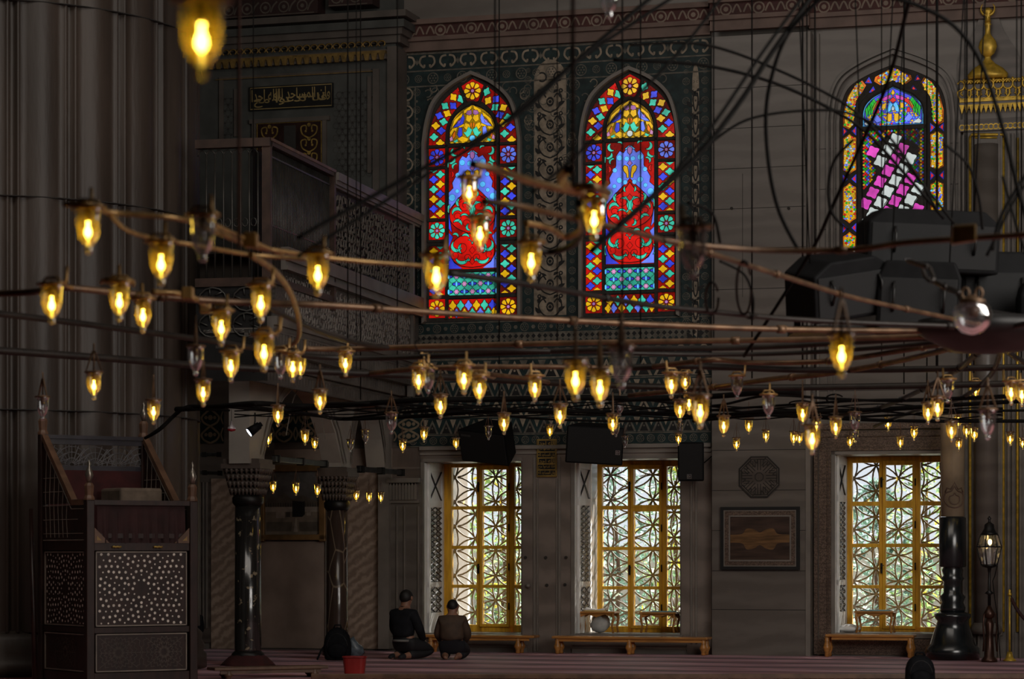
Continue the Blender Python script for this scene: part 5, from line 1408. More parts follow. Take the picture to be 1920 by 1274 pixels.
# pale bundle under the left stand, and white cloth by the third window
def cloth(c, r, label, cat, name, m_):
    mb = MB(); rr = random.Random(2); n, m = 14, 8; vs = []
    for i in range(m+1):
        for k in range(n):
            a = 2*PI*k/n; q = sin(PI*i/m); w = 1+rr.uniform(-.12,.12)
            vs.append((c[0]+r[0]*q*cos(a)*w, c[1]+r[1]*q*sin(a)*w, c[2]+r[2]*(1-cos(PI*i/m))*(.5+.08*sin(3*a))))
    mb.add(vs, [(i*n+k,i*n+(k+1)%n,(i+1)*n+(k+1)%n,(i+1)*n+k) for i in range(m) for k in range(n)], 0, True)
    tag(mb.build(name, m_, frame=W, o=c), label, cat)
cloth((W.x(1125,.35),.35,OPZ[1]), (.14,.12,.26), 'pale crumpled bag under the left reading stand in the middle window', 'bag', 'pale_bag', mat('bag_grey',(.5,.5,.48),.8,var=.3))
cloth((W.x(1592,.3),.3,OPZ[2]), (.15,.12,.10), 'white folded cloth on the sill left of the stand, by the candle window', 'cloth', 'folded_cloth', M['white'])

# ================================================================== loudspeakers
def speaker(name, label, c, w, h, dp, yaw, pitch, roll, logo=None, port=True):
    """c = centre in world; built around its own origin"""
    root = empty(name, (0,0,0)); root.location = c; root.rotation_euler = (pitch, roll, yaw)
    tag(root, label, 'loudspeaker'); q = w*.22
    b = MB(); P = [(-w/2,-dp/2),(w/2,-dp/2),(w/2-q,dp/2),(-w/2+q,dp/2)]
    b.prismz(P, -h/2, h/2); b.build('cabinet', [M['blk']], root, bevel=.02)
    g = MB(); g.box(-w/2+.025,w/2-.025,-dp/2-.012,-dp/2,-h/2+.02,h/2-.02); g.build('grille', [M['grille']], root, bevel=.008)
    k = MB()
    k.box(-.05,.05,dp/2,dp/2+.14,-.03,.03); k.box(-.09,.09,dp/2+.14,dp/2+.155,-.09,.09); k.build('wall_bracket', [M['iron']], root)
    if logo:
        l = MB(); lx, lz = logo
        l.box(lx-.03,lx+.03,-dp/2-.016,-dp/2-.011,lz-.03,lz+.03,0); l.box(lx-.024,lx+.024,-dp/2-.0175,-dp/2-.015,lz-.024,lz+.024,1)
        e = -dp/2-.019
        for pts in ([(-.015,.014),(-.015,-.014)],[(-.015,.014),(.0,.014)],[(-.015,0),(-.003,0)],[(-.015,-.014),(0,-.014)],[(.0,.014),(.008,-.014)],[(.008,-.014),(.017,.014)]):
            l.stroke([(lx+a,lz+b_) for a,b_ in pts], .006, e, 0)
        l.build('badge', [M['steel'],M['blk']], root)
    if port:
        p_ = MB(); p_.box(-w/2+.06,-w/2+.22,-dp/2-.0135,-dp/2-.012,h/2-.09,h/2-.06); p_.build('label_strip', [mat('strip_grey',(.06,.06,.06),.6)], root)
wy = W.ang
sp = W.w((W.x(923,-.45),-.46,W.z(923,829,-.45)))
speaker('wall_speaker', 'wide black loudspeaker tilted over the window beside the kneeling men, left of the gold panel', sp, .80, .48, .46, wy-.28, .42, .12)
sp = W.w((W.x(1116,-.45),-.46,W.z(1116,832,-.45)))
speaker('wall_speaker', 'wide black loudspeaker with a small square badge, right of the gold inscription panel', sp, .80, .52, .42, wy+.25, .18, .06, (.32,-.08), False)
sp = W.w((W.x(1297,-.4),-.38,W.z(1297,866,-.4)))
speaker('wall_speaker', 'upright black loudspeaker with a badge at its foot, beside the middle window', sp, .37, .53, .3, wy+.1, .05, 0, (-.02,-.2), False)
cb = MB(); cb.tube([W.w((W.x(1318,-.3),-.3,W.z(1318,870,-.3))), W.w((W.x(1326,-.2),-.15,W.z(1326,862,-.2))), W.w((W.x(1334,-.05),-.04,W.z(1334,856,-.05)))], .008, 0, 5)
tag(cb.build('wall_cable', M['cable']), 'thin black cord running from the upright loudspeaker to the pier', 'cord')

# ================================================================== giant candle on a black holder, lantern, rope post (right)
def candle():
    Y = 34.4; c = at(1786,1225,Y); x, y = c.x, c.y; root = empty('candle_holder', (x,y,0)); tag(root, 'huge black turned candle holder standing left of the brass lantern', 'candle holder')
    z = lambda py: HC+(YH-py)/F*Y; mpx = Y/F
    b = MB(); b.lathe([(50*mpx,0),(50*mpx,z(1216)),(42*mpx,z(1208)),(33*mpx,z(1180)),(28*mpx,z(1165)),(34*mpx,z(1158)),(34*mpx,z(1152)),(24*mpx,z(1148))], (x,y,0), 36, 0); b.build('base', [M['gloss']], root)
    s = MB(); pr = [(22,1150),(24,1140),(20,1130),(24,1120),(17,1112),(17,1092),(22,1085),(17,1080),(20,1070),(16,1062),(20,1058)]
    s.lathe([(r*mpx,z(p)) for r,p in pr], (x,y,0), 30, 0); s.build('turned_stem', [M['gloss']], root)
    k = MB(); k.lathe([(24*mpx,z(1064)),(25.5*mpx,z(1062)),(25*mpx,z(972)),(22*mpx,z(970))], (x,y,0), 30, 0); k.build('cup', [M['gloss']], root)
    r2 = empty('giant_candle', (x,y,z(970))); tag(r2, 'tall thick pale candle with an onion-shaped relief, standing in the black holder', 'candle')
    w = MB(); w.lathe([(22*mpx,z(970)+.005),(22.5*mpx,z(800)),(22*mpx,z(776)),(18*mpx,z(773))], (x,y,0), 32, 0); w.build('wax', [mat('old_wax',(.30,.235,.16),.5,var=.25,scale=3)], r2)
    o = MB(); q = 22.8*mpx
    def on(u, v): a = -PI/2+u/q; return (x+q*cos(a), y+q*sin(a), z(930)+v)
    O = cr([(0,.12),(.04,.06),(.12,.03),(.14,-.05),(.09,-.13),(0,-.16),(-.09,-.13),(-.14,-.05),(-.12,.03),(-.04,.06)],3,True)
    o.tube([on(u,v) for u,v in O], .008, 0, 5, closed=True); o.tube([on(u*.5,v*.55-.03) for u,v in O], .007, 0, 5, closed=True)
    o.tube([on(u,v) for u,v in [(-.13,.04),(-.10,.10),(-.05,.08),(0,.17),(.05,.08),(.10,.10),(.13,.04)]], .009, 0, 5)
    o.build('onion_relief', [mat('relief_brown',(.12,.07,.05),.6)], r2)
M['gloss'] = mat('black_lacquer',(.010,.013,.015),.22,.0,var=.3,scale=5,spec=.9)
candle()
def lantern():
    Y = 33.6; x = at(1855,1040,Y).x; y = Y; z = lambda py: HC+(YH-py)/F*Y; m = Y/F
    z0 = z(1216); z0 = .0
    root = empty('standing_lantern', (x,y,0)); tag(root, 'glass-sided lantern on a slender bronze stand, right of the giant candle', 'lantern')
    b = MB(); b.lathe([(15*m,0),(15*m,.03),(10*m,.07),(7*m,z(1190)),(9*m,z(1170)),(5*m,z(1160))], (x,y,0), 20, 0)
    for k in range(3):
        a = k*2*PI/3-.5; b.tube([(x+c_*m*cos(a),y+c_*m*sin(a),z(p)) for c_,p in ((4,1150),(13,1152),(15,1175),(13,1200),(15,1222))], .012, 0, 6)
    b.lathe([(3*m,z(1162)),(10*m,z(1158)),(11*m,z(1150)),(6*m,z(1142)),(3*m,z(1136))], (x,y,0), 16, 0)
    b.build('tripod_base', [mat('bronze',(.10,.045,.03),.35,.6,var=.3)], root)
    s = MB(); s.lathe([(3*m,z(1140)),(3*m,z(1116)),(9*m,z(1113)),(3*m,z(1108)),(2.5*m,z(1075)),(4*m,z(1066)),(14*m,z(1063)),(15*m,z(1060))], (x,y,0), 16, 0); s.build('stem', [M['iron']], root)
    g = MB(); f = MB(); n = 6; L = [(15,1060),(23,1026),(16,1003)]
    for i in range(2):
        (r0,p0),(r1,p1) = L[i],L[i+1]
        for k in range(n):
            a, c = 2*PI*k/n, 2*PI*(k+1)/n; A = [(x+r0*m*cos(a),y+r0*m*sin(a),z(p0)),(x+r0*m*cos(c),y+r0*m*sin(c),z(p0)),(x+r1*m*cos(c),y+r1*m*sin(c),z(p1)),(x+r1*m*cos(a),y+r1*m*sin(a),z(p1))]
            g.poly(A); f.tube([A[0],A[3]], .008, 0, 5); f.tube([A[3],A[2]], .008, 0, 5); f.tube([A[0],A[1]], .008, 0, 5)
    g.build('glass_panes', [M['cup0']], root); f.build('lantern_frame', [M['iron']], root)
    t = MB(); t.lathe([(17*m,z(1003)),(14*m,z(999)),(10*m,z(992)),(9*m,z(984)),(3*m,z(980)),(2*m,z(976)),(4*m,z(973)),(.5*m,z(968))], (x,y,0), 16, 0); t.build('cap', [M['iron']], root)
    l = MB(); l.ell((x+1*m,y,z(1017)), (4*m,4*m,5.5*m), 0, 10, 8); l.tube([(x+1*m,y,z(1060)),(x+1*m,y,z(1022))], .012, 1, 6); l.build('bulb', [emit('lantern_bulb',(1,.68,.25),9),M['white']], root)
    w = MB(); w.tube([(x+14*m,y-.02,z(1062)),(x+9*m,y-.05,z(1080)),(x+5*m,y-.05,z(1090)),(x+8*m,y-.06,z(1120)),(x+12*m,y-.08,z(1150)),(x+18*m,y-.1,.02)], .006, 0, 5); w.build('cord', [M['cable']], root)
lantern()
def ropepost():
    Y = 33.9; x = at(1893,1040,Y).x; z = lambda py: HC+(YH-py)/F*Y
    root = empty('rope_post', (x,Y,0)); tag(root, 'thin brass rope barrier post with a round foot, right of the lantern', 'barrier post')
    b = MB(); b.lathe([(.085,0),(.085,.015),(.05,.04),(.04,.08),(.03,.12)], (x,Y,0), 20, 0); b.build('foot', [M['gold']], root)
    p = MB(); p.tube([(x,Y,.1),(x,Y,z(1118))], .014, 0, 10); p.build('pole', [M['gold']], root)
    t = MB(); t.lathe([(.022,0),(.03,.02),(.02,.04),(.014,.05),(.02,.07),(.001,.09)], (x,Y,z(1118)), 12, 0); t.build('knob', [M['gold']], root)
    r = MB(); r.tube(cr([(x+.02,Y,z(1122)),(x+.10,Y-.02,z(1145)),(x+.22,Y-.05,z(1165)),(x+.45,Y-.1,z(1180)),(x+.8,Y-.2,z(1172)),(x+1.3,Y-.3,z(1125))],6), .022, 0, 8)
    tag(r.build('barrier_rope', M['curtain']), 'sagging dark red rope hooked on the brass barrier post', 'rope')
ropepost()
st = MB(); st.box(W.x(1734,-.7)+.9,W.x(1734,-.7)+4.5,-.10,-.001,0,.10); tag(st.build('trim_niche_step', M['redcloth'], frame=W), kind='structure')

# ================================================================== backpacks, bucket, floor rail
def backpack(name, x, y, w, h, dp, label, mcol, straps=True, zb=0.0):
    root = empty(name, (x,y,zb)); tag(root, label, 'backpack')
    b = MB(); n = 20; prof = [(0.02,.78),(.06,.92),(.25,1),(.55,.98),(.75,.86),(.88,.66),(.96,.4),(1,.08)]
    vs = []
    for (t,s) in prof:
        for k in range(n):
            a = 2*PI*k/n; ca, sa = cos(a), sin(a); e = .6
            vs.append((x+w/2*s*abs(ca)**e*(1 if ca>0 else -1), y+dp/2*s**.6*abs(sa)**e*(1 if sa>0 else -1), zb+t*h))
    b.add(vs, [(i*n+k,i*n+(k+1)%n,(i+1)*n+(k+1)%n,(i+1)*n+k) for i in range(len(prof)-1) for k in range(n)], 0, True)
    b.f.append(list(range(n-1,-1,-1))); b.m.append(0); b.sm.append(False); b.f.append([(len(prof)-1)*n+k for k in range(n)]); b.m.append(0); b.sm.append(True)
    b.build('body', [mcol], root)
    p = MB(); p.ell((x,y-dp*.46,zb+h*.3), (w*.36,dp*.22,h*.24), 0, 14, 8); p.build('front_pocket', [mcol], root)
    z_ = MB(); z_.tube([(x+w*.38*cos(R(t)),y-dp*.42,zb+h*.36+h*.46*sin(R(t))) for t in range(0,181,15)], .006, 0, 5); z_.build('zip', [M['iron']], root)
    hnd = MB(); hnd.tube([(x-.05,y,zb+h*.97),(x-.035,y,zb+h*1.07),(x+.035,y,zb+h*1.07),(x+.05,y,zb+h*.97)], .011, 0, 6); hnd.build('grab_handle', [mcol], root)
    if straps:
        s = MB(); s.tube(cr([(x-w*.3,y+.02,zb+h*.6),(x-w*.55,y-.02,zb+h*.35),(x-w*.62,y-.05,zb+.10),(x-w*.72,y-.08,zb+.012)],4), .013, 0, 6); s.build('strap', [mcol], root)
    return root
bm = mat('black_nylon',(.005,.0055,.007),.8,spec=.15,var=.3,scale=20,bump=.2)
c = at(633,1235,34.1); backpack('backpack', c.x, c.y, .36, .43, .22, 'black backpack with a loose strap on the carpet at the foot of the brown column', bm)
c = at(1725,1274,27.4); backpack('backpack', c.x, c.y, .31, .33, .2, 'black backpack at the bottom edge of the photo, in front of the giant candle', bm, False)
bd = MB(); c = at(1725,1248,27.2); bd.disc((c.x,c.z), .012, c.y-.08, 0, 10); 
pbag = MB(); c = at(664,1228,34.3)
r_ = random.Random(9); n = 14
vs = [(c.x+.12*sin(PI*i/6)*cos(2*PI*k/n)*(1+r_.uniform(-.25,.25)), c.y+.08*sin(PI*i/6)*sin(2*PI*k/n), .004+.11*(1-cos(PI*i/6))*(1+.4*cos(2*PI*k/n+2))) for i in range(7) for k in range(n)]
pbag.add(vs, [(i*n+k,i*n+(k+1)%n,(i+1)*n+(k+1)%n,(i+1)*n+k) for i in range(6) for k in range(n)], 0, True)
tag(pbag.build('plastic_bag', mat('blue_grey_plastic',(.16,.2,.24),.35,var=.4,scale=15), o=(c.x,c.y,0)), 'crumpled grey-blue plastic bag between the backpack and the red bucket', 'bag')
def bucket():
    Y = F*HC/(1267-YH); c = at(665,1267,Y); m = Y/F; x, y = c.x, c.y; root = empty('bucket', (x,y,0)); tag(root, 'square red plastic bucket on the carpet in front of the black backpack', 'bucket')
    b = MB(); n = 24
    def ring_(r, z, e=.45): return [(x+r*abs(cos(2*PI*k/n))**e*(1 if cos(2*PI*k/n)>0 else -1), y+r*abs(sin(2*PI*k/n))**e*(1 if sin(2*PI*k/n)>0 else -1), z) for k in range(n)]
    L = [(18.5*m,0),(22*m,34*m),(20.5*m,34*m),(17.5*m,2*m)]; vs = [p for r,z in L for p in ring_(r,z)]
    b.add(vs, [(i*n+k,i*n+(k+1)%n,(i+1)*n+(k+1)%n,(i+1)*n+k) for i in range(3) for k in range(n)]+[list(range(3*n,4*n))], 0, False); b.build('tub', [M['bred']], root)
    r = MB(); r.tube(ring_(22.6*m,34.5*m), 1.3*m, 0, 6, closed=True); r.build('rim', [M['bred']], root)
    h = MB(); h.tube([(x-22*m,y,33*m),(x-20*m,y-19*m,36*m),(x,y-24*m,36.5*m),(x+20*m,y-19*m,36*m),(x+22*m,y,33*m)], .8*m, 0, 6); h.build('handle', [M['bred']], root)
M['bred'] = mat('red_plastic',(.30,.02,.018),.4,var=.15)
bucket()
fr_ = MB(); p0, p1 = at(590,1272,28.6), at(1700,1272,28.6)
fr_.box(at(585,1274,29.2).x, at(2200,1274,29.2).x, 29.05, 29.13, 0, .055)
tag(fr_.build('floor_rail', M['wood_l'], o=(0,29.1,0), bevel=.008), 'long low wooden rail lying across the carpet at the bottom of the photo', 'rail')

# ================================================================== spotlight, red heat bulb by the arcade
def small_lights():
    Y = 31.2; c = at(434,800,Y); root = empty('red_bulb_lamp', tuple(c)); tag(root, 'small hanging bulb with a red painted face, above the black column', 'lamp')
    m = Y/F; x,y = c.x,c.y
    w = MB(); w.tube([(x,y,at(0,768,Y).z),(x,y,at(0,790,Y).z)], .5*m, 0, 5); w.build('cord', [M['cable']], root)
    g = MB(); g.lathe([(2*m,at(0,790,Y).z),(3*m,at(0,797,Y).z),(8*m,at(0,803,Y).z),(8*m,at(0,805,Y).z)], (x,y,0), 14, 0); g.build('bulb_neck', [mat('bulb_silver',(.5,.45,.45),.25,.4)], root)
    r = MB(); r.lathe([(8*m,at(0,805,Y).z),(7.5*m,at(0,808,Y).z),(.1*m,at(0,810,Y).z)], (x,y,0), 14, 0); r.build('red_face', [mat('red_lacquer',(.35,.01,.02),.2)], root)
    Y = 31.0; c = at(475,806,Y); root = empty('spotlight', tuple(c)); tag(root, 'black clip-on spotlight with a cold white beam under the loge, above the black column', 'spotlight')
    d = Vector((-.75,-.2,-.55)).normalized()
    b = MB(); b.tube([c-d*.09, c+d*.06], [.045,.06], 0, 14); b.tube([c+d*-.12,c-d*.09], .03, 0, 10); b.build('housing', [M['blk']], root)
    l = MB(); l.tube([c+d*.062,c+d*.066], .05, 0, 14); l.build('lens', [emit('cold_lamp',(.75,.85,1),6)], root)
    h = MB(); h.tube([c,c+Vector((.02,0,.10)),c+Vector((.02,0,.2))], .01, 0, 6); h.build('bracket', [M['iron']], root)
small_lights()
# ================================================================== people
def skin(name, V, E, Rr, m, parent, T, sub=1, rootv=0):
    me = bpy.data.meshes.new(name); me.from_pydata([T(v) for v in V], E, []); me.materials.append(m)
    ob = bpy.data.objects.new(name, me); COL.objects.link(ob); ob.parent = parent; ORG[ob.name] = (0,0,0)
    sk = ob.modifiers.new('skin','SKIN'); sk.use_smooth_shade = True
    if not me.skin_vertices: me.skin_vertices.new() if hasattr(me.skin_vertices,'new') else None
    L = me.skin_vertices[0].data
    for i, r in enumerate(Rr):
        L[i].radius = r if isinstance(r,(tuple,list)) else (r, r); L[i].use_root = (i == rootv)
    s = ob.modifiers.new('sub','SUBSURF'); s.levels = sub; s.render_levels = sub+1
    return ob
def person(px, pyb, s, yaw, label, jm, tm, hm, skm, headturn=0, shirt=None, barefoot=False, lean=0):
    Y = F*HC/(pyb-YH); c = at(px,pyb,Y); root = empty('person', (0,0,0)); root.location = (c.x,c.y,0); root.rotation_euler = (0,0,yaw)
    tag(root, label, 'person')
    T = lambda v: (v[0]*s, v[1]*s, v[2]*s)
    ly = lean
    # body: torso, neck, head, arms and legs as one surface
    V = [(0,-.16,.26),(0,-.16,.40),(0,-.15+ly*.5,.56),(0,-.145+ly,.68),(0,-.13+ly,.765),(0,-.105+ly,.825),(0,-.09+ly,.895),(0,-.095+ly,.965)]
    E = [(i,i+1) for i in range(7)]; Rr = [.13,.115,.125,.09,.056,.070,.090,.066]
    def arm(sx):
        b = len(V); V.extend([(sx*.17,-.15+ly,.665),(sx*.245,-.09+ly*.5,.43),(sx*.165,.10,.27),(sx*.15,.15,.245),(sx*.145,.185,.232)])
        Rr.extend([.055,.042,.026,(.030,.018),(.032,.014)]); E.extend([(3,b),(b,b+1),(b+1,b+2),(b+2,b+3),(b+3,b+4)])
    arm(1); arm(-1)
    def leg(sx):
        b = len(V); V.extend([(sx*.10,-.10,.22),(sx*.16,.27,.11),(sx*.12,-.16,.07),(sx*.10,-.27,.055),(sx*.085,-.36,.035)])
        Rr.extend([.09,.062,.05,.034,(.038,.022)]); E.extend([(0,b),(b,b+1),(b+1,b+2),(b+2,b+3),(b+3,b+4)])
    leg(1); leg(-1)
    skin('body', V, E, Rr, skm, root, T)
    for sx in (-1,1):        # fingers, each its own chain rooted in the palm
        for k,(dx,l) in enumerate(((-.022,.045),(-.008,.052),(.007,.050),(.021,.040))):
            b0 = (sx*.145+dx, .185, .234)
            skin('finger', [b0,(b0[0]+dx*.2,b0[1]+l*.5,.230),(b0[0]+dx*.3,b0[1]+l,.212)], [(0,1),(1,2)], [.0095,.009,.0075], skm, root, T, 1)
        skin('thumb', [(sx*.135,.165,.236),(sx*.112,.190,.228),(sx*.108,.212,.216)], [(0,1),(1,2)], [.011,.010,.008], skm, root, T, 1)
    # jacket over torso and arms, gathered at the waist
    V = [(0,-.165,.30),(0,-.17,.40),(0,-.165+ly*.5,.55),(0,-.155+ly,.675),(0,-.14+ly,.735)]; E = [(0,1),(1,2),(2,3),(3,4)]; Rr = [(.165,.125),(.175,.14),(.185,.135),(.13,.105),(.068,.066)]
    for sx in (1,-1):
        b = len(V); V.extend([(sx*.175,-.15+ly,.665),(sx*.255,-.09+ly*.5,.43),(sx*.20,.02,.33),(sx*.168,.095,.275)]); Rr.extend([.078,.064,.052,.040]); E.extend([(3,b),(b,b+1),(b+1,b+2),(b+2,b+3)])
    skin('jacket', V, E, Rr, jm, root, T)
    col = MB(); col.lathe([(.072,.735),(.066,.775),(.060,.780),(.062,.74)], (0,-.135+ly,0), 18, 0); col.v = [T(v) for v in col.v]; col.build('collar', [jm], root)
    V = [(0,-.17,.27),(0,-.165,.33)]; E = [(0,1)]; Rr = [(.165,.13),(.14,.11)]
    for sx in (1,-1):
        b = len(V); V.extend([(sx*.11,-.10,.225),(sx*.14,.10,.19),(sx*.17,.28,.115),(sx*.135,.02,.085),(sx*.125,-.20,.075)]); Rr.extend([.112,.105,.082,.07,.058]); E.extend([(0,b),(b,b+1),(b+1,b+2),(b+2,b+3),(b+3,b+4)])
    skin('trousers', V, E, Rr, tm, root, T)
    if not barefoot:
        for sx in (1,-1): skin('sock', [(sx*.11,-.24,.06),(sx*.10,-.30,.05),(sx*.085,-.375,.035)], [(0,1),(1,2)], [.042,.040,(.043,.026)], tm, root, T)
    # hair, ears and face
    h = MB(); n, m = 20, 12; hc = (0,-.100+ly,.912)
    vs = []
    for i in range(m+1):
        f = PI*.66*i/m
        for k in range(n):
            a = 2*PI*k/n; back = .5-.5*sin(a); ff = f*(.62+.58*back)
            vs.append((hc[0]+.096*sin(ff)*cos(a), hc[1]+.110*sin(ff)*sin(a), hc[2]+.108*cos(ff)))
    h.add([T(v) for v in vs], [(i*n+k,i*n+(k+1)%n,(i+1)*n+(k+1)%n,(i+1)*n+k) for i in range(m) for k in range(n)], 0, True)
    ho = h.build('hair', [hm], root); so = ho.modifiers.new('t','SOLIDIFY'); so.thickness = .004*s; so.offset = 1
    e = MB()
    for sx in (-1,1):
        e.ell(T((sx*.098,-.09+ly,.895)), (.012*s,.022*s,.032*s), 0, 10, 6)
    e.ell(T((0,.012+ly,.89)), (.013*s,.02*s,.022*s), 0, 8, 6); e.ell(T((0,.0+ly,.855)), (.024*s,.01*s,.008*s), 0, 8, 6)
    e.build('ears_nose_mouth', [skm], root)
    y = MB()
    for sx in (-1,1): y.ell(T((sx*.034,-.002+ly,.912)), (.011*s,.008*s,.008*s), 0, 8, 6)
    y.build('eyes', [M['white']], root)
    if shirt:
        q = MB(); q.lathe([(.160,.295),(.164,.275),(.160,.262)], (0,-.17,0), 24, 0, sy=.84); q.v = [T(v) for v in q.v]; q.build('shirt_hem', [shirt], root)
    return root
sk1 = mat('skin_tone',(.28,.14,.09),.5,var=.1)
jk1 = mat('black_jacket',(.010,.011,.014),.8, spec=.2,var=.3,scale=8); tr1 = mat('black_trousers',(.009,.009,.011),.75,var=.2)
jk2 = mat('brown_jacket',(.075,.045,.028),.75,var=.25,scale=8); tr2 = mat('navy_trousers',(.014,.016,.024),.8,var=.2)
hr = mat('dark_hair',(.014,.012,.011),.6,var=.3,scale=30)
p1 = person(770, 1237, .90, R(-38), 'larger kneeling person in a black jacket, back to the camera, beside the left window', jk1, tr1, hr, sk1, shirt=mat('pale_shirt',(.17,.165,.155),.8))
p2 = person(850, 1237, .775, R(-6), 'smaller barefoot person in a brown jacket, kneeling in front of the left window', jk2, tr2, hr, sk1, barefoot=True, lean=.01)
c = at(352,1224,F*HC/(1224-YH))
p3 = dup(p1, (c.x-.0,c.y,0), (0,0,R(40))); p3.scale = (.8,.8,.8); p3['label'] = 'person in dark clothes sitting on the carpet, mostly hidden behind the reeded pier'

# ================================================================== wooden pulpit with mother-of-pearl inlay
KP = at(167,1040,27.5); K = Frame((KP.x,KP.y,0), R(33.5)); KL, KM = 1.2, 1.2
def pulpit():
    root = empty('wooden_pulpit', (0,0,0), K); tag(root, 'dark carved wooden pulpit with pearl dot inlay, in front of the reeded pier', 'pulpit')
    wd_, wl, bo, pe = M['wood_d'], M['wood_l'], M['bone'], M['pearl']
    def post(x, y, z0, z1, zf, nm='post'):
        p = MB(); p.box(x-.045,x+.045,y-.045,y+.045,z0,z1); o = p.build(nm, [wd_], root, bevel=.008)
        q = MB(); q.lathe([(.062,0),(.062,.02),(.045,.05),(.055,.15),(.035,.18)], (x,y,z1), 8, 0, sm=False); q.build('post_cap', [wl], root)
        f = MB(); h = zf-z1-.18; f.lathe([(.018,0),(.03,h*.15),(.045,h*.33),(.028,h*.55),(.012,h*.72),(.022,h*.82),(.008,h*.93),(.001,h)], (x,y,z1+.18), 14, 0); f.build('finial', [mat('finial_%d'%int(100*x+y*10),(.26,.24,.21),.25,.8)] if 0 else [M['fin']], root)
    M['fin'] = mat('finial_metal',(.26,.23,.19),.3,.8)
    post(0,0,0,1.95,2.38,'front_post'); post(KL,0,0,1.95,2.38,'front_post'); post(0,KM,0,2.68,3.05,'back_post'); post(KL,KM,0,2.68,3.08,'back_post')
    # framed panels on front (y=0) and left side (x=0)
    def face(nm, front, u0, u1, z0, z1, kind):
        D = (lambda u,z,d: (u,-d,z)) if front else (lambda u,z,d: (-d,u,z))
        p = MB(); a, b = (D(u0,z0,-.02), D(u1,z1,.0)); p.box(min(a[0],b[0]),max(a[0],b[0]),min(a[1],b[1]),max(a[1],b[1]),z0,z1); p.build(nm, [wd_], root)
        q = MB()
        def bar(ua,ub,za,zb_,t,mi=0):
            A, B = D(ua,za,0), D(ub,zb_,t); q.box(min(A[0],B[0]),max(A[0],B[0]),min(A[1],B[1]),max(A[1],B[1]),za,zb_,mi)
        w = .012
        for (ua,ub,za,zb_) in ((u0,u1,z0,z0+w),(u0,u1,z1-w,z1),(u0,u0+w,z0,z1),(u1-w,u1,z0,z1)): bar(ua,ub,za,zb_,.014,0)
        q.build('inlay_border', [bo], root)
        i_ = MB(); r = random.Random(3)
        def dot(u, z, rr, n=5): i_.poly([D(u+rr*cos(2*PI*k/n+z*9), z+rr*sin(2*PI*k/n+z*9), .004) for k in range(n)], 0)
        def line(P, w_):
            for j in range(len(P)-1):
                (ua,za),(ub,zb_) = P[j],P[j+1]; l = math.hypot(ub-ua,zb_-za) or 1; nx, nz = -(zb_-za)/l*w_, (ub-ua)/l*w_
                i_.poly([D(ua+nx,za+nz,.005),D(ub+nx,zb_+nz,.005),D(ub-nx,zb_-nz,.005),D(ua-nx,za-nz,.005)], 1)
        uc, zc = (u0+u1)/2, (z0+z1)/2
        if kind == 'pearl':
            for j,(rad,nn) in enumerate(((.10,10),(.155,10),(.20,20),(.26,20),(.315,30),(.37,30),(.425,40),(.48,40),(.54,40),(.60,50),(.66,50))):
                for k in range(nn):
                    a = 2*PI*(k+.5*(j%2))/nn; u = uc+rad*cos(a); z = zc+rad*sin(a)*.95
                    if u0+.03 < u < u1-.03 and z0+.03 < z < z1-.03: dot(u, z, .0165 if (k+j)%3 else .010)
        else:
            cs = [(uc,zc)] if kind == 'one' else [(uc-(u1-u0)*.25,zc),(uc+(u1-u0)*.25,zc)]
            for (cu,cz) in cs:
                for rad in (.05,.10,.15,.2,.26):
                    P = []
                    for k in range(41):
                        a = 2*PI*k/40; rr = rad+(.018 if k%2 else -.012); u, z = cu+rr*cos(a), cz+rr*sin(a)
                        if u0+.02<u<u1-.02 and z0+.02<z<z1-.02: P.append((u,z))
                        else:
                            if len(P)>1: line(P,.0028)
                            P = []
                    if len(P)>1: line(P,.0028)
                for k in range(10):
                    a = 2*PI*k/10; P = [(cu+q_*cos(a),cz+q_*sin(a)) for q_ in (.03,.09,.15,.21,.27)]; P = [p_ for p_ in P if u0+.02<p_[0]<u1-.02 and z0+.02<p_[1]<z1-.02]
                    if len(P)>1: line(P,.0028)
        i_.build('pearl_inlay' if kind=='pearl' else 'fretwork', [pe, M['fret']], root)
    M['fret'] = mat('fret_wood',(.085,.065,.052),.5)
    for (fr_,L_) in ((True,KL),(False,KM)):
        face('main_panel', fr_, .07, L_-.07, .62, 1.41, 'pearl'); face('lower_panel', fr_, .07, L_-.07, .14, .54, 'two' if fr_ else 'one')
    fm = MB()
    for z0,z1 in ((0,.13),(.55,.61),(1.42,1.50)):
        fm.box(0,KL,-.018,.02,z0,z1); fm.box(-.018,.02,0,KM,z0,z1); fm.box(KL-.02,KL,0,KM,z0,z1)
    fm.box(0,KL,-.03,.05,1.90,1.95); fm.box(KL-.02,KL,0,KM,.13,1.9); fm.box(0,KL,KM-.02,KM,0,2.3)
    fm.build('carcass', [wd_], root)
    # hanging curtain in the front opening, with triangular brackets
    c = MB(); n = 60
    vs = [(.09+(KL-.18)*k/n, .0+.012*sin(k*.9)+.01*sin(k*2.3), z) for z in (1.50,1.60,1.72,1.82,1.90) for k in range(n+1)]
    vs = [(x,y*(1.9-z)*6-.002,z) for x,y,z in vs]
    c.add(vs, [(i*(n+1)+k,i*(n+1)+k+1,(i+1)*(n+1)+k+1,(i+1)*(n+1)+k) for i in range(4) for k in range(n)], 0, True); c.build('curtain', [M['curtain']], root)
    for x0,f in ((.05,1),(KL-.05,-1)):
        b = MB(); b.prism([(x0,1.50),(x0+f*.17,1.50),(x0,1.66)], -.03, -.01); b.build('corner_bracket', [wl], root)
        s = MB(); s.prism([(x0+f*.025,1.525),(x0+f*.08,1.525),(x0+f*.025,1.575)], -.034, -.03); s.build('bracket_inlay', [mat('amber_inlay',(.3,.18,.06),.4)], root)
    r = MB(); 
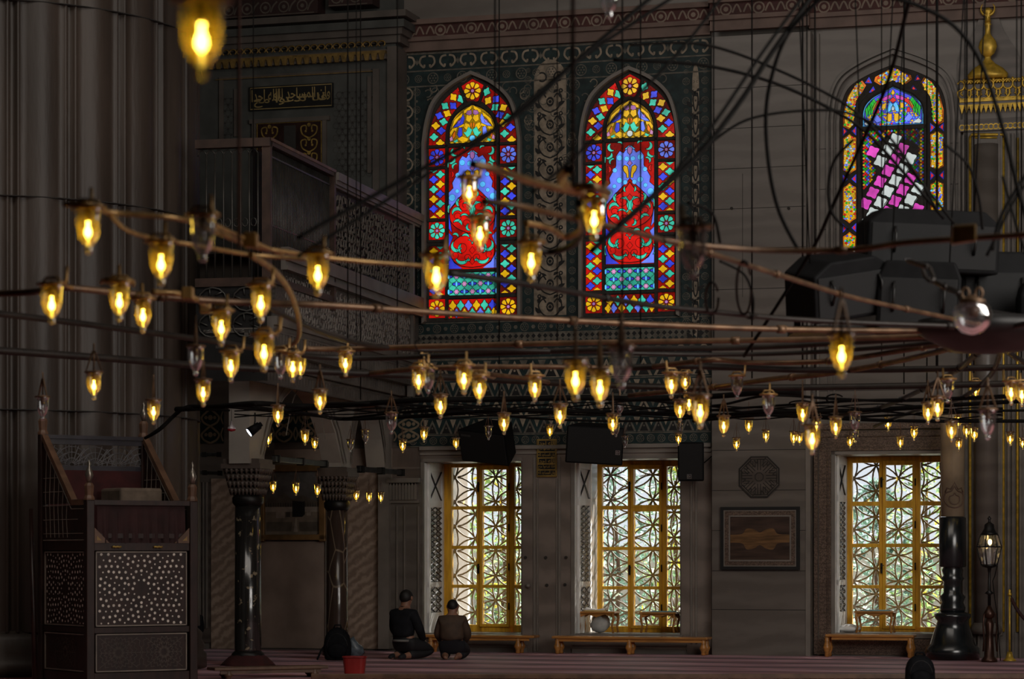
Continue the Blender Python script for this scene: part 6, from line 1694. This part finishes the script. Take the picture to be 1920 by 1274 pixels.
    for x in (.30,.78): r.tube([(x-.05+.02*k,-.035,1.455+.006*(k%2)) for k in range(6)], .012, 0, 6)
    r.build('brass_mount', [M['gold_p']], root)
    # sloping wings
    for x,nm in ((0,'left'),(KL,'right')):
        y1 = .40
        w = MB(); P = [(y1,1.92),(KM,1.92),(KM,2.66)]
        w.add([(x-.015,y,z) for y,z in P]+[(x+.015,y,z) for y,z in P], [(0,1,2),(5,4,3),(0,3,4,1),(1,4,5,2),(2,5,3,0)], 0); w.box(x-.02,x+.02,0,KM,1.5,1.9,0); w.build('wing_panel', [wd_], root)
        a = MB(); a.hexa([(x-.035,y1-.02,1.90),(x+.035,y1-.02,1.90),(x+.035,y1-.02,1.97),(x-.035,y1-.02,1.97)],[(x-.035,KM,2.66),(x+.035,KM,2.66),(x+.035,KM,2.73),(x-.035,KM,2.73)]); a.box(x-.035,x+.035,.0,y1,1.90,1.96); a.build('arm_rail', [wl], root)
        g = MB()
        for xx in ((x-.022) if nm=='left' else (x-.022),):
            for k in range(7):
                y = y1+.1+k*.11; zt_ = 1.92+(y-y1)/(KM-y1)*.70
                g.tube([(xx,y,1.56),(xx,y+.03,(1.56+zt_)/2),(xx,y,zt_)], .004, 0, 4, sm=False); 
            for z in (1.6,1.75,1.9,2.05,2.2): g.tube([(xx,max(.1,y1+.06+(z-1.95)*1.1),z),(xx,KM-.06,z)], .004, 0, 4, sm=False)
            g.tube([(xx,.06,1.53),(xx,KM-.06,1.53)], .006, 0, 4, sm=False); g.tube([(xx,.06,1.53),(xx,.06,1.86),(xx,y1-.0,1.86),(xx,KM-.08,2.56)], .006, 0, 4, sm=False)
        g.build('wing_fretwork', [bo], root)
    # back: rail, pierced lattice and red lining
    b = MB(); b.box(0,KL,KM-.04,KM+.04,2.58,2.64); b.box(-.0,KL,KM-.06,KM+.06,2.64,2.68); b.box(0,KL,KM-.03,KM+.03,2.30,2.35); b.build('back_rail', [mat('rail_sheen',(.06,.055,.07),.25)], root)
    l = MB()
    for k in range(5):
        cx = .05+(k)*.28
        for a in range(0,181,18): l.tube([(cx+.03*cos(R(a)),KM-.02,2.35+.03*sin(R(a))),(cx+.26*cos(R(a)),KM-.02,2.35+.23*sin(R(a)))], .005, 0, 4, sm=False)
        for rr in (.08,.14,.2): l.tube([(cx+rr*cos(R(a)),KM-.02,2.35+rr*sin(R(a))*1.05) for a in range(0,181,18)], .005, 0, 4, sm=False)
    l.v = [(min(max(v[0],.03),KL-.03),v[1],min(v[2],2.585)) for v in l.v]; l.build('pierced_back', [M['bone2']], root)
    rd = MB(); rd.box(.04,KL-.04,KM-.03,KM-.01,1.6,2.30); rd.build('red_lining', [M['redcloth']], root)
    fl = MB(); fl.box(0,KL,0,KM,1.55,1.60); fl.build('platform', [wd_], root)
    cu = MB(); cu.box(.62,1.12,.55,1.08,1.6,2.10); cu.build('seat_cushion', [mat('cushion_tan',(.15,.11,.08),.9,var=.2,scale=9)], root, bevel=.03)
M['bone2'] = mat('lattice_bone',(.22,.21,.22),.5)
pulpit()
pl = MB(); a, b = at(58,955,28.6), at(66,1290,28.2)
pl.tube([(b.x,b.y,0.0),(a.x,a.y,a.z)], [.03,.022], 0, 8); tag(pl.build('wooden_pole', M['wood_d'], o=(b.x,b.y,0)), 'thin dark wooden pole standing at the left side of the pulpit', 'pole')
# ================================================================== CHANDELIER: flat iron and brass wheel hung low over the hall
ZP = 2.95
HUBP = onplane(1850, 622, ZP)
ch = empty('chandelier', (0,0,0)); ch.location = (0,0,0)
tag(ch, 'huge low wheel chandelier of brass pipes, black rings and cables filling the picture', 'chandelier')
def pipe(name, pts, r, m, z=ZP, n=8, seg=6, clamps=0):
    P = [onplane(x,y,z) for x,y in cr(pts, seg)]
    # even the spacing so that the far, foreshortened ends stay smooth
    mb = MB(); mb.tube(P, r, 0, n); o = mb.build(name, [m], ch)
    if clamps:
        acc = 0; k = MB(); last = P[0]
        for i in range(1,len(P)):
            acc += (P[i]-last).length; last = P[i]
            if acc > clamps:
                acc = 0; d = (P[i]-P[i-1]).normalized(); k = MB(); k.tube([P[i]-d*.03,P[i]+d*.03], r*1.4, 0, 8); k.build('pipe_collar', [m], ch).parent = o

    return o
BR, PI_, IR, CB = M['brass'], M['pipe'], M['iron'], M['cable']
M['brass_n'] = mat('brass_arm', (.42,.25,.09), .35, .5, var=.3, scale=9); BN = M['brass_n']
pipe('ring_pipe', [(120,384),(165,382),(205,398),(335,410),(412,438),(470,462),(520,470),(600,482),(700,492),(820,500)], .013, BN, clamps=1.2)
pipe('ring_pipe', [(205,400),(235,430),(290,448),(380,462),(470,478),(580,486)], .012, BN)
pipe('bracket_arm', [(470,478),(510,505),(542,545),(560,600),(556,640),(520,655)], .017, BN, 2.9)
pipe('bracket_arm', [(380,400),(410,425),(470,452),(530,478)], .012, BN)
pipe('ring_pipe', [(-40,552),(60,548),(95,540),(130,540),(230,550),(340,560),(470,568),(620,573),(900,592),(1100,603),(1200,608),(1400,616),(1600,620),(1850,622)], .021, BR, clamps=1.5)
pipe('bracket_arm', [(100,532),(160,545),(205,550)], .011, BN); pipe('bracket_arm', [(190,530),(200,524),(245,525),(250,535)], .012, BN)
pipe('bracket_arm', [(285,548),(340,552),(375,565),(385,572)], .02, BN)
pipe('spoke_pipe', [(840,512),(1000,535),(1200,570),(1330,584),(1450,596),(1600,605),(1850,614)], .018, PI_, clamps=1.5)
pipe('bracket_arm', [(885,308),(930,318),(1000,342),(1060,356),(1095,362)], .017, BN)
pipe('bracket_arm', [(1065,318),(1052,335),(1072,352),(1110,350),(1140,362)], .02, BN)
pipe('spoke_pipe', [(905,378),(960,384),(1000,392),(1085,412),(1160,428),(1240,450),(1330,475),(1480,522),(1590,556),(1700,580),(1850,612)], .015, BR, clamps=1.1)
pipe('bracket_arm', [(985,418),(1030,428),(1060,445),(1090,430),(1085,405)], .015, BN)
pipe('bracket_arm', [(1085,380),(1095,420),(1080,455),(1040,472),(1000,470)], .016, PI_)
pipe('spoke_pipe', [(1240,450),(1330,462),(1450,470),(1600,468),(1700,455),(1800,448),(1960,438)], .015, BR, clamps=1.1)
pipe('ring_pipe', [(-40,584),(120,603),(250,620),(400,640),(470,652),(580,668),(700,672),(900,664),(1150,655),(1400,652),(1600,642),(1850,628)], .022, PI_)
pipe('ring_pipe', [(-40,655),(200,672),(380,686),(560,695),(800,706),(1100,721),(1300,727),(1500,727),(1800,722),(1960,718)], .030, PI_)
pipe('ring_pipe', [(570,654),(650,655),(800,650),(1000,645),(1080,643),(1300,640),(1550,636),(1850,628)], .021, BR, clamps=1.6)
pipe('ring_pipe', [(480,565),(620,630),(760,655),(1000,658),(1300,665),(1500,662),(1700,648),(1850,630)], .017, PI_)
pipe('ring_pipe', [(1180,690),(1300,687),(1500,694),(1700,693),(1960,688)], .027, PI_)
pipe('ring_pipe', [(640,707),(810,690),(1000,688),(1190,690),(1270,682),(1340,675),(1400,680),(1500,680),(1600,672),(1850,632)], .021, BR, clamps=1.3)
pipe('bracket_arm', [(800,690),(860,692),(900,700),(1000,712),(1060,725)], .02, BR)
pipe('bracket_arm', [(870,685),(900,697),(925,706)], .03, BN)
pipe('spoke_pipe', [(1180,742),(1340,726),(1450,711),(1560,700),(1700,674),(1850,636)], .024, BR, clamps=1.4)
pipe('spoke_pipe', [(1570,778),(1650,765),(1730,730),(1800,690),(1856,640)], .025, PI_, clamps=1.2)
pipe('spoke_pipe', [(1640,800),(1720,770),(1800,748),(1860,700),(1880,640)], .022, PI_)
pipe('spoke_pipe', [(1960,700),(1900,668),(1856,632)], .022, PI_); pipe('spoke_pipe', [(1960,600),(1900,612),(1850,620)], .02, PI_)
rnd = random.Random(21)
for pts, r in (
  ([(330,768),(400,764),(479,757),(560,762),(647,760),(800,750),(900,750),(1100,746),(1200,748),(1330,744),(1450,735),(1500,738)], .028),
  ([(480,765),(560,775),(600,780),(650,786),(800,780),(950,770),(1200,775),(1320,780),(1450,772),(1600,770),(1750,762),(1960,750)], .022),
  ([(430,764),(540,772),(640,757),(800,762),(1000,785),(1200,790),(1330,782),(1450,775),(1600,782),(1800,772),(1960,770)], .013),
  ([(640,786),(770,772),(900,765),(1080,778),(1250,775),(1400,765),(1600,752),(1760,748),(1960,738)], .013),
  ([(1300,790),(1440,778),(1560,785),(1720,790),(1960,790)], .020),
  ([(1200,748),(1330,762),(1440,742),(1560,748),(1700,752),(1960,742)], .014)):
    pipe('black_ring', pts, r, CB, z=2.93)
for j in range(6):
    P = [(440+x, 766+8*sin(x/70+j*1.7)+j*3.3-6+(6 if x>900 else 0)) for x in range(0,1500,60)]
    pipe('power_cable', P, .0075, CB, z=2.97)
for (cx,cy,rx,ry) in ((1502,757,22,5),(1565,748,16,8),(1335,560,12,30),(1395,540,14,50)):
    P = [(cx+rx*cos(R(a)),cy+ry*sin(R(a))) for a in range(0,331,30)]
    pipe('power_cable', P, .008, CB, z=2.95)
hub = MB(); hub.lathe([(.02,-.16),(.25,-.14),(.42,-.05),(.5,0),(.48,.08),(.2,.12),(.05,.15)], tuple(HUBP), 28, 0); hub.build('hub', [IR], ch)
for (x,y) in ((470,448),(385,575),(352,548),(905,693)):
    p = onplane(x,y,ZP); b = MB(); b.box(p.x-.035,p.x+.035,p.y-.045,p.y+.045,p.z-.045,p.z+.03); b.build('clamp_block', [BN], ch, bevel=.01)
# sloping stays and looping cables overhead
def stay(pts, Y0, Y1, r, name='stay_cable', m=None):
    Q = cr(pts, 6); N = len(Q); mb = MB(); mb.tube([at(x,y,Y0+(Y1-Y0)*i/(N-1)) for i,(x,y) in enumerate(Q)], r, 0, 7); mb.build(name, [m or CB], ch)
stay([(1245,-25),(1080,115),(973,213),(800,312),(640,400),(560,445)], 14, 11.9, .012)
stay([(1292,-25),(1075,120),(910,258),(780,340),(660,417),(560,480)], 15, 12.6, .010)
stay([(1372,-30),(1280,90),(1180,195),(1090,283),(1000,360)], 15, 11.5, .009)
stay([(1545,-40),(1440,110),(1385,195),(1307,293),(1200,390),(1110,470)], 15.5, 12.2, .015)
stay([(1530,-40),(1425,105),(1340,230),(1250,340),(1160,420)], 15.0, 12.0, .010)
stay([(1712,-20),(1700,20),(1673,127),(1640,215),(1560,390),(1523,468),(1440,600),(1395,668)], 15, 19.6, .013)
stay([(1935,310),(1880,400),(1860,470)], 15, 15, .012); stay([(1935,330),(1900,380),(1850,480)], 15, 15, .009); stay([(1880,330),(1905,420),(1925,480)], 15, 15, .009)
for pts, Y, r in (([(1640,-12),(1720,10),(1790,50),(1840,120),(1880,240),(1905,340),(1930,430)], 14, .012),
  ([(1180,84),(1280,80),(1340,88),(1420,115),(1530,165),(1610,215),(1700,310),(1790,420)], 17, .010),
  ([(1150,112),(1280,118),(1360,130),(1450,155),(1540,195),(1620,245),(1700,330),(1770,410)], 17.5, .012),
  ([(1330,270),(1400,225),(1500,208),(1590,212),(1660,250),(1720,330),(1760,400)], 16.5, .009),
  ([(1545,-10),(1480,60),(1448,140),(1436,220),(1443,320),(1462,400),(1500,475)], 15, .012),
  ([(1600,262),(1565,300),(1553,350),(1560,400),(1590,430)], 16, .010),
  ([(1770,270),(1815,310),(1835,370),(1842,430)], 16, .009), ([(1290,380),(1335,400),(1350,455)], 15, .009),
  ([(1350,490),(1395,515),(1412,560),(1410,600)], 16, .008), ([(820,700),(780,640),(900,640)], 18, .004)):
    stay(pts, Y, Y+.3, r, 'looping_cable')
for (x,y,r) in ((652,700,.006),(745,700,.005),(928,600,.006),(936,745,.006),(1045,640,.005),(1167,590,.006),(1201,680,.006),(1338,640,.006),(1410,710,.007),(1505,690,.008),(1513,690,.006),(1528,690,.007),(1695,740,.007),(1738,740,.007),(1757,700,.012),(1813,690,.007),(1826,700,.007),(1915,740,.007),(676,750,.006),(475,700,.005),(1653,690,.005),(668,700,.004)):
    p = onplane(x, y, ZP); mb = MB(); mb.tube([p, Vector((p.x,p.y,8)), Vector((p.x,p.y,13.9))], r*1.05, 0, 5); mb.build('suspension_wire', [CB], ch)
for (x,y0,y1,Y,r) in ((448,-300,465,12.5,.008),(1074,-300,350,10.8,.009)):
    mb = MB(); mb.tube([at(x,y1,Y), at(x,y0,Y)+Vector((0,0,6))], r, 0, 7); mb.build('suspension_rod', [mat('rod_'+str(int(x)), (.16,.08,.055), .6)], ch)

# cable that sags from the wheel to the pulpit post
a, b, c_ = at(272,822,28.6), at(345,768,28.5), at(300,804,28.4)
pc = MB(); pc.tube(cr([a, at(300,806,28.4), at(330,778,28.4), at(352,763,28.0), at(400,762,27.4), at(480,757,26.6)],6), .018, 0, 7); pc.tube(cr([a, at(303,800,28.4), at(335,770,28.4), at(350,768,28.0), at(430,770,27.0)],6), .012, 0, 6)
tag(pc.build('supply_cable', CB, o=tuple(a)), 'bundled black cable sagging from the chandelier down to the back post of the pulpit', 'cable')

# ================================================================== hanging cluster of black loudspeakers near the hub
def hspk(name, label, px, py, Y, w, h, d, rot, taper=.25, extra=None):
    Y *= 1.22; w *= 1.22; h *= 1.22; c = at(px,py,Y); root = empty(name, (0,0,0)); root.location = c; root.rotation_euler = tuple(R(v) for v in rot); tag(root, label, 'loudspeaker')
    b = MB(); q = w*taper
    b.prism([(-w/2,-h/2),(w/2,-h/2),(w/2,h*.28),(w/2-q,h/2),(-w/2+q,h/2),(-w/2,h*.28)], -d/2, d/2); b.build('cabinet', [M['blk']], root, bevel=.02)
    g = MB(); g.box(-w/2+.03,w/2-.03,-d/2-.012,-d/2,-h/2+.03,h*.26); g.build('grille', [M['grille']], root, bevel=.006)
    k = MB()
    for f in (-1,1): k.tube([(f*w*.3,-d/2-.02,-h*.2),(f*w*.3,-d/2-.06,-h*.05),(f*w*.3,-d/2-.06,h*.08),(f*w*.3,-d/2-.02,h*.2)], .012, 0, 6)
    k.build('carry_handle', [M['iron']], root)
    s = MB()
    for f in (-1,1): s.tube([(f*w*.35,0,h*.45),(f*w*.35,0,h*.5+1.2),(f*w*.35,0,8)], .006, 0, 5)
    s.build('hanging_wire', [CB], root)
hspk('hanging_speaker', 'large black loudspeaker, highest of the hanging cluster, over the foot of a stained window', 1738, 455, 17.0, .86, .40, .5, (4,2,4), .12)
hspk('hanging_speaker', 'black wedge loudspeaker at the left end of the hanging cluster', 1572, 536, 16.6, .58, .38, .45, (12,-10,24), .22)
hspk('hanging_speaker', 'black loudspeaker in the middle of the hanging cluster, under the highest one', 1722, 563, 16.6, .52, .46, .4, (0,3,-8), .08)
hspk('hanging_speaker', 'black loudspeaker in the hanging cluster behind the chain and the glass globe', 1858, 560, 17.3, .50, .58, .45, (0,0,6), .1)
hspk('hanging_speaker', 'black loudspeaker cut off by the right edge of the photo', 1962, 590, 16.8, .36, .40, .4, (0,0,-5), .06)
pf = MB(); p_ = at(1700,622,20.5); pf.box(p_.x-.9,p_.x+1.2,p_.y-.2,p_.y+.3,p_.z-.02,p_.z+.03); pf.box(p_.x-.9,p_.x-.85,p_.y-.2,p_.y-.17,p_.z,p_.z+.5); pf.box(p_.x-.05,p_.x,p_.y-.22,p_.y-.19,p_.z,p_.z+.55)
tag(pf.build('speaker_cradle', IR, o=tuple(p_)), 'dark steel cradle under the hanging cluster of loudspeakers', 'bracket')
cn = MB(); CP = [(1705,490),(1735,500),(1745,525),(1770,538),(1795,548),(1806,570),(1812,585)]
for i in range(len(CP)-1):
    a, b = at(*CP[i],14.6), at(*CP[i+1],14.4); mid = (a+b)/2; u = (b-a)*.6; w = Vector((0,0,1)).cross(u).normalized()*.022 if i%2 else Vector((0,0,1)).cross(u.cross(Vector((0,0,1)))).normalized()*.022 if 0 else Vector((0,.022,0))
    cn.tube([mid-u+w*.4, mid-u*.6+w, mid+u*.6+w, mid+u+w*.4, mid+u-w*.4, mid+u*.6-w, mid-u*.6-w, mid-u-w*.4], .011, 0, 6, closed=True)
tag(cn.build('hanging_chain', mat('chain_iron',(.10,.085,.075),.4,.5), o=tuple(at(1705,490,14.6))), 'heavy iron chain running down past the speakers to the glass globe', 'chain')
def plate(px,py,Y,w,h): 
    p = at(px,py,Y); m_ = MB(); m_.hexa([(p.x-w/2,Y,p.z-h/2),(p.x+w/2,Y-.02,p.z-h*.35),(p.x+w/2,Y-.02,p.z+h*.55),(p.x-w/2,Y,p.z+h/2)],[(p.x-w/2,Y+.05,p.z-h/2),(p.x+w/2,Y+.03,p.z-h*.35),(p.x+w/2,Y+.03,p.z+h*.55),(p.x-w/2,Y+.05,p.z+h/2)])
    m_.build('pipe_end_block', [BN], ch, bevel=.008)
plate(1808,440,12.4,.11,.09)
def globe():
    Y = 14.0; c = at(1823,590,Y); root = empty('glass_globe', tuple(c)); tag(root, 'round clear glass globe hanging near the hub, below the speakers, unlit', 'lamp')
    m = Y/F; g = MB(); g.lathe([(14*m,24*m),(22*m,24*m),(33*m,14*m),(37*m,-2*m),(33*m,-20*m),(20*m,-33*m),(4*m,-38*m),(.1*m,-38.5*m)], tuple(c), 24, 0); g.build('glass_bowl', [M['cup0']], root)
    t = MB(); t.lathe([(24*m,22*m),(25*m,27*m),(12*m,30*m),(8*m,36*m)], tuple(c), 20, 0)
    for x in (-13,12): t.tube([(c.x+(x+7*cos(R(a)))*m,c.y,c.z+(40+10*sin(R(a)))*m) for a in range(0,360,30)], 2.6*m, 0, 6, closed=True)
    t.build('lid_rings', [M['brass']], root)
    k = MB(); k.lathe([(14*m,14*m),(11*m,-4*m),(.1,-6*m)][:2], tuple(c), 12, 0); k.build('inner_socket', [M['wood_l']], root)
globe()

# ================================================================== glass cup lamps
def lampproto(lit, mount):
    r = empty('hanging_lamp', (0,0,0)); ORG[r.name] = (0,0,0)
    g = MB(); g.lathe([(.060,0),(.053,-.012),(.0505,-.035),(.0495,-.07),(.045,-.10),(.035,-.128),(.022,-.148),(.0135,-.158),(.0175,-.168),(.0165,-.178),(.008,-.188),(.001,-.190)], (0,0,0), 20, 0); g.build('glass_cup', [M['cup'] if lit else M['cup0']], r)
    c = MB(); c.lathe([(.016,-.055),(.018,-.052),(.018,-.015),(.012,-.008),(.012,.02)], (0,0,0), 12, 0); c.build('bulb_socket', [M['wood_l']], r)
    b = MB()
    if lit: b.lathe([(.001,-.120),(.007,-.116),(.0125,-.107),(.0135,-.098),(.011,-.086),(.0055,-.076),(.0045,-.064),(.008,-.055)], (0,0,0), 12, 0)
    else: b.lathe([(.001,-.118),(.010,-.112),(.014,-.10),(.013,-.08),(.009,-.066),(.010,-.055)], (0,0,0), 12, 0)
    b.build('bulb', [M['bulb'] if lit else M['bulb0']], r)
    k = MB(); k.lathe([(.062,-.004),(.066,0),(.066,.006),(.055,.010),(.050,.008),(.050,-.002)], (0,0,0), 20, 0)
    if mount == 'ring':
        k.tube([(.068*cos(R(a)),.068*sin(R(a)),.004) for a in range(0,360,20)], .007, 0, 6, closed=True)
        k.tube([(.0,.068,.004),(.02,.10,.03),(.02,.11,.10)], .009, 0, 6); k.tube([(-.05,0,.01),(-.03,0,.035),(.03,0,.035),(.05,0,.01)], .008, 0, 6)
    k.build('rim_holder', [M['brass_n'] if mount == 'ring' else M['brass']], r)
    if mount == 'wire':
        w = MB()
        for a in (90,210,330): w.tube([(.058*cos(R(a)),.058*sin(R(a)),.004),(.012*cos(R(a)),.012*sin(R(a)),.16)], .0022, 0, 4)
        w.tube([(0,0,.02),(0,0,.16),(.003,0,.21)], .0045, 0, 5); w.build('hanging_wires', [M['wood_m']], r)
    elif mount == 'strap':
        w = MB()
        for f in (-1,1): w.hexa([(f*.058-.004,-.006,.0),(f*.058+.004,-.006,.0),(f*.058+.004,.006,.0),(f*.058-.004,.006,.0)],[(f*.006-.006,-.006,.15),(f*.006+.006,-.006,.15),(f*.006+.006,.006,.15),(f*.006-.006,.006,.15)])
        w.tube([(0,0,.02),(.0,0,.20)], .007, 0, 5); w.build('hanging_strap', [M['brass']], r)
    return r
PR = {(l,m_): lampproto(l,m_) for l in (True,False) for m_ in ('ring','wire','strap')}
used = set()
L = [(378,2,152,1,'r'),(165,391,478,1,'r'),(302,455,538,1,'r'),(380,405,493,0,'r'),(97,535,610,1,'r'),(224,531,604,1,'r'),(268,562,626,1,'r'),(415,584,650,1,'r'),
(596,478,556,1,'r'),(489,536,607,1,'r'),(495,629,699,1,'r'),(818,480,562,1,'r'),(648,660,708,1,'r'),(433,660,718,1,'r'),(367,650,706,0,'s'),(381,713,764,1,'s'),
(526,660,712,0,'r'),(549,664,718,1,'r'),(563,668,712,1,'r'),(521,761,801,1,'s'),(600,732,778,1,'s'),(503,812,839,1,'w'),(572,807,836,1,'w'),(590,821,846,1,'w'),
(657,825,849,0,'w'),(685,807,834,0,'w'),(734,775,815,0,'s'),(755,825,850,1,'w'),(795,802,830,1,'w'),(795,672,716,1,'r'),(785,690,741,1,'r'),(803,692,739,0,'r'),(826,741,786,1,'s'),
(870,686,741,1,'r'),(899,706,758,1,'r'),(855,822,845,1,'w'),(945,776,816,1,'s'),(916,800,826,0,'w'),(1003,706,755,1,'r'),(1079,677,753,1,'s'),(1125,695,765,1,'s'),(1165,651,731,0,'s'),
(1050,759,804,1,'s'),(1031,797,823,1,'w'),(1162,748,781,0,'s'),(1149,777,816,1,'s'),(1155,792,820,0,'w'),(1172,819,841,0,'w'),(880,333,394,1,'r'),(900,408,474,1,'r'),(996,456,530,1,'r'),(1114,375,453,1,'r'),(1299,428,524,0,'r'),
(1259,700,748,1,'r'),(1285,700,738,1,'r'),(1275,751,792,1,'w'),(1292,739,778,1,'w'),(1313,743,805,1,'s'),(1275,795,816,0,'w'),(1272,813,837,1,'w'),(1382,706,749,0,'r'),(1357,781,820,1,'s'),(1404,786,815,1,'w'),(1381,822,847,1,'w'),
(1441,741,786,0,'r'),(1436,807,832,1,'w'),(1488,810,836,1,'w'),(1499,812,836,1,'w'),(1505,757,799,1,'s'),(1523,798,854,1,'s'),(1531,783,815,1,'s'),(1578,627,710,1,'s'),(1567,783,824,1,'s'),(1603,774,813,0,'w'),
(1594,818,842,1,'w'),(1604,808,831,0,'w'),(1665,782,810,1,'w'),(1688,819,844,1,'w'),(1714,800,827,1,'w'),(1740,756,797,1,'s'),(1758,745,791,1,'s'),(1777,712,757,0,'r'),(1829,716,750,1,'r'),(1784,791,830,1,'w'),(1797,775,804,1,'w'),
(1812,797,824,1,'w'),(1798,822,847,1,'w'),(1827,803,830,1,'w'),(1852,769,826,0,'s'),(1896,716,761,1,'r'),(1894,811,838,1,'w'),(1916,721,764,1,'r'),(1917,822,844,1,'w'),(176,699,751,1,'s'),(80,745,789,0,'s'),(288,751,797,1,'s'),
(1142,-38,36,0,'r')]
TR_ = [(512,903,927,1,'w'),(555,906,930,1,'w'),(595,909,933,1,'w'),(668,920,942,1,'w'),(692,924,945,1,'w'),(714,924,945,1,'w')]
def zone(x, y):
    if y < 200: return 'at the very top edge'
    if y > 895: return 'on the tie rods between the columns'
    if x < 400: return 'on the upper brass arm before the pier' if y < 500 else 'on the second brass pipe before the pier' if y < 630 else 'above the pulpit'
    if x < 760: return 'before the loge parapet' if y < 640 else 'low under the loge parapet' if y < 790 else 'before the arcade arches'
    if x < 1335: return 'before the two stained windows' if y < 560 else 'just below the stained windows' if y < 730 else 'over the two wide wall speakers' if y < 790 else 'in the lowest row over the lower windows'
    if x < 1545: return 'before the marble pier, upper row' if y < 790 else 'before the marble pier, lowest row'
    if x < 1735: return 'before the right-hand window bay'
    return 'over the giant candle, upper rows' if y < 765 else 'over the giant candle, lowest rows'
ORDN = ['first','second','third','fourth','fifth','sixth','seventh','eighth','ninth','tenth','eleventh','twelfth']
bag = {}
for it in L+TR_: bag.setdefault((zone(it[0],it[1]), it[3]), []).append(it)
lab = {}
for (z_,lit), items in bag.items():
    items.sort(); n_ = len(items); st_ = 'lit' if lit else 'unlit'
    for i, it in enumerate(items):
        if n_ == 1: s_ = 'only %s glass cup lamp %s' % (st_, z_)
        elif i == 0: s_ = 'leftmost %s glass lamp %s' % (st_, z_)
        elif i == n_-1: s_ = 'rightmost %s glass lamp %s' % (st_, z_)
        else: s_ = '%s from left, %s glass lamp %s' % (ORDN[i], st_, z_)
        lab[it] = s_
for k, it in enumerate(L+TR_):
    x, y0, y1, lit, mt = it; tie_ = k >= len(L)
    Y = .19*F/(y1-y0)
    if tie_: Y = 33.6 if k < len(L)+3 else 36.0
    elif Y > 33.4: Y = 33.4
    # keep clear of the wall
    p = at(x, y0, Y); s = (y1-y0)/F*Y/.19
    key = (bool(lit), {'r':'ring','w':'wire','s':'strap'}[mt]); pr_ = PR[key]
    if key not in used: o = pr_; used.add(key)
    else: o = dup(pr_)
    o.location = p; o.scale = (s,s,s); o.rotation_euler = (0,0,rnd.uniform(0,6.28) if mt!='r' else rnd.uniform(-.6,.6))
    tag(o, lab[it], 'lamp', 'glass lamps on the tie rods' if tie_ else 'glass cup lamps of the chandelier')
for key, o in PR.items():
    if key not in used:
        for c in CHILD(o): bpy.data.objects.remove(c)
        bpy.data.objects.remove(o)
